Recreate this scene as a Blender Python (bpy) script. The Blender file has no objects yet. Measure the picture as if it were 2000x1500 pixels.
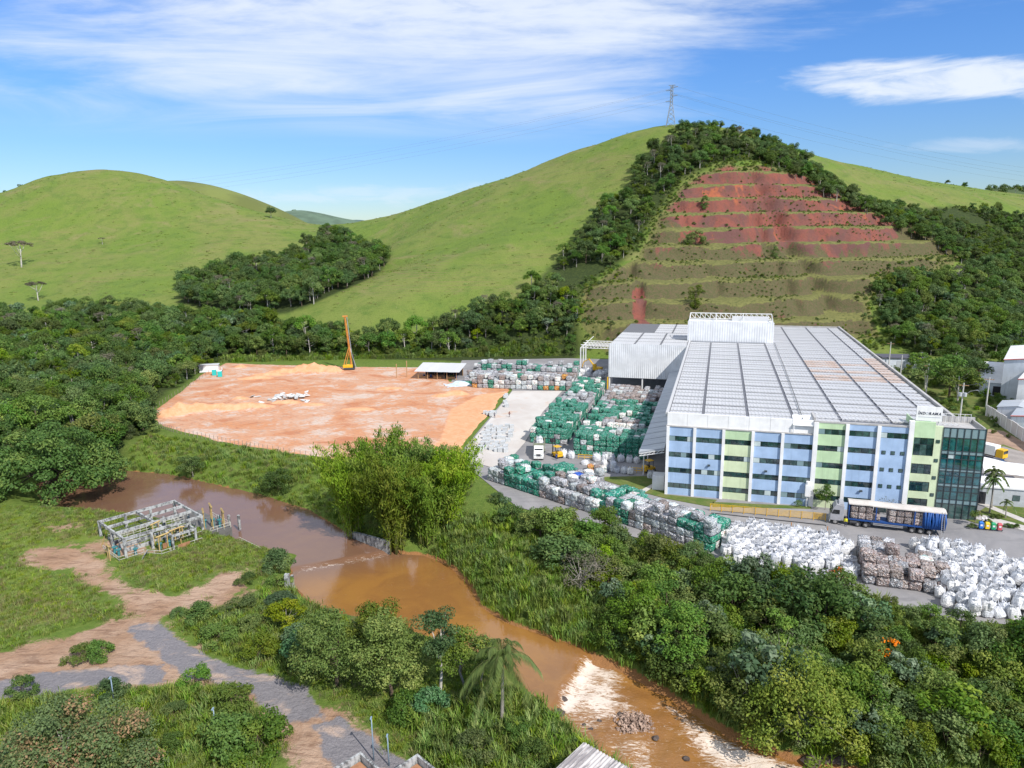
import bpy, math, random
import numpy as np
from mathutils import Vector, Matrix, noise as mnoise

SC = bpy.context.scene
COL = SC.collection
R_ = math.radians

# ------------------------------------------------------------------ camera
CAM_H, FOC = 50.0, 1371.0            # metres above the yard; focal length in 2000-px-wide units
PITCH, ROLL = R_(11.7), R_(0.7)
_f = np.array([0, math.cos(PITCH), -math.sin(PITCH)])
_u0 = np.cross(np.array([1., 0, 0]), _f)
_r = math.cos(ROLL) * np.array([1., 0, 0]) - math.sin(ROLL) * _u0
_u = math.sin(ROLL) * np.array([1., 0, 0]) + math.cos(ROLL) * _u0
_C = np.array([0, 0, CAM_H])
cam_d = bpy.data.cameras.new('camera')
cam_d.sensor_width = 36.0
cam_d.lens = FOC / 2000 * 36.0
cam_d.clip_start = 0.5
cam_d.clip_end = 30000
cam = bpy.data.objects.new('camera', cam_d)
COL.objects.link(cam)
cam.matrix_world = Matrix(((_r[0], _u[0], -_f[0], 0), (_r[1], _u[1], -_f[1], 0), (_r[2], _u[2], -_f[2], CAM_H), (0, 0, 0, 1)))
SC.camera = cam

# ------------------------------------------------------------------ sun and sky
SUN_TO = Vector((0.645, -0.817, 1.0)).normalized()          # towards the sun
SUN_EL = math.asin(SUN_TO.z)
SUN_AZ = math.atan2(SUN_TO.x, SUN_TO.y)                      # clockwise from +Y
sun_d = bpy.data.lights.new('sun', 'SUN')
sun_d.energy = 4.3
sun_d.angle = R_(0.55)
sun_d.color = (1.0, 0.95, 0.87)
sun = bpy.data.objects.new('sun', sun_d)
sun.rotation_euler = SUN_TO.to_track_quat('Z', 'Y').to_euler()
sun.location = (80, -120, 300)
COL.objects.link(sun)
EXPOSURE = 0.42
SC.view_settings.view_transform = 'Standard'
SC.view_settings.look = 'None'
SC.view_settings.gamma = 1.0
SC.view_settings.exposure = EXPOSURE
SC.view_settings.use_curve_mapping = False
SC.cycles.max_bounces = 6
SC.cycles.diffuse_bounces = 3
SC.cycles.glossy_bounces = 3
SC.cycles.transparent_max_bounces = 8
SC.cycles.caustics_reflective = False
SC.cycles.caustics_refractive = False
SC.cycles.use_denoising = True


def nd(nt, kind, ins=None, **props):
    n = nt.nodes.new(kind)
    for k, v in props.items():
        setattr(n, k, v)
    for k, v in (ins or {}).items():
        if isinstance(v, bpy.types.NodeSocket):
            nt.links.new(v, n.inputs[k])
        else:
            n.inputs[k].default_value = v
    return n


def mth(nt, op, a, b=0.0, c=None, clamp=False):
    n = nt.nodes.new('ShaderNodeMath'); n.operation = op; n.use_clamp = clamp
    for i, v in enumerate((a, b) if c is None else (a, b, c)):
        if isinstance(v, bpy.types.NodeSocket): nt.links.new(v, n.inputs[i])
        else: n.inputs[i].default_value = v
    return n.outputs[0]


def mix(nt, fac, a, b, mode='MIX'):
    n = nt.nodes.new('ShaderNodeMix'); n.data_type = 'RGBA'; n.blend_type = mode; n.clamp_factor = True
    for s, v in ((n.inputs[0], fac), (n.inputs[6], a), (n.inputs[7], b)):
        if isinstance(v, bpy.types.NodeSocket): nt.links.new(v, s)
        elif isinstance(v, (int, float)): s.default_value = v
        else: s.default_value = (*v, 1.0) if len(v) == 3 else v
    return n.outputs[2]


def ss(nt, x, lo, hi):
    n = nt.nodes.new('ShaderNodeMapRange'); n.interpolation_type = 'SMOOTHSTEP'
    nt.links.new(x, n.inputs[0]); n.inputs[1].default_value = lo; n.inputs[2].default_value = hi
    return n.outputs[0]


def noise(nt, vec, scale, detail=4.0, rough=0.55, dist=0.0, out=0):
    n = nt.nodes.new('ShaderNodeTexNoise')
    if vec is not None: nt.links.new(vec, n.inputs['Vector'])
    n.inputs['Scale'].default_value = scale; n.inputs['Detail'].default_value = detail
    n.inputs['Roughness'].default_value = rough; n.inputs['Distortion'].default_value = dist
    return n.outputs[out]


def vscale(nt, vec, s, loc=(0, 0, 0), rot=(0, 0, 0)):
    n = nt.nodes.new('ShaderNodeMapping'); nt.links.new(vec, n.inputs[0])
    n.inputs['Scale'].default_value = s; n.inputs['Location'].default_value = loc; n.inputs['Rotation'].default_value = rot
    return n.outputs[0]


world = bpy.data.worlds.new('World')
SC.world = world
world.use_nodes = True
wn = world.node_tree
wn.nodes.clear()
sky = nd(wn, 'ShaderNodeTexSky', sky_type='NISHITA', sun_disc=False)
sky.sun_elevation = SUN_EL
sky.sun_rotation = SUN_AZ
sky.altitude = 700
sky.air_density = 1.15
sky.dust_density = 0.2
sky.ozone_density = 3.2
tc = nd(wn, 'ShaderNodeTexCoord')
sep = nd(wn, 'ShaderNodeSeparateXYZ', {0: tc.outputs['Generated']})
zc = mth(wn, 'MAXIMUM', sep.outputs[2], 0.0)
zp = mth(wn, 'ADD', zc, 0.10)
px_ = mth(wn, 'DIVIDE', sep.outputs[0], zp)
py_ = mth(wn, 'DIVIDE', sep.outputs[1], zp)
plane = nd(wn, 'ShaderNodeCombineXYZ', {0: px_, 1: py_, 2: 0.0}).outputs[0]
rotp = vscale(wn, plane, (0.55, 1.25, 1), rot=(0, 0, R_(14)), loc=(3.1, 0.6, 0))
big = noise(wn, vscale(wn, plane, (0.32, 0.55, 1), loc=(7.3, 2.2, 0)), 1.0, 3, 0.5, 0.3)
wisp = noise(wn, rotp, 1.15, 11, 0.62, 0.9)
mott = noise(wn, vscale(wn, plane, (1.6, 2.6, 1), rot=(0, 0, R_(-20))), 3.2, 5, 0.6, 0.3)
cov = mth(wn, 'ADD', mth(wn, 'MULTIPLY', big, 0.85), mth(wn, 'MULTIPLY', wisp, 0.75))
cov = mth(wn, 'ADD', cov, mth(wn, 'MULTIPLY', mth(wn, 'MULTIPLY', mott, 0.42), ss(wn, zc, 0.20, 0.30)))
# the high cirrus lies as a wide sheet west of the hill and thins towards the east and the horizon
hi = ss(wn, zc, 0.115, 0.19)
az = mth(wn, 'DIVIDE', sep.outputs[0], mth(wn, 'MAXIMUM', mth(wn, 'ABSOLUTE', sep.outputs[1]), 0.15))
azl = ss(wn, az, 0.48, 0.02)
cov = mth(wn, 'ADD', mth(wn, 'SUBTRACT', cov, 0.20), mth(wn, 'MULTIPLY', azl, 0.30))
cirrus = mth(wn, 'MULTIPLY', ss(wn, cov, 0.69, 1.08), hi)
# one lens of denser cloud and a low bank far away
zt = mth(wn, 'DIVIDE', zc, mth(wn, 'MAXIMUM', mth(wn, 'ABSOLUTE', sep.outputs[1]), 0.15))
def blob(a0, e0, ra, re, nz):
    da = mth(wn, 'DIVIDE', mth(wn, 'SUBTRACT', az, a0), ra)
    de = mth(wn, 'DIVIDE', mth(wn, 'SUBTRACT', zt, e0), re)
    d = mth(wn, 'ADD', mth(wn, 'MULTIPLY', da, da), mth(wn, 'MULTIPLY', de, de))
    front = ss(wn, sep.outputs[1], 0.0, 0.1)
    n = noise(wn, vscale(wn, tc.outputs['Generated'], (1, 1, 4.5)), nz, 8, 0.6, 0.5)
    v = mth(wn, 'SUBTRACT', mth(wn, 'ADD', 1.0, mth(wn, 'MULTIPLY', mth(wn, 'SUBTRACT', n, 0.5), 3.4)), d)
    return mth(wn, 'MULTIPLY', ss(wn, v, 0.0, 1.25), front)
lens1 = blob(0.55, 0.203, 0.29, 0.031, 8.0)
lens2 = blob(0.62, 0.115, 0.12, 0.014, 9.0)
bank = mth(wn, 'MULTIPLY', blob(-0.20, 0.062, 0.26, 0.016, 16.0), 0.32)
cl = mth(wn, 'MAXIMUM', mth(wn, 'MULTIPLY', cirrus, 0.88), mth(wn, 'MAXIMUM', mth(wn, 'MULTIPLY', lens1, 0.93), mth(wn, 'MAXIMUM', mth(wn, 'MULTIPLY', lens2, 0.35), bank)))
hsv = nd(wn, 'ShaderNodeHueSaturation', {'Saturation': 1.22, 'Value': 1.0, 'Color': sky.outputs[0]})
clear = mix(wn, 1.0, hsv.outputs[0], mix(wn, ss(wn, zc, -0.02, 0.26), (0.54, 0.61, 0.75), (0.70, 0.81, 1.06)), 'MULTIPLY')
skyc = mix(wn, cl, clear, (5.7, 6.15, 6.8))
bgn = nd(wn, 'ShaderNodeBackground', {'Color': skyc, 'Strength': 0.115})
nd(wn, 'ShaderNodeOutputWorld', {0: bgn.outputs[0]})

# ------------------------------------------------------------------ helpers
def ray(x, y):
    return (x - 1000) * _r + (750 - y) * _u + FOC * _f

def G(x, y, z=0.0):
    """point of the plane at height z seen at photo pixel x, y"""
    d = ray(x, y)
    return _C + d * ((z - CAM_H) / d[2])

def GY(x, y, Y):
    d = ray(x, y)
    return _C + d * (Y / d[1])

def proj(p):
    v = np.asarray(p, float) - _C
    z = v @ _f
    return 1000 + FOC * (v @ _r) / z, 750 - FOC * (v @ _u) / z, z


def mat(name, col=(0.5, 0.5, 0.5), rough=0.7, metal=0.0, spec=0.35, fn=None, bump=None, var=0.0, vscl=1.0):
    """Principled material; fn(nt, coord) returns a colour socket, bump = (scale, strength, distance)"""
    m = bpy.data.materials.new(name); m.use_nodes = True
    nt = m.node_tree; b = nt.nodes['Principled BSDF']
    b.inputs['Base Color'].default_value = (*col, 1); b.inputs['Roughness'].default_value = rough
    b.inputs['Metallic'].default_value = metal; b.inputs['Specular IOR Level'].default_value = spec
    co = nd(nt, 'ShaderNodeTexCoord').outputs['Object']
    if fn is None and var > 0:
        def fn(nt, co):
            n1 = noise(nt, co, vscl, 6, 0.6); n2 = noise(nt, co, vscl * 9, 3, 0.6)
            v = mth(nt, 'ADD', mth(nt, 'MULTIPLY', n1, 0.7), mth(nt, 'MULTIPLY', n2, 0.3))
            return mix(nt, ss(nt, v, 0.3, 0.7), tuple(c * (1 - var) for c in col), tuple(min(1, c * (1 + var * 0.6)) for c in col))
    if fn is not None:
        nt.links.new(fn(nt, co), b.inputs['Base Color'])
    if bump:
        n = noise(nt, co, bump[0], 5, 0.6)
        bp = nd(nt, 'ShaderNodeBump', {'Height': n, 'Strength': bump[1], 'Distance': bump[2]})
        nt.links.new(bp.outputs[0], b.inputs['Normal'])
    return m


def link(o, parent=None):
    COL.objects.link(o)
    if parent is not None: o.parent = parent
    return o


def tag(o, label, cat, group=None):
    o['label'] = label; o['category'] = cat
    if group: o['group'] = group
    return o


def empty(name, loc=(0, 0, 0), rz=0.0, label=None, cat=None, group=None):
    o = bpy.data.objects.new(name, None); COL.objects.link(o)
    o.empty_display_size = 0.5
    o.location = loc; o.rotation_euler = (0, 0, rz)
    if label: tag(o, label, cat, group)
    return o


def npmesh(name, verts, faces, smooth=False, cols=None):
    """mesh from numpy verts (n,3) and faces (m,3|4)"""
    verts = np.asarray(verts, np.float32); faces = np.asarray(faces, np.int32)
    me = bpy.data.meshes.new(name)
    me.vertices.add(len(verts)); me.vertices.foreach_set('co', verts.ravel())
    k = faces.shape[1]
    me.loops.add(faces.size); me.loops.foreach_set('vertex_index', faces.ravel())
    me.polygons.add(len(faces)); me.polygons.foreach_set('loop_start', np.arange(0, faces.size, k, dtype=np.int32))
    if smooth: me.polygons.foreach_set('use_smooth', np.ones(len(faces), bool))
    for nm, arr in (cols or {}).items():
        a = me.color_attributes.new(nm, 'FLOAT_COLOR', 'POINT')
        a.data.foreach_set('color', np.asarray(arr, np.float32).ravel())
    me.update(); me.validate(verbose=False)
    return me


class MB:
    """collects simple solids and links them as one mesh object"""
    def __init__(s): s.v = []; s.f = []; s.m = []
    def add(s, vs, fs, mi=0):
        o = len(s.v); s.v += [tuple(v) for v in vs]; s.f += [tuple(i + o for i in f) for f in fs]; s.m += [mi] * len(fs); return s
    def box(s, c, d, rz=0.0, mi=0, taper=1.0, rx=0.0, ry=0.0):
        M = Matrix.Rotation(rz, 3, 'Z') @ Matrix.Rotation(ry, 3, 'Y') @ Matrix.Rotation(rx, 3, 'X')
        vs = []
        for z in (-.5, .5):
            t = taper if z > 0 else 1.0
            for x, y in ((-.5, -.5), (.5, -.5), (.5, .5), (-.5, .5)):
                p = M @ Vector((x * d[0] * t, y * d[1] * t, z * d[2])); vs.append((p.x + c[0], p.y + c[1], p.z + c[2]))
        return s.add(vs, [(3, 2, 1, 0), (4, 5, 6, 7), (0, 1, 5, 4), (1, 2, 6, 5), (2, 3, 7, 6), (3, 0, 4, 7)], mi)
    def b2(s, x0, x1, y0, y1, z0, z1, mi=0):
        return s.box(((x0 + x1) / 2, (y0 + y1) / 2, (z0 + z1) / 2), (x1 - x0, y1 - y0, z1 - z0), mi=mi)
    def tube(s, pts, r, n=6, mi=0, cap=True):
        """tube along pts with radius r (number or list)"""
        pts = [Vector(p) for p in pts]; rr = r if isinstance(r, (list, tuple)) else [r] * len(pts)
        o = len(s.v); prev = None
        for i, p in enumerate(pts):
            t = (pts[min(i + 1, len(pts) - 1)] - pts[max(i - 1, 0)])
            t = t.normalized() if t.length > 1e-9 else Vector((0, 0, 1))
            if prev is None:
                a = Vector((0, 0, 1)) if abs(t.z) < 0.9 else Vector((1, 0, 0)); x = t.cross(a).normalized()
            else:
                x = (prev - t * prev.dot(t)); x = x.normalized() if x.length > 1e-6 else prev
            prev = x; y = t.cross(x)
            for k in range(n):
                a = 2 * math.pi * k / n; q = p + (x * math.cos(a) + y * math.sin(a)) * rr[i]; s.v.append(tuple(q))
        for i in range(len(pts) - 1):
            for k in range(n):
                a = o + i * n + k; b = o + i * n + (k + 1) % n
                s.f.append((a, b, b + n, a + n)); s.m.append(mi)
        if cap:
            s.f.append(tuple(o + k for k in range(n))[::-1]); s.m.append(mi)
            s.f.append(tuple(o + (len(pts) - 1) * n + k for k in range(n))); s.m.append(mi)
        return s
    def bar(s, a, b, w, mi=0): return s.tube([a, b], w / 1.6, 4, mi)
    def cyl(s, c, r, h, axis='z', n=16, mi=0):
        d = {'x': Vector((1, 0, 0)), 'y': Vector((0, 1, 0)), 'z': Vector((0, 0, 1))}[axis] * h / 2
        return s.tube([Vector(c) - d, Vector(c) + d], r, n, mi)
    def quad(s, a, b, c, d, mi=0): return s.add([a, b, c, d], [(0, 1, 2, 3)], mi)
    def prism(s, poly, z0, z1, mi=0):
        n = len(poly)
        vs = [(x, y, z0) for x, y in poly] + [(x, y, z1) for x, y in poly]
        return s.add(vs, [tuple(range(n))[::-1], tuple(range(n, 2 * n))] + [(i, (i + 1) % n, n + (i + 1) % n, n + i) for i in range(n)], mi)
    def mesh(s, name, mats, smooth=False):
        me = bpy.data.meshes.new(name); me.from_pydata(s.v, [], s.f)
        for m in (mats if isinstance(mats, (list, tuple)) else [mats]): me.materials.append(m)
        if any(s.m): me.polygons.foreach_set('material_index', s.m)
        if smooth: me.polygons.foreach_set('use_smooth', [True] * len(s.f))
        me.update(); return me
    def build(s, name, mats, parent=None, smooth=False, loc=None, rz=0.0, bevel=0.0):
        o = bpy.data.objects.new(name, s.mesh(name, mats, smooth)); link(o, parent)
        if loc is not None: o.location = loc
        if rz: o.rotation_euler = (0, 0, rz)
        if bevel:
            b = o.modifiers.new('bevel', 'BEVEL'); b.width = bevel; b.segments = 2; b.limit_method = 'ANGLE'
        return o


def inst(name, me, parent=None, loc=(0, 0, 0), rz=0.0, sc=1.0):
    o = bpy.data.objects.new(name, me); link(o, parent)
    o.location = loc; o.rotation_euler = (0, 0, rz) if not isinstance(rz, (tuple, list)) else rz
    o.scale = (sc, sc, sc) if not isinstance(sc, (tuple, list)) else sc
    return o


def copy_tree(o, parent=None):
    c = o.copy(); COL.objects.link(c); c.parent = parent
    for ch in o.children: copy_tree(ch, c)
    return c


def sdf(P, poly):
    """signed distance (negative inside) of points P (n,2) to a closed polygon"""
    P = np.asarray(P, float); poly = np.asarray(poly, float)
    d2 = np.full(len(P), 1e18); inside = np.zeros(len(P), bool)
    for i in range(len(poly)):
        a = poly[i]; b = poly[(i + 1) % len(poly)]
        e = b - a; w = P - a
        t = np.clip((w @ e) / max(e @ e, 1e-9), 0, 1)
        q = w - t[:, None] * e
        d2 = np.minimum(d2, (q * q).sum(1))
        c = (a[1] > P[:, 1]) != (b[1] > P[:, 1])
        with np.errstate(divide='ignore', invalid='ignore'):
            xi = (b[0] - a[0]) * (P[:, 1] - a[1]) / (b[1] - a[1] if b[1] != a[1] else 1e-9) + a[0]
        inside ^= c & (P[:, 0] < xi)
    d = np.sqrt(d2)
    return np.where(inside, -d, d)


def sstep(x, a, b):
    t = np.clip((x - a) / (b - a), 0, 1); return t * t * (3 - 2 * t)


def vnoise(x, y, s, seed=0, octv=4):
    """value noise on arrays, about -1..1"""
    out = np.zeros_like(np.asarray(x, float)); amp = 1.0; tot = 0
    for o in range(octv):
        X = np.asarray(x, float) / s + seed * 17.3 + o * 31.7; Y = np.asarray(y, float) / s - seed * 9.1 + o * 11.3
        xi = np.floor(X).astype(np.int64); yi = np.floor(Y).astype(np.int64); fx = X - xi; fy = Y - yi
        fx = fx * fx * (3 - 2 * fx); fy = fy * fy * (3 - 2 * fy)
        def h(a, b):
            n = (a * 374761393 + b * 668265263 + (seed + o) * 974634777) & 0x7fffffff
            n = ((n ^ (n >> 13)) * 1274126177) & 0x7fffffff
            return ((n ^ (n >> 16)) & 0xffff) / 32767.5 - 1
        v = (h(xi, yi) * (1 - fx) + h(xi + 1, yi) * fx) * (1 - fy) + (h(xi, yi + 1) * (1 - fx) + h(xi + 1, yi + 1) * fx) * fy
        out += v * amp; tot += amp; amp *= 0.5; s *= 0.5
    return out / tot
# ------------------------------------------------------------------ terrain
# survey points: (photo x, photo y, distance) on the hills, and plain (X, Y, Z) on the flats
HP = [  # left hill
    (0, 378, 640), (70, 352, 640), (140, 338, 640), (200, 335, 640), (260, 341, 640), (330, 362, 630), (430, 398, 610), (520, 428, 590), (600, 452, 570),
    (0, 470, 540), (150, 470, 540), (300, 470, 530), (430, 480, 510), (0, 580, 430), (150, 572, 430), (300, 560, 430), (60, 520, 480), (230, 520, 475),
    # central pasture hill and its crest
    (730, 430, 600), (860, 388, 570), (1000, 342, 545), (1150, 291, 520), (1290, 249, 500), (1390, 252, 490), (1470, 268, 492),
    (1100, 400, 440), (1180, 330, 470), (1000, 480, 385), (880, 470, 430), (800, 450, 500), (950, 400, 480), (775, 520, 412), (765, 478, 470), (850, 520, 375), (640, 592, 352), (760, 600, 335), (900, 585, 340),
    (1060, 520, 365), (1000, 590, 330),
    # forest patch in the hollow
    (640, 462, 540), (500, 520, 470), (740, 500, 480), (420, 560, 430), (600, 540, 430),
    # quarry face
    (1450, 328, 425), (1350, 360, 412), (1550, 350, 425), (1300, 440, 378), (1450, 440, 380), (1600, 430, 388), (1200, 560, 330), (1350, 560, 330), (1500, 560, 330), (1650, 560, 332),
    (1180, 640, 302), (1300, 640, 302), (1450, 620, 305), (1600, 628, 305), (1720, 480, 375), (1700, 600, 318),
    # right shoulder
    (1560, 296, 500), (1700, 330, 535), (1850, 362, 580), (2000, 385, 640), (1700, 400, 440), (1850, 440, 430), (2000, 440, 460), (1850, 540, 360), (2000, 540, 380), (1900, 620, 325), (2050, 640, 330),
    (2200, 420, 600), (2200, 560, 400), (-200, 400, 650), (-200, 560, 450), (-200, 480, 540),
]
TP = [tuple(GY(*h)) for h in HP]
for x, y, z in list(TP):
    pass
TP += [(-300, 900, 40), (0, 900, 40), (-450, 760, 95), (-330, 760, 80), (-215, 720, 48), (-120, 720, 44), (100, 680, 92), (250, 650, 90), (60, 760, 70), (400, 760, 60), (200, 850, 50), (600, 900, 40),
       (-60, 760, 50), (-700, 800, 40), (800, 700, 50), (0, 1400, 20), (-900, 1500, 20), (900, 1500, 20), (0, 2500, 10), (-2500, 2500, 10), (2500, 2500, 10)]
for X in (-120, -60, 0, 60, 110):
    for Y in (150, 200, 250, 290): TP.append((X, Y, 0.0))
TP += [(X, Y, z) for X, Y, z in [(-180, 290, 4), (-180, 220, 1), (-180, 170, -1), (-260, 300, 7), (-280, 200, 2), (-360, 330, 14), (-150, 330, 6), (-90, 318, 4), (-30, 312, 3.5), (160, 270, 2), (160, 220, 0.5), (170, 160, 0), (260, 250, 5), (280, 160, 1),
       (150, 310, 8), (-60, 110, -2.6), (-60, 70, -2.8), (-110, 90, -2.4), (-20, 60, -3.2), (-130, 130, -2.4), (-20, 30, -3.5), (-100, 30, -3), (10, 62, -4.2), (40, 40, -5), (110, 110, 0), (70, 105, 0), (40, 112, 0), (10, 130, 0), (110, 60, -1.0), (150, 100, 0),
       (60, 62, -4.0), (-30, 148, -1.0), (-70, 165, -1.2), (-180, 130, -2), (-220, 80, -2)]]
TP = np.array(TP)
_n = len(TP)
_S = 100.0
def _U(r2): return np.where(r2 > 0, r2 * np.log(np.maximum(r2, 1e-12)), 0)
_D = ((TP[:, None, :2] - TP[None, :, :2]) / _S); _K = _U((_D ** 2).sum(2)) + np.eye(_n) * 0.02
_Pm = np.c_[np.ones(_n), TP[:, :2] / _S]
_A = np.block([[_K, _Pm], [_Pm.T, np.zeros((3, 3))]])
_W = np.linalg.solve(_A, np.r_[TP[:, 2], 0, 0, 0])
def tps(P):
    P = np.asarray(P, float); out = np.empty(len(P))
    for i in range(0, len(P), 20000):
        q = P[i:i + 20000]
        r2 = (((q[:, None] - TP[None, :, :2]) / _S) ** 2).sum(2)
        out[i:i + 20000] = _U(r2) @ _W[:_n] + _W[_n] + q / _S @ _W[_n + 1:]
    return out

WATER_Z = -4.8
def wpoly(pts, z=0.0): return np.array([G(x, y, z)[:2] for x, y in pts])
NORTH = [(70, 950), (110, 930), (160, 922), (240, 922), (330, 930), (400, 946), (500, 968), (600, 1000), (650, 1030), (690, 1056), (755, 1078), (830, 1085), (880, 1105), (920, 1145), (940, 1185), (990, 1215), (1060, 1240),
         (1140, 1268), (1200, 1290), (1260, 1315), (1330, 1358), (1400, 1398), (1480, 1436), (1560, 1462), (1680, 1485), (1840, 1540)]
SOUTH = [(1300, 1560), (1230, 1495), (1170, 1455), (1110, 1408), (1075, 1378), (1030, 1345), (985, 1300), (900, 1258), (800, 1235), (700, 1205), (640, 1192), (600, 1172), (566, 1140), (572, 1110), (585, 1085), (540, 1078), (480, 1058), (400, 1030),
         (250, 1010), (190, 1002), (130, 1000), (85, 980)]
RIVER = wpoly(NORTH + SOUTH, WATER_Z)
FLAT = np.array([G(x, y)[:2] for x, y in [(300, 830), (430, 855), (640, 892), (800, 905), (930, 930), (1010, 1000), (1200, 1045), (1400, 1100), (1640, 1148), (1840, 1215), (2000, 1230)]] + [(140, 82), (190, 120), (175, 215), (150, 262), (112, 285), (50, 292), (22, 300), (-22, 300), (-70, 298), (-125, 293)])
PAD = np.array([G(x, y)[:2] for x, y in [(300, 829), (340, 842), (430, 862), (520, 878), (640, 896), (760, 905), (850, 905), (895, 893), (985, 775), (1000, 763), (1000, 745), (880, 745), (880, 715), (800, 716), (700, 716), (560, 712), (440, 708), (405, 722), (345, 765), (300, 800)]])
QUARRY_PX = [(1130, 650), (1135, 570), (1240, 505), (1285, 420), (1330, 362), (1400, 326), (1500, 324), (1590, 352), (1670, 395), (1780, 445), (1900, 505), (1830, 535), (1740, 545), (1700, 600), (1730, 660), (1500, 700), (1200, 700)]

def height0(P):
    """smooth ground: survey surface, level yard, river bed"""
    P = np.asarray(P, float)
    z = tps(P)
    z = z + vnoise(P[:, 0], P[:, 1], 38, 3, 3) * np.clip((z - 6) / 25, 0, 1) * 1.9
    near = (P[:, 1] < 150)
    fl = sdf(P, FLAT)
    flat = 1 - sstep(fl, -0.5, 9.0)
    z = z * (1 - flat) + (-0.10) * flat
    # river
    rs = np.full(len(P), 1e3)
    sel = (P[:, 1] < 230) & (P[:, 0] > -300) & (P[:, 0] < 160)
    if sel.any():
        rs[sel] = sdf(P[sel], RIVER)
        q = P[sel]
        wob = vnoise(q[:, 0], q[:, 1], 4.0, 5, 3) * 0.7
        low = np.clip((92 - q[:, 1]) / 25, 0, 1) * np.clip((q[:, 0] - 0) / 12, 0, 1) * 1.6     # the bed drops below the falls
        bank = WATER_Z - low + 0.05 + 0.62 * (rs[sel] + wob * np.clip(np.abs(rs[sel]), 0, 1.5))
        bank = np.where(rs[sel] < 0, np.maximum(bank, WATER_Z - low - 1.6), bank)
        zz = z[sel]
        k = 0.8
        h = np.clip(0.5 + 0.5 * (zz - bank) / k, 0, 1)
        z[sel] = zz * (1 - h) + bank * h - k * h * (1 - h)
    return z, fl, rs

def hit(px, py, off=0.0, steps=900):
    """first ground point on the sight line through a photo pixel (off lifts the ground)"""
    d = ray(px, py); d = d / d[1]
    Ys = np.linspace(45, 760, steps)
    P = _C[None] + Ys[:, None] * d[None]
    g = HEIGHT_LUT(P[:, :2]) + off
    i = np.argmax(P[:, 2] < g)
    return P[i] if (P[:, 2] < g).any() else P[-1]

# quick lookup grid (2 m) of the smooth ground for laying things out
_lx = np.arange(-420, 422, 3.0); _ly = np.arange(20, 782, 3.0)
_LX, _LY = np.meshgrid(_lx, _ly)
_LZ = height0(np.c_[_LX.ravel(), _LY.ravel()])[0].reshape(_LX.shape)
def HEIGHT_LUT(P):
    fx = np.clip((P[:, 0] - _lx[0]) / 3.0, 0, len(_lx) - 1.001); fy = np.clip((P[:, 1] - _ly[0]) / 3.0, 0, len(_ly) - 1.001)
    ix = fx.astype(int); iy = fy.astype(int); fx = fx - ix; fy = fy - iy
    return (_LZ[iy, ix] * (1 - fx) + _LZ[iy, ix + 1] * fx) * (1 - fy) + (_LZ[iy + 1, ix] * (1 - fx) + _LZ[iy + 1, ix + 1] * fx) * fy

def hpoly(pts, off=0.0): return np.array([hit(x, y, off)[:2] for x, y in pts])
QUARRY = hpoly(QUARRY_PX)
BENCH = 8.0
def height(P, full=False):
    P = np.asarray(P, float)
    z, fl, rs = height0(P)
    qs = np.full(len(P), 1e3)
    sel = (P[:, 1] > 270) & (P[:, 1] < 520) & (P[:, 0] > 0) & (P[:, 0] < 330)
    riser = np.zeros(len(P))
    if sel.any():
        q = P[sel]; s = sdf(q, QUARRY); qs[sel] = s
        m = 1 - sstep(s, -9, 3)
        zz = z[sel] + vnoise(q[:, 0], q[:, 1], 42, 8, 4) * 3.4
        # two erosion gullies run down the face
        for gx0, gx1, wd, dp in ((146, 140, 4.5, 5.5), (59, 57, 2.2, 3.0), (128, 133, 3.0, 2.5), (96, 90, 2.0, 1.4)):
            gx = gx0 + (gx1 - gx0) * (zz - 15) / 70 + vnoise(q[:, 1], q[:, 1] * 0, 14, 4, 2) * 3
            zz = zz - dp * np.exp(-((q[:, 0] - gx) / wd) ** 2) * np.clip((zz - 12) / 10, 0, 1)
        zz = zz + vnoise(q[:, 0], q[:, 1], 7, 19, 3) * 0.8
        lev = zz / BENCH + 0.18; fr = lev - np.floor(lev)
        up = sstep(fr, 0.0, 0.58) * 0.96 + 0.04 * fr
        zt = (np.floor(lev) - 0.18 + up) * BENCH
        zt = zt + vnoise(q[:, 0], q[:, 1], 3.2, 9, 3) * 0.55 * (fr < 0.6)
        tm = m * np.clip(0.86 + 0.45 * vnoise(q[:, 0], q[:, 1], 24, 29, 3), 0.35, 1)
        z[sel] = z[sel] * (1 - tm) + zt * tm
        riser[sel] = m * ((fr > 0.02) & (fr < 0.47 + .05 * vnoise(q[:, 0], q[:, 1], 5, 77, 2)))
        for gx0, w_, za, zb in ((144, 6.0, 42, 82), (58, 2.4, 8, 27)):
            gsc = np.exp(-((q[:, 0] - gx0 - vnoise(q[:, 1], q[:, 1] * 0, 14, 4, 2) * 3) / w_) ** 2) * ((zz > za) & (zz < zb))
            riser[sel] = np.maximum(riser[sel], gsc * m)
    if full: return z, fl, rs, qs, riser
    return z

def zat(x, y): return float(height(np.array([[x, y]]))[0])

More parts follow.
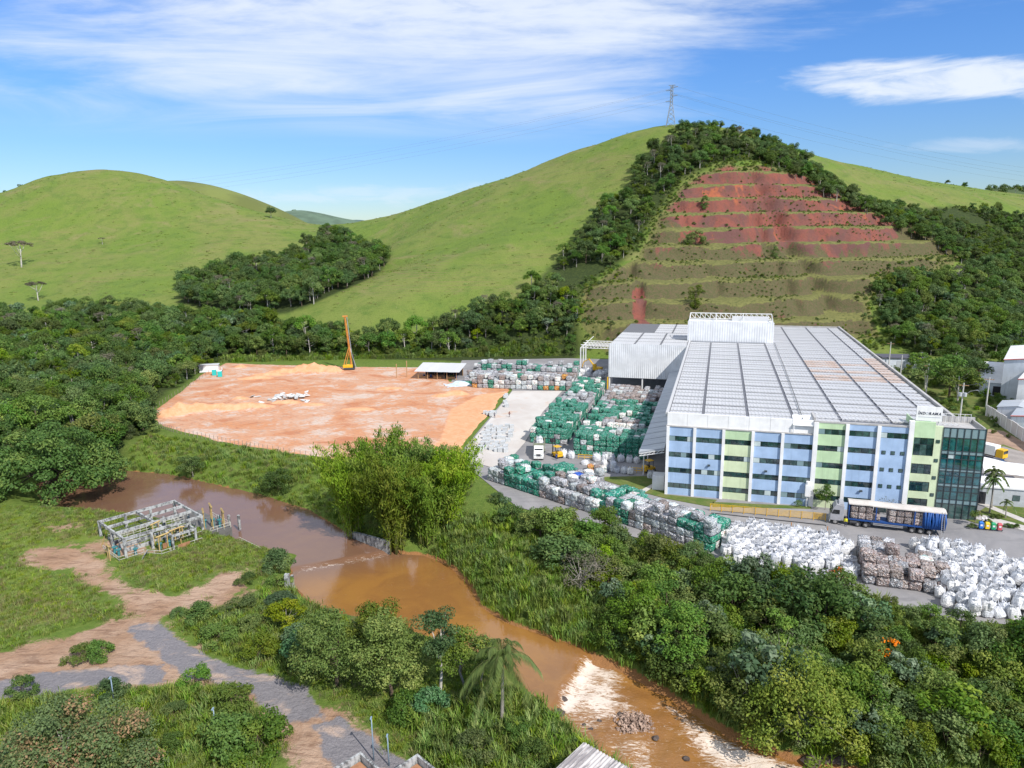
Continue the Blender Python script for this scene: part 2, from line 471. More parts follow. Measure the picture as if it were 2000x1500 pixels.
# dirt tracks and worn paving on the near left bank (photo pixels on ground about -2.8)
DIRT = [wpoly(p, -2.8) for p in (
    [(40, 1085), (140, 1070), (200, 1100), (260, 1150), (330, 1165), (420, 1125), (480, 1120), (490, 1160), (400, 1180), (345, 1200), (330, 1230), (390, 1290), (480, 1310), (560, 1330), (640, 1370), (720, 1420), (790, 1470), (830, 1510), (560, 1510), (545, 1440), (490, 1370), (420, 1330), (330, 1335), (200, 1350), (-60, 1360), (-60, 1290), (60, 1260), (190, 1215), (240, 1200), (200, 1160), (130, 1120), (60, 1115)],
    [(0, 1285), (-60, 1260), (-40, 1300), (120, 1310), (260, 1270), (330, 1270), (250, 1210), (120, 1240)],
    [(270, 1060), (300, 1085), (200, 1092), (120, 1075), (180, 1062)],
    [(330, 1170), (500, 1150), (495, 1170), (400, 1200), (350, 1205)],
    [(90, 1040), (150, 1030), (160, 1042), (110, 1052)])]
PATHP = [wpoly(p, -2.8) for p in (
    [(250, 1222), (310, 1215), (350, 1245), (420, 1285), (520, 1315), (600, 1345), (640, 1400), (560, 1410), (500, 1360), (440, 1335), (370, 1320), (340, 1300), (300, 1270), (260, 1240)],
    [(-60, 1345), (60, 1318), (180, 1305), (300, 1300), (330, 1312), (325, 1335), (200, 1340), (80, 1355), (-60, 1375)],
    [(660, 1400), (720, 1430), (800, 1480), (840, 1520), (700, 1520), (620, 1460), (600, 1410)])]
MEAD = [wpoly(p, -2.8) for p in ([(0, 1010), (190, 1020), (200, 1060), (40, 1085), (0, 1090)], [(-60, 1110), (60, 1115), (150, 1150), (200, 1190), (120, 1220), (-60, 1260)], [(480, 1050), (520, 1080), (510, 1110), (430, 1120), (340, 1155), (210, 1105), (300, 1090)])]
FORESTS = []          # filled below: world polygons whose floor is shaded litter and undergrowth
F_LEFT = hpoly([(-140, 640), (0, 625), (60, 628), (150, 612), (280, 612), (345, 622), (450, 632), (565, 636), (610, 655), (700, 668), (800, 672), (850, 645), (930, 610), (1000, 598), (1040, 580), (1120, 600), (1135, 690)]).tolist() + [list(G(x, y)[:2]) for x, y in [(1100, 705), (950, 706), (700, 700), (440, 700), (392, 722), (332, 765), (290, 800), (292, 836), (240, 860), (225, 905)]] + [list(G(x, y, -3)[:2]) for x, y in [(120, 925), (-160, 930), (-400, 900)]]
F_LEFT = np.array(F_LEFT)
F_PATCH = hpoly([(350, 592), (348, 560), (450, 530), (560, 505), (600, 490), (640, 460), (700, 472), (762, 500), (745, 530), (690, 560), (612, 596), (560, 612), (450, 615)])
F_BELT = hpoly([(985, 640), (1030, 570), (1100, 495), (1180, 410), (1240, 345), (1285, 285), (1320, 262), (1390, 256), (1480, 276), (1560, 312), (1610, 350), (1580, 348), (1500, 318), (1400, 320), (1330, 352), (1285, 410), (1240, 490), (1140, 560), (1128, 660), (1000, 660)])
F_RIGHT = hpoly([(1560, 318), (1640, 372), (1720, 392), (1800, 412), (1880, 405), (2000, 425), (2120, 430), (2120, 560), (2000, 545), (1900, 500), (1790, 442), (1680, 390), (1600, 352)])
F_EDGE = hpoly([(1490, 284), (1560, 318), (1640, 372), (1720, 408), (1800, 446), (1900, 488), (2000, 525), (2110, 550), (2110, 585), (1990, 560), (1900, 528), (1800, 478), (1700, 430), (1620, 390), (1550, 350), (1490, 322)])
F_LOW = np.vstack([hpoly([(1705, 565), (1760, 545), (1900, 545), (2000, 552), (2130, 560), (2150, 650)]), [[215, 262]], [G(x, y)[:2] for x, y in [(2000, 700), (1900, 715), (1800, 705)]], hpoly([(1730, 660)])])

def build_terrain():
    ys = np.r_[np.arange(30, 150, 0.75), np.arange(150, 285, 1.2), np.arange(285, 470, 0.85), np.arange(470, 760, 3.0), np.geomspace(760, 9000, 46)]
    ts = np.linspace(-1, 1, 520)
    T, Y = np.meshgrid(ts, ys)
    X = T * (45 + 0.92 * Y)
    P = np.c_[X.ravel(), Y.ravel()]
    z, fl, rs, qs, riser = height(P, True)
    far = P[:, 1] > 900
    z[far] = np.maximum(z[far], -30)
    jit = vnoise(P[:, 0], P[:, 1], 2.2, 1, 2) * 0.10 + vnoise(P[:, 0], P[:, 1], 9, 2, 3) * 0.25
    z = z + jit * sstep(fl, 0.5, 8) * np.clip((rs) / 2, 0, 1)
    def pmask(polys, soft, wob=0.0, ws=3.0, seed=11):
        m = np.zeros(len(P))
        for poly in polys:
            lo = poly.min(0) - 12; hi_ = poly.max(0) + 12
            s_ = ((P > lo) & (P < hi_)).all(1)
            if s_.any():
                d = sdf(P[s_], poly) + vnoise(P[s_, 0], P[s_, 1], ws, seed, 3) * wob
                m[s_] = np.maximum(m[s_], 1 - sstep(d, -soft, soft))
        return m
    dirt = pmask(DIRT, 2.6, 2.2, 5.0)
    path = pmask(PATHP, 1.4, 0.9, 3.0, 12)
    mead = pmask(MEAD, 3.0, 2.0, 6, 14)
    forest = pmask([F_LEFT, F_PATCH, F_BELT, F_RIGHT, F_LOW, F_EDGE], 3.0, 2.0, 6, 13)
    quarry = np.where(qs < 900, 1 - sstep(qs, -5, 3), 0)
    redn = np.clip((z - 40 + 16 * vnoise(P[:, 0], P[:, 1], 30, 88, 3) - 6 * sstep(P[:, 0], 60, 30)) / 16, 0, 1) * quarry
    redn = np.maximum(redn, 1.5 * np.exp(-((P[:, 0] - 58 - vnoise(P[:, 1], P[:, 1] * 0, 14, 4, 2) * 3) / 2.6) ** 2) * quarry * (z < 27))
    wet = (1 - sstep(rs, 0.0, 0.8))
    m1 = np.c_[dirt, path, forest, quarry]
    m2 = np.c_[riser, redn, mead, wet]
    ny, nx = X.shape
    idx = np.arange(ny * nx).reshape(ny, nx)
    F = np.c_[idx[:-1, :-1].ravel(), idx[:-1, 1:].ravel(), idx[1:, 1:].ravel(), idx[1:, :-1].ravel()]
    me = npmesh('ground', np.c_[P, z], F, True, {'mask1': m1, 'mask2': m2})
    return me

def terrain_mat():
    m = bpy.data.materials.new('ground'); m.use_nodes = True
    nt = m.node_tree; b = nt.nodes['Principled BSDF']
    co = nd(nt, 'ShaderNodeTexCoord').outputs['Object']
    a1 = nd(nt, 'ShaderNodeAttribute', attribute_name='mask1'); a2 = nd(nt, 'ShaderNodeAttribute', attribute_name='mask2')
    s1 = nd(nt, 'ShaderNodeSeparateColor', {0: a1.outputs['Color']}); s2 = nd(nt, 'ShaderNodeSeparateColor', {0: a2.outputs['Color']})
    dirt, path, forest, quarry = s1.outputs[0], s1.outputs[1], s1.outputs[2], a1.outputs['Alpha']
    riser, redn, mead, wet = s2.outputs[0], s2.outputs[1], s2.outputs[2], a2.outputs['Alpha']
    nL = noise(nt, co, 0.018, 5, 0.6, 0.6); nM = noise(nt, co, 0.11, 6, 0.65, 0.4); nS = noise(nt, co, 0.75, 6, 0.7); nT = noise(nt, co, 3.2, 4, 0.7)
    # pasture
    g = mix(nt, ss(nt, nL, 0.35, 0.68), (0.122, 0.182, 0.030), (0.158, 0.192, 0.046))
    g = mix(nt, ss(nt, nM, 0.42, 0.72), g, (0.092, 0.148, 0.028))
    g = mix(nt, mth(nt, 'MULTIPLY', ss(nt, nS, 0.50, 0.78), 0.75), g, (0.065, 0.100, 0.022))
    g = mix(nt, mth(nt, 'MULTIPLY', ss(nt, nT, 0.50, 0.72), 0.5), g, (0.175, 0.215, 0.055))
    # cattle-worn contour lines on the slopes
    zc_ = nd(nt, 'ShaderNodeSeparateXYZ', {0: co}).outputs[2]
    wv = nd(nt, 'ShaderNodeTexWave', {'Vector': vscale(nt, co, (0.004, 0.004, 0.42)), 'Scale': 1.0, 'Distortion': 5.0, 'Detail': 4.0, 'Detail Scale': 2.5}, bands_direction='Z')
    hillm = ss(nt, zc_, 14, 30)
    trail = mth(nt, 'MULTIPLY', mth(nt, 'MULTIPLY', ss(nt, wv.outputs[1], 0.72, 0.98), hillm), ss(nt, nL, 0.45, 0.62))
    g = mix(nt, mth(nt, 'MULTIPLY', trail, 0.6), g, (0.20, 0.150, 0.075))
    dryp = noise(nt, vscale(nt, co, (1, 1, 2.2), loc=(4, 1, 7)), 0.028, 6, 0.66, 1.0)
    g = mix(nt, mth(nt, 'MULTIPLY', mth(nt, 'MULTIPLY', ss(nt, dryp, 0.52, 0.70), hillm), 0.6), g, (0.215, 0.185, 0.085))
    # near banks: deeper green; mown meadow bits lighter
    nearm = ss(nt, zc_, 3.0, 0.5)
    g = mix(nt, mth(nt, 'MULTIPLY', nearm, 0.75), g, mix(nt, ss(nt, nS, 0.4, 0.65), (0.085, 0.140, 0.022), (0.135, 0.185, 0.036)))
    mm = ss(nt, mth(nt, 'ADD', mead, mth(nt, 'MULTIPLY', mth(nt, 'SUBTRACT', nS, 0.5), 0.9)), 0.35, 0.8)
    g = mix(nt, mth(nt, 'MULTIPLY', mm, 0.6), g, mix(nt, ss(nt, nM, 0.45, 0.6), (0.16, 0.21, 0.035), (0.20, 0.165, 0.075)))
    # forest floor
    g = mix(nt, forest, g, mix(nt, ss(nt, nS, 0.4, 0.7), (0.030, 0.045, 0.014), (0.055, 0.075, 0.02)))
    # worn earth
    dn_ = mth(nt, 'ADD', mth(nt, 'MULTIPLY', mth(nt, 'SUBTRACT', noise(nt, co, 0.22, 8, 0.72, 0.8), 0.5), 2.5), mth(nt, 'MULTIPLY', mth(nt, 'SUBTRACT', nT, 0.5), 0.8))
    dm = ss(nt, mth(nt, 'ADD', dirt, dn_), 0.36, 0.72)
    earth = mix(nt, ss(nt, nM, 0.35, 0.65), (0.33, 0.205, 0.130), (0.43, 0.30, 0.215))
    earth = mix(nt, mth(nt, 'MULTIPLY', ss(nt, noise(nt, vscale(nt, co, (0.25, 1.1, 1), rot=(0, 0, 0.5)), 1.0, 8, 0.72, 0.8), 0.46, 0.66), 0.8), earth, (0.185, 0.108, 0.070))
    g = mix(nt, dm, g, earth)
    pm = ss(nt, mth(nt, 'ADD', path, mth(nt, 'MULTIPLY', mth(nt, 'SUBTRACT', nS, 0.5), 1.3)), 0.34, 0.66)
    worn = noise(nt, vscale(nt, co, (0.13, 0.26, 1), rot=(0, 0, 0.9)), 1.0, 8, 0.62, 0.9)
    asp = mix(nt, ss(nt, nT, 0.3, 0.7), (0.175, 0.165, 0.175), (0.225, 0.212, 0.220))
    asp = mix(nt, ss(nt, worn, 0.54, 0.68), asp, (0.42, 0.32, 0.26))
    g = mix(nt, pm, g, asp)
    # quarry: bare red risers high up, scrub over the lower ones, grass on the benches
    nQ = noise(nt, vscale(nt, co, (1, 1, 0.35)), 0.07, 6, 0.6, 0.8); nQ2 = noise(nt, vscale(nt, co, (1, 1, 0.25)), 0.55, 6, 0.7, 0.5)
    red = mix(nt, ss(nt, nQ, 0.36, 0.62), (0.135, 0.066, 0.058), (0.215, 0.074, 0.054))
    red = mix(nt, ss(nt, noise(nt, vscale(nt, co, (1, 1, .5), loc=(9, 4, 1)), 0.05, 5, 0.6, 1.0), 0.61, 0.68), red, (0.33, 0.105, 0.052))
    red = mix(nt, mth(nt, 'MULTIPLY', ss(nt, nQ2, 0.48, 0.7), 0.75), red, (0.115, 0.055, 0.048))
    scrub = mix(nt, ss(nt, nS, 0.38, 0.66), (0.090, 0.092, 0.038), (0.140, 0.100, 0.060))
    scrub = mix(nt, mth(nt, 'MULTIPLY', ss(nt, nT, 0.45, 0.7), 0.8), scrub, (0.040, 0.052, 0.020))
    bare = mth(nt, 'ADD', mth(nt, 'ADD', mth(nt, 'MULTIPLY', redn, 0.74), mth(nt, 'MULTIPLY', mth(nt, 'SUBTRACT', noise(nt, vscale(nt, co, (1, 0.6, 0.5), loc=(3, 8, 2)), 0.045, 7, 0.66, 1.2), 0.5), 2.4)), mth(nt, 'MULTIPLY', mth(nt, 'SUBTRACT', nQ2, 0.5), 0.7))
    face = mix(nt, ss(nt, bare, 0.26, 0.44), scrub, red)
    benchc = mix(nt, ss(nt, nS, 0.4, 0.65), (0.165, 0.160, 0.055), (0.095, 0.105, 0.034))
    rs_ = ss(nt, mth(nt, 'ADD', riser, mth(nt, 'MULTIPLY', mth(nt, 'SUBTRACT', nS, 0.5), 0.5)), 0.3, 0.7)
    q = mix(nt, rs_, benchc, face)
    q = mix(nt, mth(nt, 'MULTIPLY', ss(nt, nS, 0.56, 0.72), 0.8), q, (0.060, 0.070, 0.022))
    g = mix(nt, ss(nt, mth(nt, 'ADD', quarry, mth(nt, 'MULTIPLY', mth(nt, 'SUBTRACT', nM, 0.5), 0.9)), 0.4, 0.6), g, q)
    # scrubby rim round the cut
    # muddy waterline
    g = mix(nt, mth(nt, 'MULTIPLY', ss(nt, mth(nt, 'ADD', wet, mth(nt, 'MULTIPLY', mth(nt, 'SUBTRACT', nM, 0.5), 1.2)), 0.35, 0.7), 0.9), g, (0.30, 0.135, 0.058))
    g = nd(nt, 'ShaderNodeHueSaturation', {'Color': g, 'Saturation': 1.0, 'Value': 1.0}).outputs[0]
    nt.links.new(g, b.inputs['Base Color'])
    b.inputs['Roughness'].default_value = 0.92; b.inputs['Specular IOR Level'].default_value = 0.15
    hgt = mth(nt, 'ADD', mth(nt, 'MULTIPLY', nS, 0.9), mth(nt, 'MULTIPLY', nT, 0.35))
    bp = nd(nt, 'ShaderNodeBump', {'Height': hgt, 'Strength': 0.9, 'Distance': 0.55})
    nt.links.new(bp.outputs[0], b.inputs['Normal'])
    return m

g_me = build_terrain(); g_me.materials.append(terrain_mat())
ground = link(bpy.data.objects.new('ground', g_me)); ground['kind'] = 'structure'

# far hills on the skyline
def far_hill(name, pts, Y, depth, col, label):
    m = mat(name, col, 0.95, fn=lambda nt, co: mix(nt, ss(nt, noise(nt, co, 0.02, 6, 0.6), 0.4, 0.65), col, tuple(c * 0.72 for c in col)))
    crest = [GY(x, y, Y) for x, y in pts]
    n = 60; xs = np.linspace(crest[0][0], crest[-1][0], n); zs = np.interp(xs, [c[0] for c in crest], [c[2] for c in crest])
    zs = np.convolve(np.r_[[zs[0]] * 3, zs, [zs[-1]] * 3], np.ones(7) / 7, 'valid') + vnoise(xs, xs * 0, 90, 5, 3) * 3
    rows = np.linspace(-1, 1, 23); V = []
    for r in rows:
        k = 1 - abs(r) ** 1.8
        for x, z in zip(xs, zs): V.append((x, Y + r * depth, -40 + (z + 40) * k))
    idx = np.arange(len(V)).reshape(len(rows), n)
    F = np.c_[idx[:-1, :-1].ravel(), idx[:-1, 1:].ravel(), idx[1:, 1:].ravel(), idx[1:, :-1].ravel()]
    me = npmesh(name, V, F, True); me.materials.append(m)
    o = link(bpy.data.objects.new(name, me)); o['kind'] = 'structure'; o['label'] = label
    return o
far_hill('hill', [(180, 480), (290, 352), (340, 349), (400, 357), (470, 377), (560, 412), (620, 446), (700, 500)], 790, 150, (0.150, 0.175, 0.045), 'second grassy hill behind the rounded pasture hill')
far_hill('distant_hill', [(430, 470), (540, 416), (575, 408), (620, 414), (680, 428), (760, 437), (860, 445), (960, 470)], 1900, 420, (0.105, 0.16, 0.105), 'bluish far hill in the gap between the pastures')  # blue of the distance haze is mixed into this hill's colour
far_hill('distant_hill', [(560, 470), (660, 432), (700, 428), (730, 433), (800, 436), (900, 450)], 2600, 500, (0.07, 0.12, 0.12), 'dark wooded hill far behind the gap')  # haze blue is part of the base colour here too
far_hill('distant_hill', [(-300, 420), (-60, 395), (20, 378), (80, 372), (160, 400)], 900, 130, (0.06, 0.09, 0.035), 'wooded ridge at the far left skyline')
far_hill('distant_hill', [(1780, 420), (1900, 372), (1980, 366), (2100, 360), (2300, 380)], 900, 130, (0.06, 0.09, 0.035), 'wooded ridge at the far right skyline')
# ------------------------------------------------------------------ water
def build_river():
    lo = RIVER.min(0) - 2; hi_ = RIVER.max(0) + 2
    st = 0.55
    xs = np.arange(max(lo[0], -190), hi_[0], st); ys = np.arange(max(lo[1], 44), hi_[1], st)
    X, Y = np.meshgrid(xs, ys); P = np.c_[X.ravel(), Y.ravel()]
    d = sdf(P, RIVER)
    # first sill by the concrete wall, then the falls and the rapids below them
    def side(a, b):
        a = G(*a, WATER_Z)[:2]; b = G(*b, WATER_Z)[:2]; t = (b - a) / np.linalg.norm(b - a)
        return (P - a) @ np.array([t[1], -t[0]])
    sill = side((575, 1112), (765, 1078))            # + downstream (towards the camera)
    fall = side((1075, 1385), (1150, 1262))
    fall = fall + vnoise(P[:, 0], P[:, 1], 3, 7, 3) * 0.9
    east = P[:, 0] > -45
    z = np.full(len(P), WATER_Z + 0.28)
    z -= 0.32 * sstep(sill, -0.4, 0.6) * east
    dn = P[:, 0] > -2
    low = sstep(fall, -0.3, 1.6) * dn
    rap = sstep(fall, 0.0, 24) * dn
    z -= 0.85 * low + 0.75 * rap
    turb = low * (0.35 + 0.65 * (1 - sstep(fall, 2, 30)))
    z += (vnoise(P[:, 0], P[:, 1], 1.6, 21, 3) * 0.26 + vnoise(P[:, 0], P[:, 1], 4.0, 22, 2) * 0.16) * low
    z += vnoise(P[:, 0], P[:, 1], 3, 23, 2) * 0.02
    # foam: lip of the falls, plunge, streaks, second step at the right
    lip = np.exp(-((fall - 1.3) / 1.1) ** 2) * dn
    plunge = np.exp(-((fall - 4.2) / 2.6) ** 2) * dn * 0.62
    streak = np.clip(vnoise(P[:, 0] * 0.5 - P[:, 1] * 0.35, (P[:, 1] * 0.8 + P[:, 0] * 0.6) * 1.9, 5.0, 24, 4) * 1.3 + 0.10, 0, 1) * low * (1 - sstep(d, -6, -0.5) * 0.2)
    q2 = G(1590, 1475, -6.3)[:2]; step2 = np.exp(-(((P - q2) ** 2).sum(1)) / 26.0)
    q3 = G(1235, 1470, -6.3)[:2]; step3 = np.exp(-(((P - q3) ** 2).sum(1)) / 12.0)
    q4 = G(1395, 1455, -6.3)[:2]; step4 = np.exp(-(((P - q4) ** 2).sum(1)) / 14.0)
    rip = np.exp(-((sill - 0.9) / 1.0) ** 2) * east * 0.30 * (P[:, 0] < -15)
    q5 = G(1480, 1470, -6.3)[:2]; step5 = np.exp(-(((P - q5) ** 2).sum(1)) / 16.0)
    q6 = G(1190, 1300, -5.6)[:2]; step6 = np.exp(-(((P - q6) ** 2).sum(1)) / 9.0) * low
    foam = np.clip(lip * 0.8 + plunge * .9 + streak * 1.05 + step2 * 0.9 + step3 * 0.55 + step4 * 0.6 + step5 * .55 + step6 * .5 + rip * 1.6, 0, 1.2) * 0.92 * sstep(-d, 0.0, 1.8)
    calm = 1 - low
    keep = d < 1.6
    idx = -np.ones(len(P), int); idx[keep] = np.arange(keep.sum())
    I = idx.reshape(X.shape)
    F = np.c_[I[:-1, :-1].ravel(), I[:-1, 1:].ravel(), I[1:, 1:].ravel(), I[1:, :-1].ravel()]
    F = F[(F >= 0).all(1)]
    cols = np.c_[foam, calm, sstep(sill, -2, 10) * east, np.ones(len(P))][keep]
    return npmesh('river', np.c_[P, z][keep], F, True, {'water': cols})

def water_mat():
    m = bpy.data.materials.new('muddy_water'); m.use_nodes = True
    nt = m.node_tree; b = nt.nodes['Principled BSDF']
    co = nd(nt, 'ShaderNodeTexCoord').outputs['Object']
    a = nd(nt, 'ShaderNodeAttribute', attribute_name='water'); s = nd(nt, 'ShaderNodeSeparateColor', {0: a.outputs['Color']})
    nL = noise(nt, co, 0.12, 4, 0.6, 0.8); nS = noise(nt, vscale(nt, co, (1, 1.8, 1), rot=(0, 0, 0.6)), 1.1, 6, 0.7, 0.8)
    c = mix(nt, ss(nt, nL, 0.35, 0.65), (0.275, 0.132, 0.034), (0.225, 0.105, 0.032))
    c = mix(nt, ss(nt, nS, 0.55, 0.8), c, (0.31, 0.150, 0.045))
    pool = mth(nt, 'SUBTRACT', 1.0, s.outputs[2])
    c = mix(nt, mth(nt, 'MULTIPLY', pool, 0.75), c, (0.135, 0.078, 0.062))  # sky reflection on the upper pool worked into a darker, purplish base colour
    fm = ss(nt, mth(nt, 'ADD', s.outputs[0], mth(nt, 'MULTIPLY', mth(nt, 'SUBTRACT', noise(nt, vscale(nt, co, (0.45, 1.5, 0.4), rot=(0, 0, R_(38))), 1.5, 9, 0.80, 1.6), 0.5), 3.4)), 0.38, 0.95)
    c = mix(nt, mth(nt, 'MULTIPLY', fm, 0.88), c, (0.72, 0.63, 0.54))
    nt.links.new(c, b.inputs['Base Color'])
    rgh = mth(nt, 'ADD', 0.055, mth(nt, 'MULTIPLY', fm, 0.5))
    nt.links.new(rgh, b.inputs['Roughness'])
    b.inputs['IOR'].default_value = 1.42; b.inputs['Specular IOR Level'].default_value = 0.8
    rough = mth(nt, 'SUBTRACT', 1.0, s.outputs[1])
    h = mth(nt, 'ADD', mth(nt, 'MULTIPLY', noise(nt, vscale(nt, co, (1, 2.2, 1), rot=(0, 0, 0.4)), 1.4, 3, 0.5, 0.3), 0.10), mth(nt, 'MULTIPLY', mth(nt, 'MULTIPLY', nS, rough), 0.9))
    h = mth(nt, 'ADD', h, mth(nt, 'MULTIPLY', mth(nt, 'MULTIPLY', noise(nt, co, 2.2, 3, 0.6), s.outputs[2]), 0.12))
    bp = nd(nt, 'ShaderNodeBump', {'Height': h, 'Strength': 0.42, 'Distance': 0.30})
    nt.links.new(bp.outputs[0], b.inputs['Normal'])
    return m
me = build_river(); me.materials.append(water_mat())
river = link(bpy.data.objects.new('river', me)); river['kind'] = 'structure'

# ------------------------------------------------------------------ levelled earth of the building site
HEAPS = []
def heap(px, py, L, W, H, ang, seed):
    p = G(px, py); HEAPS.append((p[0], p[1], L, W, H, R_(ang), seed))
for a in [(560, 728, 14, 4, 1.5, 5, 1), (600, 727, 8, 5, 2.6, 0, 2), (625, 727, 7, 5, 2.5, 10, 3), (650, 727, 7, 5, 2.3, 0, 4), (530, 733, 12, 4, 1.0, 0, 5), (500, 740, 12, 5, .9, 8, 6),
          (340, 812, 9, 6, 2.2, 30, 7), (372, 806, 10, 5, 1.9, 20, 8), (410, 800, 9, 5, 1.6, 10, 9), (455, 800, 9, 5, 1.5, 5, 10), (500, 796, 10, 4, 1.4, 0, 11), (560, 788, 10, 4, .9, 0, 12), (470, 780, 5, 3, .8, 0, 13),
          (890, 772, 8, 5, 1.5, -10, 14), (860, 775, 6, 4, .9, 0, 15), (610, 792, 8, 3, .7, 0, 16), (700, 800, 10, 4, .5, 0, 17), (470, 718, 5, 3, 1.2, 0, 18), (760, 760, 9, 4, .6, 0, 19)]:
    heap(*a)
def site_height(P):
    z = np.full(len(P), 0.10) + vnoise(P[:, 0], P[:, 1], 11, 31, 4) * 0.16 + vnoise(P[:, 0], P[:, 1], 2.0, 32, 3) * 0.06
    hm = np.zeros(len(P))
    for x, y, L, W, H, an, sd in HEAPS:
        q = P - np.array([x, y]); c, s = math.cos(an), math.sin(an)
        a = (q[:, 0] * c + q[:, 1] * s) / (L * .55); bq = (-q[:, 0] * s + q[:, 1] * c) / (W * .55)
        r = np.sqrt(a * a + bq * bq) + vnoise(P[:, 0], P[:, 1], 2.5, 40 + sd, 3) * 0.25
        k = np.clip(1.25 - r, 0, 1); k = k * k * (3 - 2 * k)
        z += H * k * (1 + .25 * vnoise(P[:, 0], P[:, 1], 1.3, 60 + sd, 2)); hm = np.maximum(hm, np.clip(k * 2.5, 0, 1))
    return z, hm
def build_site():
    st = 0.9
    lo = PAD.min(0) - 3; hi_ = PAD.max(0) + 3
    xs = np.arange(lo[0], hi_[0], st); ys = np.arange(lo[1], hi_[1], st)
    X, Y = np.meshgrid(xs, ys); P = np.c_[X.ravel(), Y.ravel()]
    d = sdf(P, PAD) + vnoise(P[:, 0], P[:, 1], 6, 33, 2) * 0.8
    z, hm = site_height(P)
    z = z - 0.75 * sstep(d, -1.6, 0.6)
    fill = 1 - sstep(sdf(P, wpoly([(790, 905), (860, 860), (880, 800), (940, 770), (1000, 765), (890, 893)])), -2, 2)
    keep = d < 0.9
    idx = -np.ones(len(P), int); idx[keep] = np.arange(keep.sum()); I = idx.reshape(X.shape)
    F = np.c_[I[:-1, :-1].ravel(), I[:-1, 1:].ravel(), I[1:, 1:].ravel(), I[1:, :-1].ravel()]; F = F[(F >= 0).all(1)]
    return npmesh('building_site_earth', np.c_[P, z][keep], F, True, {'site': np.c_[np.maximum(hm, fill * .9), fill, hm * 0, hm * 0 + 1][keep]})
def site_mat():
    m = bpy.data.materials.new('red_earth'); m.use_nodes = True
    nt = m.node_tree; b = nt.nodes['Principled BSDF']; co = nd(nt, 'ShaderNodeTexCoord').outputs['Object']
    a = nd(nt, 'ShaderNodeAttribute', attribute_name='site'); s = nd(nt, 'ShaderNodeSeparateColor', {0: a.outputs['Color']})
    st = vscale(nt, co, (0.045, 0.060, 1), rot=(0, 0, R_(-12)))
    n1 = noise(nt, st, 1.0, 8, 0.66, 0.7); n2 = noise(nt, vscale(nt, co, (0.075, 0.105, 1), rot=(0, 0, R_(8)), loc=(5, 2, 0)), 1.0, 8, 0.70, 0.6); n3 = noise(nt, co, 0.5, 6, 0.7, 0.4)
    c = mix(nt, ss(nt, n1, 0.36, 0.62), (0.50, 0.235, 0.120), (0.51, 0.295, 0.19))
    c = mix(nt, mth(nt, 'MULTIPLY', ss(nt, mth(nt, 'ADD', mth(nt, 'MULTIPLY', n2, 0.7), mth(nt, 'MULTIPLY', n3, 0.3)), 0.49, 0.60), 0.9), c, (0.54, 0.45, 0.38))
    c = mix(nt, mth(nt, 'MULTIPLY', ss(nt, n2, 0.46, 0.37), 0.85), c, (0.42, 0.165, 0.080))
    c = mix(nt, mth(nt, 'MULTIPLY', ss(nt, n3, 0.52, 0.72), 0.45), c, (0.25, 0.165, 0.13))
    tr = nd(nt, 'ShaderNodeTexWave', {'Vector': vscale(nt, co, (0.13, 0.5, 1), rot=(0, 0, R_(-25))), 'Scale': 1.0, 'Distortion': 9.0, 'Detail': 5.0, 'Detail Scale': 0.8})
    c = mix(nt, mth(nt, 'MULTIPLY', ss(nt, tr.outputs[1], 0.8, 1.0), 0.35), c, (0.30, 0.17, 0.12))
    hp = ss(nt, mth(nt, 'ADD', s.outputs[0], mth(nt, 'MULTIPLY', mth(nt, 'SUBTRACT', n3, 0.5), 0.8)), 0.25, 0.7)
    c = mix(nt, hp, c, mix(nt, ss(nt, n3, 0.35, 0.65), (0.60, 0.285, 0.145), (0.64, 0.36, 0.21)))
    nt.links.new(c, b.inputs['Base Color']); b.inputs['Roughness'].default_value = 0.95; b.inputs['Specular IOR Level'].default_value = 0.12
    bp = nd(nt, 'ShaderNodeBump', {'Height': mth(nt, 'ADD', n3, n2), 'Strength': 0.6, 'Distance': 0.35}); nt.links.new(bp.outputs[0], b.inputs['Normal'])
    return m
me = build_site(); me.materials.append(site_mat())
o = link(bpy.data.objects.new('earth', me)); o['kind'] = 'structure'

def sheet(name, poly, z, material, sub=None):
    mb = MB(); mb.add([(x, y, z) for x, y in poly], [tuple(range(len(poly)))])
    o = mb.build(name, material)
    if o.data.polygons[0].normal.z < 0: o.data.flip_normals()
    o['kind'] = 'structure'
    return o

def asphalt_fn(nt, co):
    n1 = noise(nt, co, 0.10, 5, 0.6, 0.5); n2 = noise(nt, co, 0.9, 6, 0.7); n3 = noise(nt, vscale(nt, co, (0.09, 0.7, 1), rot=(0, 0, R_(-16))), 1.0, 5, 0.6, 0.8)
    c = mix(nt, ss(nt, n1, 0.35, 0.65), (0.205, 0.200, 0.205), (0.275, 0.265, 0.265))
    c = mix(nt, mth(nt, 'MULTIPLY', ss(nt, n3, 0.52, 0.70), 0.55), c, (0.155, 0.150, 0.155))
    c = mix(nt, mth(nt, 'MULTIPLY', ss(nt, n2, 0.55, 0.75), 0.5), c, (0.335, 0.315, 0.30))
    return c
M_ASPH = mat('yard_asphalt', fn=asphalt_fn, rough=0.88, spec=0.25, bump=(6, 0.25, 0.02))
def conc_fn(nt, co):
    n1 = noise(nt, co, 0.07, 5, 0.6, 0.8); n2 = noise(nt, co, 0.7, 6, 0.7); n3 = noise(nt, co, 0.16, 5, 0.65, 1.0)
    c = mix(nt, ss(nt, n1, 0.35, 0.65), (0.46, 0.42, 0.385), (0.53, 0.505, 0.475))
    c = mix(nt, mth(nt, 'MULTIPLY', ss(nt, n3, 0.56, 0.70), 0.8), c, (0.50, 0.36, 0.27))
    return mix(nt, mth(nt, 'MULTIPLY', ss(nt, n2, 0.55, 0.75), 0.4), c, (0.42, 0.40, 0.37))
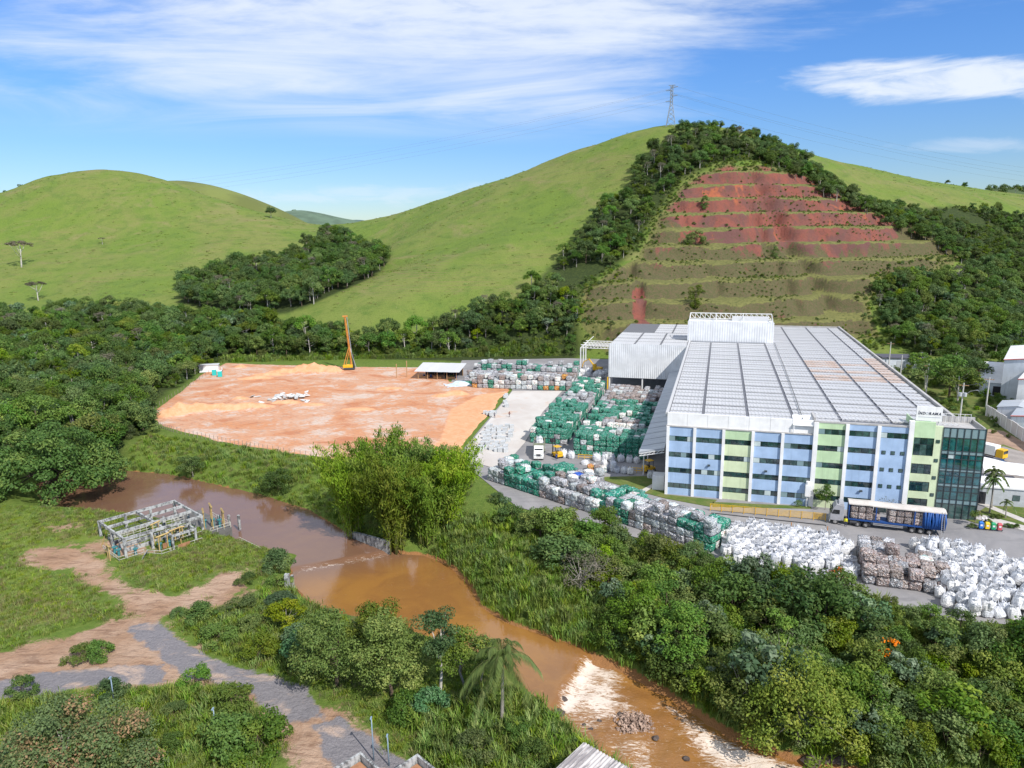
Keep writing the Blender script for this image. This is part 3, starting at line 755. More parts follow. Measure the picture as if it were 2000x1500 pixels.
M_PALE = mat('pale_slab', fn=conc_fn, rough=0.9, spec=0.2)
YARD = [G(x, y)[:2] for x, y in [(892, 893), (930, 925), (1010, 990), (1200, 1038), (1400, 1092), (1640, 1142), (1836, 1208), (2000, 1222)]] + [(140, 84), (186, 122), (170, 212), (146, 258), (110, 282), (50, 288), (24, 294), (-21, 292)] + [G(880, 748)[:2], G(1000, 748)[:2], G(1000, 763)[:2]]
sheet('yard', YARD, 0.0, M_ASPH)
sheet('pavement', [G(x, y)[:2] for x, y in [(1001, 764), (1098, 764), (1060, 805), (1025, 865), (1000, 893), (965, 915), (893, 894), (940, 840)]], 0.09, M_PALE)
# lawns round the factory
def lawn_fn(nt, co):
    n1 = noise(nt, co, 0.4, 6, 0.7); n2 = noise(nt, co, 4.0, 4, 0.7)
    c = mix(nt, ss(nt, n1, 0.35, 0.68), (0.085, 0.135, 0.030), (0.17, 0.17, 0.06))
    return mix(nt, mth(nt, 'MULTIPLY', ss(nt, n2, 0.5, 0.7), 0.6), c, (0.055, 0.090, 0.02))
M_LAWN = mat('lawn', fn=lawn_fn, rough=0.95, spec=0.1, bump=(9, 0.7, 0.06))
def lawn(px, z=0.10):
    poly = [G(x, y)[:2] for x, y in px]
    o = MB().prism(poly, -0.05, z).build('lawn', M_LAWN); o['kind'] = 'structure'
    import bmesh
    bm = bmesh.new(); bm.from_mesh(o.data); bmesh.ops.recalc_face_normals(bm, faces=bm.faces); bm.to_mesh(o.data); bm.free()
    return o
lawn([(1148, 928), (1180, 932), (1228, 931), (1297, 930), (1297, 966), (1400, 977), (1386, 990), (1300, 974), (1255, 962), (1200, 945)])
lawn([(1870, 1010), (1905, 1022), (1960, 1030), (2010, 1036), (2010, 1028), (1990, 1008), (2010, 1016), (2010, 960), (1960, 990), (1930, 988), (1912, 1000)])
lawn([(1392, 981), (1584, 990), (1584, 994), (1392, 990)])
M_PAVE = mat('path_concrete', (0.50, 0.47, 0.44), 0.9, var=0.15, vscl=0.8)
for p in ([(1243, 963), (1256, 965), (1284, 947), (1276, 945)], [(1895, 1012), (1905, 1003), (2010, 1030), (2010, 1040)], [(1910, 985), (1920, 982), (2010, 1018), (2010, 1026)]):
    o = MB().prism([G(x, y)[:2] for x, y in p], -0.03, 0.13).build('path', M_PAVE); o['kind'] = 'structure'
# street beside the factory
sheet('road', [G(x, y)[:2] for x, y in [(1905, 880), (1960, 872), (2060, 900), (2060, 990), (1985, 965), (1935, 905)]], 0.012, mat('street', (0.30, 0.27, 0.25), 0.9, var=0.2, vscl=0.3))
sheet('verge', [(112, 286), (148, 262), (174, 214), (188, 165), (132, 138), (104, 142), (100, 160), (106, 230)], 0.008, M_LAWN)
sheet('dirt_strip', [G(x, y)[:2] for x, y in [(1930, 838), (1960, 842), (2040, 885), (2040, 900), (1960, 868), (1922, 872)]], 0.020, mat('bare_soil', (0.32, 0.22, 0.16), 0.95, var=0.3, vscl=0.4))
# ------------------------------------------------------------------ the factory
FA = G(1298, 964); F_ANG = R_(-16.5)
FD = np.array([math.cos(F_ANG), math.sin(F_ANG), 0]); FN = np.array([-FD[1], FD[0], 0])
def FB(u, v, w=0.0): return FA + FD * u + FN * v + np.array([0, 0, w])

def streak_fn(col, dark=0.55, pale=None):
    def fn(nt, co):
        n1 = noise(nt, vscale(nt, co, (1.6, 1.6, 0.10)), 1.0, 6, 0.65, 0.2); n2 = noise(nt, co, 0.35, 5, 0.6); n3 = noise(nt, vscale(nt, co, (5, 5, 0.25)), 1.0, 4, 0.6)
        c = mix(nt, ss(nt, n2, 0.35, 0.7), col, tuple(min(1, x * 1.16 + 0.02) for x in col))
        c = mix(nt, mth(nt, 'MULTIPLY', ss(nt, n1, 0.52, 0.74), 0.55), c, tuple(x * dark for x in col))
        return mix(nt, mth(nt, 'MULTIPLY', ss(nt, n3, 0.56, 0.75), 0.35), c, pale or tuple(min(1, x * 1.3 + 0.05) for x in col))
    return fn
M_BLUE = mat('blue_render', fn=streak_fn((0.300, 0.415, 0.590), 0.80, (0.46, 0.54, 0.66)), rough=0.8, spec=0.2)
M_GREEN = mat('green_render', fn=streak_fn((0.420, 0.560, 0.350), 0.80), rough=0.8, spec=0.2)
M_GREEN2 = mat('pale_green_render', fn=streak_fn((0.510, 0.585, 0.385), 0.80), rough=0.8, spec=0.2)
M_WHITE = mat('white_paint', fn=streak_fn((0.70, 0.70, 0.70), 0.88), rough=0.6, spec=0.3)
M_CLAD = mat('white_cladding', fn=streak_fn((0.60, 0.615, 0.635), 0.86), rough=0.45, spec=0.4)
M_CONC = mat('grey_concrete', (0.42, 0.41, 0.40), 0.9, var=0.25, vscl=0.5)
M_STEELW = mat('white_steel', (0.68, 0.68, 0.68), 0.45)
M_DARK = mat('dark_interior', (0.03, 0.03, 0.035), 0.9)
M_FRAME = mat('window_frame', (0.035, 0.045, 0.05), 0.45, spec=0.5)
def glass_mat(name, col, rough=0.06):
    m = mat(name, rough=rough, spec=0.9, fn=lambda nt, co: mix(nt, ss(nt, noise(nt, co, 0.9, 4, 0.6), 0.4, 0.65), col, tuple(c * 1.9 + 0.004 for c in col)))
    b = m.node_tree.nodes['Principled BSDF']; b.inputs['IOR'].default_value = 1.65
    b.inputs['Coat Weight'].default_value = 0.6; b.inputs['Coat Roughness'].default_value = 0.03
    return m
M_GLASS = [glass_mat('green_glass', (0.012, 0.040, 0.036)), glass_mat('dark_glass', (0.006, 0.020, 0.022)), glass_mat('grey_glass', (0.03, 0.065, 0.060), 0.12)]
M_BLIND = mat('pale_blind', (0.46, 0.54, 0.54), 0.35, var=0.15)
M_SPAN = mat('spandrel_glass', (0.20, 0.29, 0.31), 0.12, spec=0.7, var=0.12, vscl=0.8)
def rooftin(nt, co):
    n1 = noise(nt, co, 0.05, 5, 0.6, 0.5); n2 = noise(nt, vscale(nt, co, (2.4, 0.12, 1)), 1.0, 4, 0.6); n3 = noise(nt, co, 0.5, 5, 0.6)
    c = mix(nt, ss(nt, n1, 0.35, 0.65), (0.49, 0.495, 0.505), (0.56, 0.565, 0.575))
    c = mix(nt, mth(nt, 'MULTIPLY', ss(nt, n2, 0.5, 0.72), 0.4), c, (0.42, 0.42, 0.435))
    return mix(nt, mth(nt, 'MULTIPLY', ss(nt, n3, 0.58, 0.75), 0.25), c, (0.36, 0.34, 0.33))
M_TIN = mat('roof_sheet', fn=rooftin, rough=0.5, spec=0.35)
M_RUST = mat('dusty_roof_sheet', fn=lambda nt, co: mix(nt, ss(nt, noise(nt, co, 0.35, 5, 0.6), 0.38, 0.62), (0.47, 0.35, 0.28), (0.55, 0.50, 0.47)), rough=0.6)
M_STRIP = mat('skylight_strip', (0.15, 0.155, 0.17), 0.5, var=0.25, vscl=1.5)
M_TINB = mat('grey_canopy_sheet', fn=lambda nt, co: mix(nt, ss(nt, noise(nt, vscale(nt, co, (0.1, 1.2, 1)), 1.0, 5, 0.6), 0.4, 0.65), (0.36, 0.39, 0.43), (0.44, 0.47, 0.50)), rough=0.5)

fac = empty('factory', tuple(FA), F_ANG, 'large white-roofed factory with blue and green striped office front and glass corner', 'factory')
W0, W1 = 13.9, 16.3
ROWS = [1.9, 5.05, 8.25, 11.5]
def ribbed(name, u0, u1, w0, w1, v, pitch, depth, material, parent, along='u'):
    """trapezoid-ribbed cladding sheet standing at v (or at u=v when along='v')"""
    xs = []; n = max(1, int((u1 - u0) / pitch))
    for i in range(n):
        a = u0 + (u1 - u0) * i / n; p = (u1 - u0) / n
        xs += [(a, 0), (a + p * .30, 0), (a + p * .45, depth), (a + p * .85, depth)]
    xs.append((u1, 0))
    mb = MB(); vs = []; fs = []
    for x, dd in xs:
        for w in (w0, w1): vs.append((x, v - dd, w) if along == 'u' else (v - dd, x, w))
    for i in range(len(xs) - 1): fs.append((2 * i, 2 * i + 2, 2 * i + 3, 2 * i + 1) if along == 'u' else (2 * i + 1, 2 * i + 3, 2 * i + 2, 2 * i))
    mb.add(vs, fs); return mb.build(name, material, parent)

# shell of the hall behind the front
sh = MB()
sh.b2(0.05, 51.4, 0.75, 146.5, 0, 15.9)
sh.build('hall_wall', M_CLAD, fac)
sh = MB(); sh.b2(0.0, 51.2, 0.9, 147, 15.9, 16.06); sh.build('roof_deck', M_STRIP, fac)
# white parapet band over the lower front
for k in range(7):
    a = 0.05 + k * 3.78
    MB().b2(a, a + 3.74, 0.32, 0.72, W0 + 0.12, W1 + 0.22).build('parapet_panel', M_WHITE, fac)
MB().b2(-0.12, 26.7, -0.12, 0.30, W0 - 0.05, W0 + 0.16).build('coping', M_CONC, fac)
# roof sheets: seven bays across, rows every 7.2 m, each tilted a little so a shadow line shows under its edge
def roof_sheet(L, D):
    xs = []; n = max(2, int(L / 0.69))
    for i in range(n):
        p = L / n; a = i * p
        xs += [(a, 0), (a + p * .55, 0), (a + p * .68, .05), (a + p * .87, .05)]
    xs.append((L, 0)); mb = MB(); vs = []; fs = []
    for x, h in xs: vs += [(x, 0, h + 0.20), (x, D, h + 0.10)]
    for i in range(len(xs) - 1): fs.append((2 * i, 2 * i + 2, 2 * i + 3, 2 * i + 1))
    k = len(vs); vs += [(0, 0, 0), (L, 0, 0)]; fs.append((k, k + 1, 2 * (len(xs) - 1), 0))
    mb.add(vs, fs); return mb
ucols = [0.35, 6.95, 15.2, 23.4, 31.7, 40.2, 47.7, 51.0]
rv = [0.9, 3.8] + [10.6 + 7.14 * i for i in range(19)] + [146.6]
rng = random.Random(3)
shm = {}
for i in range(len(ucols) - 1):
    L = ucols[i + 1] - ucols[i] - (0.58 if i < 6 else 0.05)
    for j in range(len(rv) - 1):
        for h in range(2 if rv[j + 1] - rv[j] > 4 else 1):
            full = rv[j + 1] - rv[j]
            two = full > 4
            D = (full / 2 if two else full) - (0.45 if h == 0 or not two else 1.0)
            v0 = rv[j] + (full / 2 if h else 0)
            u0 = ucols[i]
            if 100.5 < v0 + D / 2 < 113.5 and u0 + L / 2 < 25.5: continue
            if u0 > 26 and v0 < 3.6: continue
            rust = i >= 4 and 40 < v0 < 75 and rng.random() < (0.35 + 0.25 * (i - 4))
            key = (round(L, 2), round(D, 2), rust)
            if key not in shm: shm[key] = roof_sheet(L, D).mesh('roof_sheet', M_RUST if rust else M_TIN)
            inst('roof_sheet', shm[key], fac, (u0, v0, 16.05 + rng.uniform(0, .05)), 0)
# eaves gutters and right parapet
MB().b2(51.25, 51.75, 7.5, 147, 12.0, 16.75).build('side_parapet', M_CONC, fac)
MB().b2(-0.35, 0.2, 0.7, 147, 15.7, 16.5).build('gutter', mat('gutter_metal', (0.50, 0.50, 0.50), 0.5), fac)
MB().b2(0, 51.5, 146.7, 147.1, 8, 16.6).build('rear_parapet', M_CONC, fac)
pip = MB(); pip.tube([(24.6, 1.2, 16.5), (25.4, 40, 16.5), (26.2, 101, 16.5)], 0.07, 5); pip.build('lightning_cable', M_FRAME, fac)

# front bays
def window(u0, u1, w, h, n, rg, v=0.0, big=False):
    fr = MB()
    fr.b2(u0, u1, v + 0.10, v + 0.26, w - h / 2, w + h / 2)
    win = fr.build('window', M_FRAME, fac)
    p = (u1 - u0) / n
    for i in range(n):
        q = rg.random()
        mt = M_BLIND if q < 0.09 else M_SPAN if q < .15 else M_GLASS[1] if q < 0.42 else M_GLASS[2] if q < 0.66 else M_GLASS[0]
        MB().b2(u0 + i * p + 0.05, u0 + (i + 1) * p - 0.05, v + 0.07, v + 0.10, w - h / 2 + 0.06, w + h / 2 - 0.06).build('pane', mt, win)
    return win
pil = [(0.0, 0.55), (5.05, 5.6), (10.4, 10.95), (15.7, 16.25), (20.95, 21.5), (26.45, 27.25), (31.8, 32.4), (37.0, 37.6), (42.05, 42.85)]
bays = [('b', 0), ('b', 1), ('g', 2), ('b', 3), ('b', 4), ('g2', 5), ('b', 6), ('s', 7)]
rg = random.Random(11)
for i, (a, b) in enumerate(pil):
    top = W0 - 0.02 if i < 5 else (W1 + 0.05 if i < 8 else 17.6)
    MB().b2(a, b, -0.34, 0.4, 0, top).build('pillar', M_WHITE, fac)
H = 1.05
for kind, i in bays:
    a = pil[i][1]; b = pil[i + 1][0]; top = W0 - 0.05 if i < 5 else W1
    rows = ROWS if i < 5 else ROWS + [14.65]
    if kind == 's': rows = [14.65]
    ms = M_BLUE if kind in 'bs' else M_GREEN
    edges = [0.0]
    for r in rows: edges += [r - H / 2, r + H / 2]
    edges.append(top)
    for k in range(0, len(edges), 2):
        m_ = ms
        if kind == 'g' and k < len(edges) - 2: m_ = M_GREEN2
        if kind == 'g2' and k < 4: m_ = M_GREEN2
        if kind == 's' and k == 0:
            MB().b2(a, b, 0.02, 0.45, 1.0, edges[1]).build('spandrel', m_, fac)
            continue
        MB().b2(a, b, 0.02, 0.45, edges[k], edges[k + 1]).build('spandrel', m_, fac)
    for r in rows: window(a, b, r, H, 4, rg)
for r in (11.45, 8.25, 5.1):
    for uu in (38.35, 39.85, 41.4):
        w_ = MB().b2(uu - .34, uu + .34, -0.05, 0.0, r - .34, r + .34).build('window', M_FRAME, fac)
        MB().b2(uu - .27, uu + .27, -0.08, -0.05, r - .27, r + .27).build('pane', M_GLASS[2], w_)
w_ = MB().b2(37.6, 42.05, 0.05, 0.4, 0.0, 1.0).build('entrance_glazing', M_GLASS[1], fac)
# front terrace roof over the office part
MB().b2(26.5, 47.5, 0.46, 7.0, 15.6, 15.75).build('terrace_roof', M_TIN, fac)
MB().b2(26.5, 42.3, -0.05, 0.45, W1 + 0.003, W1 + 0.3).build('parapet', M_CONC, fac)
rl = MB()
for k in range(14):
    u = 27.2 + k * 1.12; rl.bar((u, 3.4, 15.7), (u, 3.4, 17.1), 0.07)
rl.bar((27.0, 3.4, 17.1), (42.0, 3.4, 17.1), 0.06); rl.bar((27.0, 3.4, 16.5), (42.0, 3.4, 16.5), 0.04)
rl.build('roof_railing', M_STEELW, fac)
MB().b2(26.4, 26.75, 0.5, 4.6, W0, 17.1).build('terrace_wall', M_CONC, fac)
# small white porch roof where the low front meets the tall one
pr = MB(); pr.add([(22.9, -0.2, W0 + 1.75), (26.4, -0.2, W0 + 1.75), (26.4, 3.1, W0 + 2.9), (22.9, 3.1, W0 + 2.9), (22.9, -0.2, W0 + 1.65), (26.4, -0.2, W0 + 1.65), (26.4, 3.1, W0 + 2.8), (22.9, 3.1, W0 + 2.8)], [(0, 1, 2, 3), (7, 6, 5, 4), (0, 4, 5, 1), (0, 3, 7, 4), (1, 5, 6, 2), (2, 6, 7, 3)])
pr.bar((23.0, -0.1, W0 + .1), (23.0, -0.1, W0 + 1.7), 0.14); pr.build('porch_roof', M_WHITE, fac)
# green stair tower
tz = MB(); tz.b2(42.85, 43.0, 0.0, 6.0, 0, 17.5); tz.build('tower_edge', M_GREEN, fac)
bigs = [(14.6, 11.3), (9.8, 7.9), (6.5, 4.6), (3.3, 0.9)]
ed = [17.5]
for t, b_ in bigs: ed += [t, b_]
ed.append(0)
for k in range(0, len(ed), 2):
    MB().b2(43.0, 46.2, -0.02, 0.5, ed[k + 1], ed[k]).build('tower_spandrel', M_GREEN if k < 2 else M_GREEN2, fac)
for t, b_ in bigs:
    w_ = MB().b2(43.0, 46.2, 0.12, 0.3, b_, t).build('window', M_FRAME, fac)
    for k in range(3):
        for (c0, c1) in ((0, .62), (.64, 1.0)):
            MB().b2(43.05 + k * 1.05, 44.03 + k * 1.05, 0.08, 0.12, b_ + .06 + (t - b_ - .1) * c0, b_ + .02 + (t - b_ - .1) * c1).build('pane', M_GLASS[rg.choice((0, 1, 1, 2))], w_)
MB().b2(46.2, 47.45, -0.02, 0.5, 0, 16.85).build('tower_wall', M_GREEN2, fac)
MB().b2(43.0, 47.4, 0.5, 6.0, 15.76, 16.4).build('tower_roof', M_CONC, fac)
MB().b2(44.8, 46.0, 2.5, 5.9, 16.4, 17.9).build('green_duct', mat('duct_green', (0.10, 0.28, 0.17), 0.6), fac)
for r in (14.1, 10.6, 7.4, 4.2):
    w_ = MB().b2(46.5, 47.1, -0.10, -0.03, r - .3, r + .3).build('window', M_FRAME, fac)
    MB().b2(46.56, 47.04, -0.13, -0.10, r - .24, r + .24).build('pane', M_GLASS[2], w_)
# glass corner
cw = MB(); GU = [47.5 + 1.085 * i for i in range(7)]
hs = [1.9, 2.6, .7, .9, 2.0, .5, .9, 1.6, .6, 1.0, 1.6, .9]; hs = [h * .915 for h in hs]; hs.append(16.7 - sum(hs))
typ = ['s', 'g', 's', 'g', 'g', 's', 'g', 'g', 's', 'g', 'g', 's', 'e']
zz = [16.7]
for h in hs: zz.append(zz[-1] - h)
for u in GU: cw.b2(u - .055, u + .055, -0.13, 0.05, 0, 16.72)
for z in zz[:-1]: cw.b2(47.45, 54.06, -0.10, 0.03, z - .045, z + .045)
for k in range(6):
    v = 0.05 + k * 1.15; cw.b2(53.96, 54.12, v - .05, v + .05, 0, 16.72)
for z in zz[:-1]: cw.b2(53.95, 54.09, 0.05, 6.4, z - .04, z + .04)
cwo = cw.build('curtain_wall', M_FRAME, fac)
M_TEAL = [glass_mat('teal_glass', (0.008, 0.060, 0.062), 0.02), glass_mat('deep_teal_glass', (0.005, 0.038, 0.048), 0.015), glass_mat('blue_teal_glass', (0.012, 0.075, 0.090), 0.03)]
for k in range(6):
    for j, t in enumerate(typ):
        m_ = M_SPAN if t == 's' else rg.choice(M_TEAL)
        if j in (3,) and k == 1: m_ = M_BLIND
        if t == 'e': m_ = M_GLASS[2]
        tl = 0.006 * (rg.random() - .5)
        o = MB().box((GU[k] + .5425, 0.0, (zz[j] + zz[j + 1]) / 2), (0.98, 0.03, hs[j] - .09), rz=tl, rx=tl).build('pane', m_, cwo)
for k in range(5):
    for j, t in enumerate(typ):
        MB().b2(53.99, 54.02, 0.1 + k * 1.15 + .06, 0.1 + (k + 1) * 1.15 - .02, zz[j + 1] + .05, zz[j] - .05).build('pane', M_SPAN if t == 's' else rg.choice(M_TEAL), cwo)
tf = MB(); tf.b2(47.46, 53.95, 0.1, 6.3, 16.0, 16.25); tf.b2(47.46, 54.1, 6.3, 6.6, 0, 17.3); tf.b2(53.7, 53.95, 0.2, 6.3, 16.25, 16.9); tf.b2(47.5, 53.9, .1, .25, 16.25, 16.74)
tf.build('glass_block_roof', M_CONC, fac)
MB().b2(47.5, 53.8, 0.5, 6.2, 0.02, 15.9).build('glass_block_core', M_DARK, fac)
rl = MB()
for k in range(8): rl.bar((46.3 + k * 1.0, 6.0, 16.2), (46.3 + k * 1.0, 6.0, 17.9), 0.07)
rl.bar((46.2, 6.0, 17.85), (53.4, 6.0, 17.85), 0.06); rl.build('roof_railing', M_STEELW, fac)

# roof monitor with an open lattice behind it
mo = MB(); mo.b2(-0.9, 25.8, 101.9, 110.6, 16.0, 22.5); mo.build('monitor_body', M_CLAD, fac)
ribbed('monitor_cladding', -0.9, 25.8, 16.3, 22.8, 101.85, 0.75, 0.05, M_CLAD, fac)
tr = MB()
for (va, za) in ((110.4, 24.6),):
    tr.bar((-0.5, va, za), (25.4, va, za), 0.22); tr.bar((-0.5, va, 22.8), (25.4, va, 22.8), 0.18)
    n = 16
    for k in range(n):
        x0 = -0.5 + 25.9 * k / n; x1 = -0.5 + 25.9 * (k + 1) / n
        tr.bar((x0, va, 22.8), (x0, va, za), 0.14); tr.bar((x0, va, za), (x1, va, 22.8), 0.12)
for x in (-0.5, 8, 16.5, 25.4): tr.bar((x, 101.9, 22.8), (x, 110.4, 24.6), 0.2)
tr.build('monitor_lattice', M_STEELW, fac)
MB().b2(13, 24.5, 107.4, 109.5, 22.5, 23.9).build('monitor_duct', M_TIN, fac)

# rear wing with tall cladding over an open loading bay
MB().b2(-24.9, -0.1, 89.4, 120.2, 5.6, 16.0).build('wing_body', M_CLAD, fac)
MB().b2(-13.6, -0.1, 120.3, 147.2, 0, 16.02).build('wing_body', M_CLAD, fac)
ribbed('wing_cladding', -24.95, -0.3, 5.4, 16.5, 89.3, 0.62, 0.06, M_CLAD, fac)
MB().b2(-24.8, -0.2, 89.5, 147.1, 16.04, 16.10).build('roof_deck', M_STRIP, fac)
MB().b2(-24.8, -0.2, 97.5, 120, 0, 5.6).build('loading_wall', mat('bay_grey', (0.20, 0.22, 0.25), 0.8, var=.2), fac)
wp = MB()
for u in (-24.6, -14.0, -6.0): wp.b2(u - .2, u + .2, 89.5, 89.9, 0, 5.5)
wp.build('wing_post', M_STEELW, fac)
MB().b2(-25.3, -24.95, 88.9, 89.3, 0, 5.4).build('corner_guard', mat('safety_yellow', (0.72, 0.42, 0.02), 0.55), fac)
for (ua, ub, va, vb) in ((-24.6, -17.2, 90, 104), (-24.6, -17.2, 104.7, 119.6), (-16.6, -9.0, 90, 104), (-16.6, -9.0, 104.7, 119.6), (-8.4, -0.6, 90, 104), (-8.4, -0.6, 104.7, 119.6), (-13.2, -7.2, 120.6, 133), (-13.2, -7.2, 133.6, 146.6), (-6.6, -0.6, 120.6, 133), (-6.6, -0.6, 133.6, 146.6)):
    for h in range(2):
        D = (vb - va) / 2 - .4
        key = (round(ub - ua, 2), round(D, 2), 'w')
        if key not in shm: shm[key] = roof_sheet(ub - ua, D).mesh('roof_sheet', M_TIN)
        inst('roof_sheet', shm[key], fac, (ua, va + h * (D + .4), 16.1), 0)

# lean-to canopy along the west side
cp = MB()
cp.add([(-0.4, 1.2, 8.9), (-5.4, 1.2, 7.7), (-5.4, 93, 7.7), (-0.4, 93, 8.9), (-0.4, 1.2, 8.75), (-5.4, 1.2, 7.55), (-5.4, 93, 7.55), (-0.4, 93, 8.75)], [(0, 1, 2, 3)[::-1], (4, 5, 6, 7), (0, 4, 5, 1), (1, 5, 6, 2), (2, 6, 7, 3)])
can = cp.build('canopy', M_TINB, fac)
if can.data.polygons[0].normal.z < 0: can.data.flip_normals()
for k in range(20):
    v = 1.3 + k * 4.6
    MB().add([(-0.42, v, 8.97), (-5.42, v, 7.77), (-5.42, v + 4.45, 7.75), (-0.42, v + 4.45, 8.95)], [(0, 3, 2, 1)]).build('canopy_sheet', M_TINB, can)
ct = MB()
for k in range(11):
    v = 1.25 + k * 9.1
    ct.bar((-0.4, v, 8.65), (-5.3, v, 7.45), .12); ct.bar((-0.4, v, 8.1), (-5.3, v, 7.0), .12)
    for j in range(6): ct.bar((-0.4 - j * .82, v, 8.65 - j * .2), (-0.4 - (j + 1) * .82, v, 7.95 - j * .19), .08)
    if k: ct.b2(-5.4, -5.15, v - .12, v + .12, 0, 7.1)
ct.build('canopy_truss', M_STEELW, can)
MB().b2(-2.6, -0.3, 1.5, 3.9, 0, 3.1).build('side_annex', M_WHITE, fac)
# wall lamps and air unit on the front
for (u, w) in ((8.2, 6.6), (18.6, 6.3), (35.2, 3.9)):
    l = MB(); l.box((u, -0.25, w), (.5, .35, .18), rx=.5); l.bar((u, 0, w + .1), (u, -0.25, w), .06); l.build('wall_lamp', M_FRAME, fac)
au = MB(); au.b2(25.7, 26.6, -.95, -.05, 2.2, 4.4); au.cyl((26.1, -.5, 4.7), .35, .7, 'z', 10); au.bar((26.1, -.5, 0), (26.1, -.5, 2.2), .25)
au.build('air_unit', M_WHITE, fac)

# company sign on the roof edge
sg = empty('roof_sign', tuple(FB(45.2, 0.75, 17.52)), F_ANG, 'white rooftop signboard with dark company lettering above the green tower', 'sign')
MB().b2(-2.05, 2.05, 0, 0.22, 0.0, 2.55).build('board', M_WHITE, sg)
MB().b2(-1.75, 1.75, -0.02, -0.004, 0.66, 0.72).build('underline', mat('sign_grey', (0.35, 0.38, 0.45), 0.6), sg)
sgl = MB(); sgl.bar((-1.6, .3, -1.2), (-1.6, .3, 1.5), .12); sgl.bar((1.6, .3, -1.2), (1.6, .3, 1.5), .12); sgl.build('stand', M_STEELW, sg)
M_SIGNT = mat('sign_blue_black', (0.03, 0.035, 0.06), 0.6)
M_SIGNO = mat('sign_light_grey', (0.42, 0.45, 0.50), 0.6)
def text(ch, size, x, wid, material):
    c = bpy.data.curves.new('letter', 'FONT'); c.body = ch; c.size = size; c.shear = 0.2; c.extrude = 0.012; c.resolution_u = 3; c.offset = size * 0.025
    t = bpy.data.objects.new('letter', c); COL.objects.link(t)
    me = bpy.data.meshes.new_from_object(t.evaluated_get(bpy.context.evaluated_depsgraph_get())); bpy.data.objects.remove(t)
    me.name = 'letter'; me.materials.clear(); me.materials.append(material)
    xs = [v.co.x for v in me.vertices]; a, b = min(xs), max(xs)
    for v in me.vertices: v.co = (x + (v.co.x - a) / (b - a) * wid * .94, -0.025 - v.co.z, 1.15 + v.co.y)
    return link(bpy.data.objects.new('letter', me), sg)
xt = -1.76
for ch, sz, mt, wch in (('I', .92, M_SIGNT, .17), ('N', .66, M_SIGNT, .47), ('D', .66, M_SIGNT, .47), ('O', .66, M_SIGNO, .47), ('R', .66, M_SIGNT, .44), ('A', .66, M_SIGNT, .46), ('M', .66, M_SIGNT, .56), ('A', .66, M_SIGNT, .42)):
    text(ch, sz, xt, wch, mt); xt += wch + 0.02
# ------------------------------------------------------------------ plants
def leaf_mat(name, c1, c2, c3, trans=0.25, rough=0.6):
    """leaf colour varies leaf by leaf (attribute), with broad clumps and from plant to plant"""
    m = bpy.data.materials.new(name); m.use_nodes = True
    nt = m.node_tree; b = nt.nodes['Principled BSDF']; out = nt.nodes['Material Output']
    co = nd(nt, 'ShaderNodeTexCoord').outputs['Object']
    a = nd(nt, 'ShaderNodeAttribute', attribute_name='leaf'); s = nd(nt, 'ShaderNodeSeparateColor', {0: a.outputs['Color']})
    rnd = nd(nt, 'ShaderNodeObjectInfo').outputs['Random']
    c = mix(nt, s.outputs[0], c1, c2)
    c = mix(nt, ss(nt, mth(nt, 'ADD', s.outputs[1], mth(nt, 'MULTIPLY', mth(nt, 'SUBTRACT', noise(nt, co, 0.5, 3, 0.5), 0.5), 0.7)), 0.55, 0.95), c, c3)
    h = nd(nt, 'ShaderNodeHueSaturation', {'Color': c, 'Hue': mth(nt, 'ADD', 0.472, mth(nt, 'MULTIPLY', rnd, 0.040)), 'Saturation': mth(nt, 'ADD', 0.82, mth(nt, 'MULTIPLY', mth(nt, 'FRACT', mth(nt, 'MULTIPLY', rnd, 7.3)), 0.3)),
                                           'Value': mth(nt, 'ADD', 0.76, mth(nt, 'MULTIPLY', mth(nt, 'FRACT', mth(nt, 'MULTIPLY', rnd, 13.7)), 0.85))})
    nt.links.new(h.outputs[0], b.inputs['Base Color']); b.inputs['Roughness'].default_value = rough; b.inputs['Specular IOR Level'].default_value = 0.25
    tr = nd(nt, 'ShaderNodeBsdfTranslucent', {'Color': mix(nt, 0.5, h.outputs[0], (0.16, 0.24, 0.03))})
    mx = nd(nt, 'ShaderNodeMixShader', {0: trans, 1: b.outputs[0], 2: tr.outputs[0]})
    nt.links.new(mx.outputs[0], out.inputs[0])
    return m
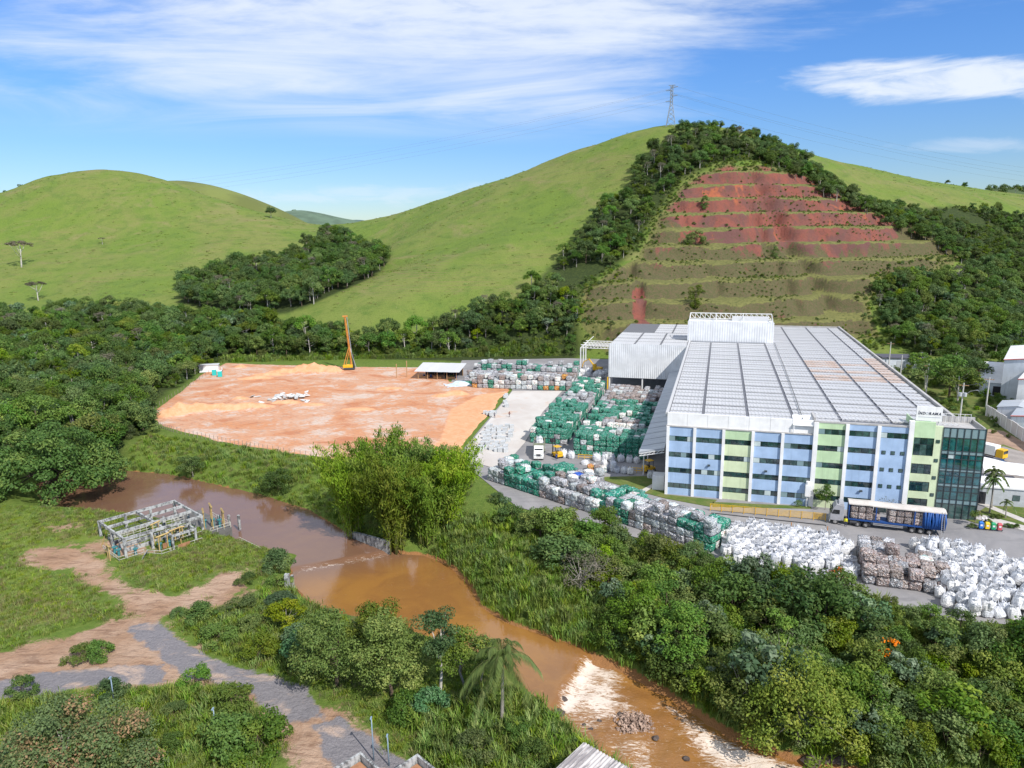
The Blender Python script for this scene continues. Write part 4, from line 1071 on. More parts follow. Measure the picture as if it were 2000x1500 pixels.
M_LEAF = {
    'dark': leaf_mat('dark_leaves', (0.036, 0.086, 0.018), (0.074, 0.140, 0.028), (0.130, 0.190, 0.040)),
    'mid': leaf_mat('green_leaves', (0.050, 0.110, 0.018), (0.095, 0.165, 0.028), (0.155, 0.220, 0.042)),
    'olive': leaf_mat('olive_leaves', (0.050, 0.098, 0.011), (0.090, 0.142, 0.017), (0.145, 0.185, 0.028)),
    'blue': leaf_mat('blue_green_leaves', (0.042, 0.095, 0.040), (0.085, 0.150, 0.066), (0.150, 0.210, 0.120)),
    'lime': leaf_mat('lime_leaves', (0.140, 0.180, 0.018), (0.235, 0.265, 0.030), (0.32, 0.32, 0.05)),
    'bamboo': leaf_mat('bamboo_leaves', (0.095, 0.180, 0.014), (0.165, 0.250, 0.022), (0.255, 0.310, 0.045), 0.35),
    'yellow': leaf_mat('yellow_green_leaves', (0.075, 0.145, 0.011), (0.125, 0.195, 0.016), (0.190, 0.240, 0.028), 0.3),
    'flush': leaf_mat('reddish_leaves', (0.045, 0.095, 0.022), (0.085, 0.145, 0.032), (0.26, 0.150, 0.045)),
    'grey': leaf_mat('grey_leaves', (0.085, 0.085, 0.055), (0.13, 0.12, 0.08), (0.16, 0.14, 0.10)),
    'bloom': leaf_mat('orange_bloom', (0.50, 0.10, 0.02), (0.60, 0.16, 0.03), (0.55, 0.2, 0.05)),
    'palm': leaf_mat('palm_leaves', (0.060, 0.110, 0.030), (0.100, 0.155, 0.042), (0.16, 0.20, 0.07)),
    'grass': leaf_mat('tall_grass', (0.100, 0.170, 0.018), (0.155, 0.225, 0.030), (0.230, 0.260, 0.055), 0.3),
    'cane': leaf_mat('cane_grass', (0.085, 0.165, 0.020), (0.135, 0.215, 0.032), (0.195, 0.250, 0.050), 0.3),
    'dry': leaf_mat('dry_grass', (0.13, 0.125, 0.045), (0.20, 0.17, 0.075), (0.24, 0.20, 0.09), 0.3),
}
M_BARK = mat('bark', (0.115, 0.085, 0.060), 0.95, var=0.35, vscl=2.5)
M_PALEBARK = mat('pale_bark', (0.50, 0.47, 0.42), 0.9, var=0.3, vscl=2.0)
M_GREYBARK = mat('grey_bark', (0.27, 0.245, 0.21), 0.9, var=0.3, vscl=2.0)

def leaves_mesh(name, pts, nrm, size, material, rs, aspect=0.62, droop=0.0, clump=None, bend=0.25):
    """one pointed, slightly folded leaf spray (2 quads) per point; nrm = facing direction"""
    n = len(pts)
    up = rs.normal(size=(n, 3)); N = nrm + rs.normal(size=(n, 3)) * 0.55; N /= np.linalg.norm(N, axis=1)[:, None] + 1e-9
    T = up - (up * N).sum(1)[:, None] * N; T[:, 2] -= droop; T /= np.linalg.norm(T, axis=1)[:, None] + 1e-9
    B = np.cross(N, T); s = size * rs.uniform(0.6, 1.35, n)[:, None]
    a = pts - T * s * .5; d = pts + T * s * .5 - N * s * bend
    l = pts + B * s * aspect * .5 - N * s * .08; r = pts - B * s * aspect * .5 - N * s * .08
    c = pts + N * s * .10
    V = np.stack([a, l, c, r, d], 1).reshape(-1, 3)
    o = np.arange(n)[:, None] * 5
    F = np.concatenate([o + np.array([0, 1, 4, 2]), o + np.array([0, 2, 4, 3])], 0)
    tint = rs.random(n); cl = clump if clump is not None else rs.random(n)
    C = np.repeat(np.c_[tint, cl, tint, np.ones(n)], 5, 0)
    me = npmesh(name, V, F, False, {'leaf': C}); me.materials.append(material)
    return me

def lobes_crown(rs, R, Z0, H, nl, lr, kind='round'):
    """lobe centres and radii filling a crown of radius R between heights Z0 and Z0+H"""
    C = []
    while len(C) < nl:
        p = rs.uniform(-1, 1, 3)
        if kind == 'round':
            if p @ p > 1 or p @ p < 0.12: continue
            if p[2] < -0.75: continue
        elif kind == 'flat':
            if p[0] ** 2 + p[1] ** 2 > 1: continue
            p[2] = (1 - (p[0] ** 2 + p[1] ** 2)) * 0.9 - 0.45 + rs.normal() * .22
        elif kind == 'tall':
            if p[0] ** 2 + p[1] ** 2 > (1 - .75 * max(p[2], 0)) ** 2: continue
        elif kind == 'dome':
            if p[0] ** 2 + p[1] ** 2 > 1: continue
            p[2] = 2 * math.sqrt(max(0, 1 - p[0] ** 2 - p[1] ** 2)) * rs.uniform(.62, 1) - 1
        C.append((p[0] * R, p[1] * R, Z0 + H * (p[2] + 1) / 2))
    C = np.array(C); rad = lr * rs.uniform(0.65, 1.3, nl)
    return C, rad

def crown(rs, name, C, rad, per, size, material, flat=0.75, keep_top=0.35, **kw):
    P = []; N = []; K = []
    for c, r in zip(C, rad):
        n = max(6, int(per * (r / rad.mean()) ** 2))
        v = rs.normal(size=(n, 3)); v /= np.linalg.norm(v, axis=1)[:, None]
        v = v[(v[:, 2] > -0.45) | (rs.random(n) < keep_top)]
        rr = r * rs.uniform(0.55, 1.08, len(v))[:, None]
        P.append(c + v * rr * np.array([1, 1, flat])); nn = v.copy(); nn[:, 2] += 0.45; N.append(nn); K.append(np.full(len(v), rs.random()) * .7 + rs.random(len(v)) * .3)
    return leaves_mesh(name, np.vstack(P), np.vstack(N), size, material, rs, clump=np.concatenate(K), **kw)

def trunk(rs, name, h, r, C, material, nb=7, lean=0.06, forked=1, fork_h=0.45):
    mb = MB()
    top = np.array([rs.normal() * lean * h, rs.normal() * lean * h, h])
    base = np.array([0, 0, -1.2])
    k = 5; pts = [base + (top - base) * t + (np.array([rs.normal(), rs.normal(), 0]) * h * .018 if 0 < t < 1 else 0) for t in np.linspace(0, 1, k)]
    mb.tube(pts, [r * (1.25 - .85 * t) for t in np.linspace(0, 1, k)], 6)
    if len(C):
        sel = C[np.argsort(rs.random(len(C)))[:nb]]
        for c in sel:
            t = rs.uniform(fork_h, 0.95); a = base + (top - base) * t
            m1 = a + (c - a) * .5 + np.array([0, 0, -.06 * np.linalg.norm(c - a)])
            r0 = r * (1.1 - .8 * t) * .62
            mb.tube([a, m1, c], [r0, r0 * .6, r0 * .22], 5)
    return mb.mesh(name, material, True)

class Proto:
    """a kind of plant: one trunk mesh and one crown mesh shared by all of its kind"""
    def __init__(s, crown_me, trunk_me, extra=None): s.c = crown_me; s.t = trunk_me; s.x = extra or []

def tree_proto(seed, leaf, R, Z0, H, nl, lr, per, size, bark=None, kind='round', tr=0.22, nb=7, flat=.75, th=None, **kw):
    rs = np.random.RandomState(seed)
    C, rad = lobes_crown(rs, R, Z0, H, nl, lr, kind)
    return Proto(crown(rs, 'crown', C, rad, per, size, M_LEAF[leaf], flat, **kw), trunk(rs, 'trunk', th or (Z0 + H * .62), tr, C, bark or M_BARK, nb))

# forest kinds (crown about 8 to 10 m across)
FOREST = [tree_proto(100 + i, lf, R, z0, h, nl, lr, per, sz, bk, kd, tr) for i, (lf, R, z0, h, nl, lr, per, sz, bk, kd, tr) in enumerate([
    ('dark', 3.9, 3.0, 6.6, 26, 1.45, 115, .52, M_BARK, 'round', .22), ('dark', 4.3, 3.4, 5.6, 28, 1.40, 110, .50, M_GREYBARK, 'dome', .24),
    ('mid', 3.6, 3.2, 6.0, 24, 1.30, 115, .48, M_BARK, 'round', .20), ('mid', 4.0, 4.2, 5.2, 25, 1.35, 110, .50, M_PALEBARK, 'dome', .20),
    ('olive', 3.3, 3.6, 5.6, 22, 1.20, 105, .46, M_GREYBARK, 'round', .18), ('dark', 3.0, 3.0, 8.4, 24, 1.25, 115, .48, M_GREYBARK, 'tall', .22),
    ('olive', 4.4, 4.6, 4.2, 26, 1.25, 105, .46, M_PALEBARK, 'flat', .20), ('mid', 3.2, 2.2, 5.6, 20, 1.35, 115, .50, M_BARK, 'dome', .18),
    ('blue', 2.6, 3.4, 4.6, 14, 1.05, 70, .62, M_PALEBARK, 'round', .15),
    ('grey', 2.7, 4.6, 4.4, 20, .85, 34, .36, M_PALEBARK, 'round', .17), ('yellow', 3.2, 3.0, 5.4, 22, 1.15, 100, .44, M_GREYBARK, 'dome', .18)])]
SPECIES = ['dark round-crowned', 'dark domed', 'mid-green round', 'mid-green pale-trunked', 'olive', 'tall dark', 'flat-topped olive', 'low mid-green', 'silvery pale-trunked', 'sparse grey', 'yellow-green domed']
# scrub kinds for the river bank
BUSH = [tree_proto(200 + i, lf, R, z0, h, nl, lr, per, sz, bk, kd, .10, 6) for i, (lf, R, z0, h, nl, lr, per, sz, bk, kd) in enumerate([
    ('mid', 2.4, .2, 3.6, 20, .85, 120, .30, M_BARK, 'dome'), ('olive', 2.2, .3, 3.4, 18, .80, 120, .28, M_BARK, 'dome'), ('dark', 2.5, .2, 3.8, 20, .85, 125, .30, M_BARK, 'dome'),
    ('yellow', 2.0, .3, 3.6, 18, .75, 120, .27, M_BARK, 'round'), ('blue', 2.1, .6, 3.8, 15, .75, 90, .36, M_GREYBARK, 'round'), ('mid', 2.0, .4, 5.0, 20, .80, 120, .30, M_BARK, 'tall')])]
BUSHKIND = ['mid-green domed', 'olive domed', 'dark green domed', 'yellow-green', 'blue-green', 'upright green']

def grass_clump(seed, leaf, n, h, spread, wdt, lean):
    rs = np.random.RandomState(seed)
    b = np.c_[rs.normal(size=(n, 2)) * spread, np.full(n, -.05)]
    dr = rs.normal(size=(n, 2)); dr /= np.linalg.norm(dr, axis=1)[:, None]
    hh = h * rs.uniform(.55, 1.15, n); ln = hh * lean * rs.uniform(.4, 1.4, n)
    side = np.c_[-dr[:, 1], dr[:, 0], np.zeros(n)] * wdt
    d3 = np.c_[dr, np.zeros(n)]
    m = b + d3 * (ln * .35)[:, None] + np.c_[np.zeros((n, 2)), hh * .62]
    t = b + d3 * ln[:, None] + np.c_[np.zeros((n, 2)), hh * .92]
    V = np.stack([b - side * .6, b + side * .6, m + side, m - side, t], 1).reshape(-1, 3)
    o = np.arange(n)[:, None] * 5
    F = np.concatenate([o + np.array([0, 1, 2]), o + np.array([0, 2, 3]), o + np.array([3, 2, 4])], 0)
    tint = rs.random(n)
    me = npmesh('grass_clump', V, F, False, {'leaf': np.repeat(np.c_[tint, rs.random(n), tint, np.ones(n)], 5, 0)}); me.materials.append(M_LEAF[leaf]); return me

def scatter_object(name, me_list, pts, rots, scl, idx, label=None):
    """one 'stuff' object: geometry nodes put the given meshes on its points"""
    col = bpy.data.collections.new(name + '_kinds')
    for i, ms in enumerate(me_list):
        for m_ in [ms]:
            o = bpy.data.objects.new('%s_kind_%02d' % (name, i), m_); col.objects.link(o)
    me = bpy.data.meshes.new(name); me.vertices.add(len(pts)); me.vertices.foreach_set('co', np.asarray(pts, np.float32).ravel())
    for an, ty, arr in (('rotz', 'FLOAT', rots), ('scl', 'FLOAT', scl), ('kind', 'INT', idx)):
        a = me.attributes.new(an, ty, 'POINT'); a.data.foreach_set('value', np.asarray(arr, np.float32 if ty == 'FLOAT' else np.int32))
    o = link(bpy.data.objects.new(name, me)); o['kind'] = 'stuff'
    if label: o['label'] = label
    ng = bpy.data.node_groups.new(name, 'GeometryNodeTree')
    ng.interface.new_socket('Geometry', in_out='INPUT', socket_type='NodeSocketGeometry'); ng.interface.new_socket('Geometry', in_out='OUTPUT', socket_type='NodeSocketGeometry')
    gi = ng.nodes.new('NodeGroupInput'); go = ng.nodes.new('NodeGroupOutput')
    ci = ng.nodes.new('GeometryNodeCollectionInfo'); ci.inputs['Collection'].default_value = col; ci.inputs['Separate Children'].default_value = True; ci.inputs['Reset Children'].default_value = True
    ip = ng.nodes.new('GeometryNodeInstanceOnPoints'); ip.inputs['Pick Instance'].default_value = True
    def att(nm, ty):
        a = ng.nodes.new('GeometryNodeInputNamedAttribute'); a.data_type = ty; a.inputs['Name'].default_value = nm; return a.outputs[0]
    cx = ng.nodes.new('ShaderNodeCombineXYZ'); ng.links.new(att('rotz', 'FLOAT'), cx.inputs[2])
    ng.links.new(gi.outputs[0], ip.inputs['Points']); ng.links.new(ci.outputs[0], ip.inputs['Instance'])
    ng.links.new(att('kind', 'INT'), ip.inputs['Instance Index'])
    ng.links.new(cx.outputs[0], ip.inputs['Rotation']); ng.links.new(att('scl', 'FLOAT'), ip.inputs['Scale'])
    ng.links.new(ip.outputs[0], go.inputs[0])
    md = o.modifiers.new('scatter', 'NODES'); md.node_group = ng
    return o

def join_proto(p, name):
    """trunk and crown of a kind as one mesh (for the mass of trees)"""
    def arr(me):
        v = np.empty(len(me.vertices) * 3, np.float32); me.vertices.foreach_get('co', v); return v.reshape(-1, 3)
    me = p.c.copy(); me.name = name
    return me

def plant(p, name, loc, rz, sc, label=None, cat='tree', group=None):
    e = empty(name, loc, rz, label, cat, group)
    e.scale = (sc, sc, sc) if not isinstance(sc, tuple) else sc
    inst('trunk', p.t, e); inst('crown', p.c, e)
    for nm, me in p.x: inst(nm, me, e)
    return e

def jgrid(poly, step, rs, jit=0.42):
    lo = poly.min(0); hi_ = poly.max(0)
    X, Y = np.meshgrid(np.arange(lo[0], hi_[0], step), np.arange(lo[1], hi_[1], step))
    X[1::2] += step / 2
    P = np.c_[X.ravel(), Y.ravel()] + rs.uniform(-jit, jit, (X.size, 2)) * step
    return P[sdf(P, poly) < 0]

rsP = np.random.RandomState(77)
cand = []       # x, y, scale, kind, zone
def zone(poly, step, kinds, smin, smax, zi, thin=0.0, clear=None):
    P = jgrid(poly, step, rsP)
    if thin: P = P[vnoise(P[:, 0], P[:, 1], 26, 50 + zi, 2) > thin - 0.35 + rsP.uniform(-.2, .2, len(P))]
    for p in P:
        cand.append((p[0], p[1], rsP.uniform(smin, smax), kinds[rsP.randint(len(kinds))], zi))
zone(F_LEFT, 5.4, [0, 0, 1, 2, 3, 4, 5, 5, 6, 7, 0, 1, 2, 4, 8, 9, 10, 3, 0], .55, 1.2, 0)
zone(F_PATCH, 6.2, [0, 0, 1, 1, 5, 3, 0, 4, 9], .75, 1.3, 1)
zone(F_BELT, 5.6, [0, 1, 2, 5, 5, 4, 7, 0, 3, 9, 6], .45, 1.15, 2, 0.12)
zone(F_RIGHT, 4.6, [0, 2, 4, 4, 7, 5, 1], .40, .80, 3, 0.22)
zone(F_EDGE, 4.6, [0, 1, 5, 2, 0, 4, 7, 3], .50, .95, 3, -0.2)
zone(F_LOW, 5.0, [0, 2, 4, 7, 8, 1, 3, 2, 10, 9], .50, 1.1, 4, 0.0)
cand = [c for c in cand if not (c[1] < 305 and sdf(np.array([[c[0], c[1]]]), FLAT)[0] < 3.5)]
CZ = height(np.array([[c[0], c[1]] for c in cand]))
tall = []
for c, z in zip(cand, CZ):
    px, py, dep = proj((c[0], c[1], z + 6 * c[2]))
    seen = -30 < px < 2030 and 0 < py < 1530
    tall.append(c[2] / dep if seen else 0)
order = np.argsort(-np.array(tall))
ZN = ['in the forest around the earthen site', 'in the grove between the hills', 'in the wooded strip left of the terraced cut', 'on the scrubby shoulder right of the terraced cut', 'on the wooded slope right of the factory']
single = set(order[:225].tolist())
fx = [[], [], [], []]
for i, (c, z) in enumerate(zip(cand, CZ)):
    rz = rsP.uniform(0, 6.28)
    if i in single and tall[i] > 0:
        plant(FOREST[c[3]], 'forest_tree', (c[0], c[1], z - .1), rz, (c[2] * rsP.uniform(.9, 1.1), c[2] * rsP.uniform(.9, 1.1), c[2] * rsP.uniform(.85, 1.2)), '%s tree %s' % (SPECIES[c[3]], ZN[c[4]]), 'tree', 'trees ' + ZN[c[4]])
    else:
        fx[0].append((c[0], c[1], z - .1)); fx[1].append(rz); fx[2].append(c[2] * rsP.uniform(.9, 1.1)); fx[3].append(c[3])
scatter_object('forest', [p.c for p in FOREST], *fx, label='mass of farther forest trees')
fo = bpy.data.objects['forest']
o2 = scatter_object('forest_trunks', [p.t for p in FOREST], *fx, label='trunks of the farther forest trees')

# undergrowth in the woods and scrub on the quarry benches
ux = [[], [], [], []]
def under(poly, step, smin, smax, kinds, thin=None, sd=0):
    P = jgrid(poly, step, rsP, .5)
    if thin is not None: P = P[vnoise(P[:, 0], P[:, 1], 18, 70 + sd, 3) > thin + rsP.uniform(-.15, .15, len(P))]
    P = P[(sdf(P, FLAT) > 1.2) | (P[:, 0] > 100)]
    if not len(P): return
    zs = height(P)
    for p, z in zip(P, zs):
        ux[0].append((p[0], p[1], z - .1)); ux[1].append(rsP.uniform(0, 6.28)); ux[2].append(rsP.uniform(smin, smax)); ux[3].append(kinds[rsP.randint(len(kinds))])
under(F_LEFT, 4.2, .5, 1.0, [0, 1, 2, 2, 5, 3])
under(F_BELT, 4.0, .35, .8, [0, 1, 2, 1, 4], -.1, 1)
under(F_RIGHT, 3.0, .3, .7, [1, 1, 0, 2], -0.3, 2)
under(F_LOW, 3.4, .4, 1.0, [0, 1, 2, 3, 4], -.25, 3)
under(QUARRY, 2.0, .07, .26, [1, 1, 0, 3], 0.10, 4)
under(QUARRY, 6.0, .2, .45, [1, 0, 3, 1], 0.30, 5)
_c = QUARRY.mean(0)
RIM = _c + (QUARRY - _c) * np.array([1.13, 1.16])
_r0 = len(ux[0]); under(RIM, 2.4, .16, .5, [1, 1, 0, 2, 3], -.35, 6)
_k = sdf(np.array(ux[0][_r0:])[:, :2], QUARRY) > -7
for _l in ux: _l[_r0:] = [v for v, q in zip(_l[_r0:], _k) if q]
under(np.array([(112, 284), (148, 262), (174, 214), (188, 165), (150, 150), (118, 170), (112, 230)]), 4.5, .25, .8, [0, 1, 3, 1, 2], -.15, 7)
scatter_object('undergrowth', [p.c for p in BUSH], *ux, label='undergrowth and scrub on the slopes')

# tufts, low shrubs and anthills on the pastures
HILLS = hpoly([(-140, 600), (0, 600), (340, 600), (600, 600), (900, 600), (1100, 480), (1280, 270), (1150, 296), (1000, 346), (860, 392), (735, 436)])
tP = np.vstack([np.c_[rsP.uniform(-420, 90, 6000), rsP.uniform(325, 655, 6000)], np.c_[rsP.uniform(100, 420, 1800), rsP.uniform(430, 640, 1800)]])
tz = height(tP)
kp = (tz > 9) & (sdf(tP, F_PATCH) > 2) & (sdf(tP, F_LEFT) > 2) & (sdf(tP, F_BELT) > 2) & (sdf(tP, QUARRY) > 3) & (vnoise(tP[:, 0], tP[:, 1], 40, 91, 4) > rsP.uniform(-.6, .35, len(tP)))
tP = tP[kp]; tz = tz[kp]
TUFT = [grass_clump(410, 'grass', 22, .34, .60, .10, .9), grass_clump(411, 'dry', 22, .32, .60, .10, .9), grass_clump(412, 'cane', 22, .40, .55, .12, .8)]
scatter_object('pasture_tufts', TUFT, np.c_[tP, tz], rsP.uniform(0, 6.28, len(tP)), rsP.uniform(.4, 1.3, len(tP)) ** 1.5, rsP.choice([0, 0, 1, 2], len(tP)), label='tufts of rough grass on the pasture hills')
# ------------------------------------------------------------------ single trees and shrubs
def at(px, py, dz=0.0):
    p = hit(px, py); return (p[0], p[1], zat(p[0], p[1]) + dz)

rt = tree_proto(301, 'dark', 12.6, 2.6, 12.2, 130, 2.0, 210, .52, M_BARK, 'dome', .75, 16, .55, th=9)
plant(rt, 'rain_tree', at(112, 985, -.2), .6, (1.06, 1.06, 1.22), 'huge spreading dark tree on the bank left of the muddy pool')
rt2 = tree_proto(302, 'dark', 6.6, .8, 8.0, 60, 1.5, 170, .48, M_BARK, 'dome', .4, 10, .7)
plant(rt2, 'round_tree', at(255, 848, -.2), 0, 1.0, 'dense rounded dark tree at the left corner of the earthen site')
plant(rt2, 'round_tree', at(70, 842, -.2), 2, (1.25, 1.25, 1.05), 'broad dark tree right behind the huge spreading tree')
plant(tree_proto(303, 'mid', 5.5, 3.0, 6.5, 40, 1.5, 150, .45, M_GREYBARK, 'dome', .3), 'broadleaf_tree', at(15, 872, -.2), 1, 1.2, 'green tree at the left edge above the huge spreading tree')
sm = tree_proto(304, 'olive', 2.9, 1.2, 4.2, 26, .8, 130, .28, M_GREYBARK, 'round', .14, 10, .7)
plant(sm, 'bank_tree', at(378, 934, -.1), 0, (1.25, 1.15, 1.05), 'thin olive tree leaning over the far bank of the pool')
plant(tree_proto(305, 'dark', 3.0, .3, 5.4, 30, .9, 140, .30, M_BARK, 'tall', .16), 'bank_tree', at(542, 962, -.1), 1, (1.2, 1.2, 1.1), 'dark upright tree on the far bank of the pool')

# bamboo: arching culms with feathery tops
def bamboo_proto(seed, h=19.5, nc=40, spread=5.6):
    rs = np.random.RandomState(seed); mb = MB(); P = []; N = []; K = []
    for i in range(nc):
        a = rs.uniform(0, 6.28); b0 = np.array([math.cos(a), math.sin(a), 0]) * rs.uniform(0.2, 1.6)
        out = np.array([math.cos(a), math.sin(a), 0]) * spread * rs.uniform(.25, 1.15); hh = h * rs.uniform(.68, 1.08)
        f = lambda t: b0 + out * t ** 2.1 + np.array([0, 0, hh * (t * 1.18 - .30 * t ** 3.2)])
        ts = np.linspace(0, 1, 7); mb.tube([f(t) - (np.array([0, 0, .8]) if t == 0 else 0) for t in ts], [.075 * (1.1 - .9 * t) for t in ts], 4)
        n = 420; t = rs.beta(1.9, 1.25, n) * .98 + .04
        ctr = np.array([f(q) for q in np.clip(t, 0, 1.02)]); rr = (0.45 + 1.25 * np.sin(np.clip(t, 0, 1) * 2.6)) * rs.uniform(.1, 1.15, n)
        d = rs.normal(size=(n, 3)); d /= np.linalg.norm(d, axis=1)[:, None]
        P.append(ctr + d * rr[:, None] * np.array([1, 1, .8]) - np.array([0, 0, .25])); nn = d * .5; nn[:, 2] += .9; N.append(nn); K.append(np.full(n, rs.random()) * .6 + rs.random(n) * .4)
    c = leaves_mesh('crown', np.vstack(P), np.vstack(N), .62, M_LEAF['bamboo'], rs, aspect=.34, droop=1.1, clump=np.concatenate(K), bend=.35)
    return Proto(c, mb.mesh('culms', mat('culm', (0.22, 0.25, 0.08), .6), True))
bam = [bamboo_proto(311), bamboo_proto(312, 17.0, 34, 6.2)]
def bamboo(i, px, py, rz, sc, lab):
    p = bam[i]; e = empty('bamboo_clump', at(px, py, -.2), rz, lab, 'bamboo', 'bamboo clumps by the pool'); e.scale = (sc, sc, sc)
    inst('culms', p.t, e); inst('crown', p.c, e)
bamboo(0, 690, 1048, 0.3, .98, 'leftmost feathery bamboo clump overhanging the pool')
bamboo(1, 745, 1012, 1.3, 1.02, 'bamboo clump at the back between the pool and the building site')
bamboo(0, 775, 1076, 2.2, 1.0, 'tallest bamboo clump behind the end of the concrete weir wall')
bamboo(1, 835, 1062, 3.4, 1.0, 'bamboo clump right of the weir wall')
bamboo(0, 880, 1030, 4.4, .88, 'rightmost arching bamboo clump beside the stacked bales')
bamboo(1, 830, 1000, 5.2, .92, 'bamboo clump nearest the pale pavement')

# foreground group
fg = [tree_proto(320, 'olive', 4.5, 2.2, 8.0, 52, 1.25, 210, .28, M_BARK, 'round', .22, 9), tree_proto(321, 'yellow', 4.3, 1.6, 9.0, 56, 1.2, 210, .27, M_BARK, 'round', .22, 9),
      tree_proto(322, 'dark', 2.5, 6.6, 5.4, 26, .95, 190, .27, M_PALEBARK, 'round', .20, 6, th=9), tree_proto(323, 'olive', 3.0, 3.0, 4.6, 28, .95, 170, .27, M_GREYBARK, 'dome', .15, 8)]
plant(fg[0], 'broadleaf_tree', at(655, 1342, -.1), .4, (1.0, 1.0, .95), 'olive broad tree at the road bend in the foreground')
plant(fg[1], 'broadleaf_tree', at(765, 1362, -.1), 1.4, (1.02, 1.02, 1.0), 'yellow-green broad tree in the middle of the foreground clump')
plant(fg[0], 'broadleaf_tree', at(730, 1325, -.1), 3.0, (.85, .85, 1.0), 'olive tree behind the yellow-green one by the river')
plant(fg[2], 'pale_trunk_tree', at(857, 1362, -.1), 0, (1.0, 1.0, .92), 'slender dark tree with a bare pale trunk left of the palm')
plant(fg[3], 'broadleaf_tree', at(905, 1345, -.1), 0, 1.0, 'small olive tree between the pale trunk and the palm')
plant(fg[3], 'broadleaf_tree', at(940, 1340, -.1), 2, .8, 'low olive tree right behind the palm')
sh_d = tree_proto(330, 'blue', 2.0, .1, 3.2, 20, .75, 150, .26, M_BARK, 'dome', .09, 6)
sh_o = tree_proto(331, 'olive', 2.1, .1, 2.3, 22, .65, 160, .22, M_BARK, 'dome', .08, 6)
sh_m = tree_proto(332, 'mid', 2.0, .1, 2.6, 22, .65, 160, .22, M_BARK, 'dome', .08, 6)
sh_k = tree_proto(333, 'dark', 2.1, .1, 2.6, 24, .65, 170, .22, M_BARK, 'dome', .08, 6)
sh_l = tree_proto(334, 'lime', 2.3, .6, 2.9, 26, .62, 120, .24, M_GREYBARK, 'dome', .10, 9)
def shrub(p, px, py, sc, lab, rz=0.0, name='shrub'): plant(p, name, at(px, py, -.05), rz, sc, lab, 'shrub', 'shrubs on the near bank')
shrub(sh_k, 545, 1118, 1.35, 'dark round bush beside the pool, right of the derelict pump station')
shrub(sh_l, 560, 1226, (1.15, 1.15, 1.1), 'bright lime-yellow little tree near the river edge', .5)
shrub(sh_d, 600, 1305, 1.5, 'blue-green bush left of the olive foreground tree', 1)
shrub(sh_d, 585, 1260, 1.0, 'blue-green bush just below the lime-yellow tree', 2)
shrub(sh_k, 800, 1400, 1.15, 'dark bush under the yellow-green foreground tree', 2)
shrub(sh_d, 840, 1395, 1.0, 'blue-green bush at the foot of the pale trunk', 2)
for i, (p, x, y, s, lab) in enumerate([
    (sh_k, 395, 1210, (1.1, 1.1, .8), 'dark low shrub left in the shrub patch above the paved track'), (sh_k, 352, 1207, .5, 'smallest dark shrub at the left tip of the shrub patch'), (sh_o, 428, 1252, (1.3, 1.1, .8), 'olive wide shrub in the middle of the shrub patch'),
    (sh_m, 468, 1194, (1.2, 1.0, .7), 'green low shrub at the top of the shrub patch'), (sh_o, 490, 1230, .85, 'small olive shrub right of the wide olive one'), (sh_o, 508, 1285, 1.1, 'olive shrub at the bottom of the shrub patch'),
    (sh_o, 160, 1290, (1.1, .9, .65), 'low olive shrub on the grass island in the dirt'), (sh_k, 194, 1288, (.8, .8, 1.0), 'dark upright shrub on the grass island in the dirt'), (sh_m, 381, 1338, .85, 'green shrub on the kerb of the paved track'),
    (sh_m, 44, 1362, .8, 'green shrub at the left end of the paved track'), (sh_k, 222, 1365, (.9, .9, .8), 'dark shrub around the left lamp post'), (sh_o, 455, 1392, (1.35, 1.2, 1.0), 'olive shrub beside the wide end of the track'),
    (sh_k, 445, 1462, 1.5, 'dark shrub behind the second lamp post'), (sh_m, 505, 1470, (1.6, 1.5, 1.3), 'large green shrub at the edge of the sandy track'), (sh_k, 482, 1140, (.8, .8, .45), 'small dark mound of leaves below the round pool bush'),
    (sh_m, 545, 1150, (.9, .9, .8), 'green shrub against the short concrete post'), (sh_d, 548, 1185, (1.0, 1.0, .6), 'flat blue-green shrub above the lime-yellow tree'), (sh_k, 335, 1465, .7, 'dark shrub in the middle of the front lawn'),
    (sh_k, 340, 1395, .6, 'small dark shrub in the rough grass between the lamp posts'), (sh_m, 930, 1482, 1.0, 'green shrub in the tall grass left of the tin roof'), (sh_k, 1052, 1492, .9, 'dark shrub just left of the tin roof'), (sh_m, 1010, 1440, .8, 'green shrub right of the palm foot')]):
    shrub(p, x, y, s, lab, i * 1.3)
big = tree_proto(340, 'flush', 8.6, 1.0, 8.6, 95, 1.6, 250, .33, M_GREYBARK, 'dome', .4, 14, .7, th=7)
plant(big, 'flowering_tree', (*G(140, 1540, -2.8)[:2], -3.0), .5, (.90, .88, .86), 'wide tree with reddish-brown flush filling the bottom left corner')

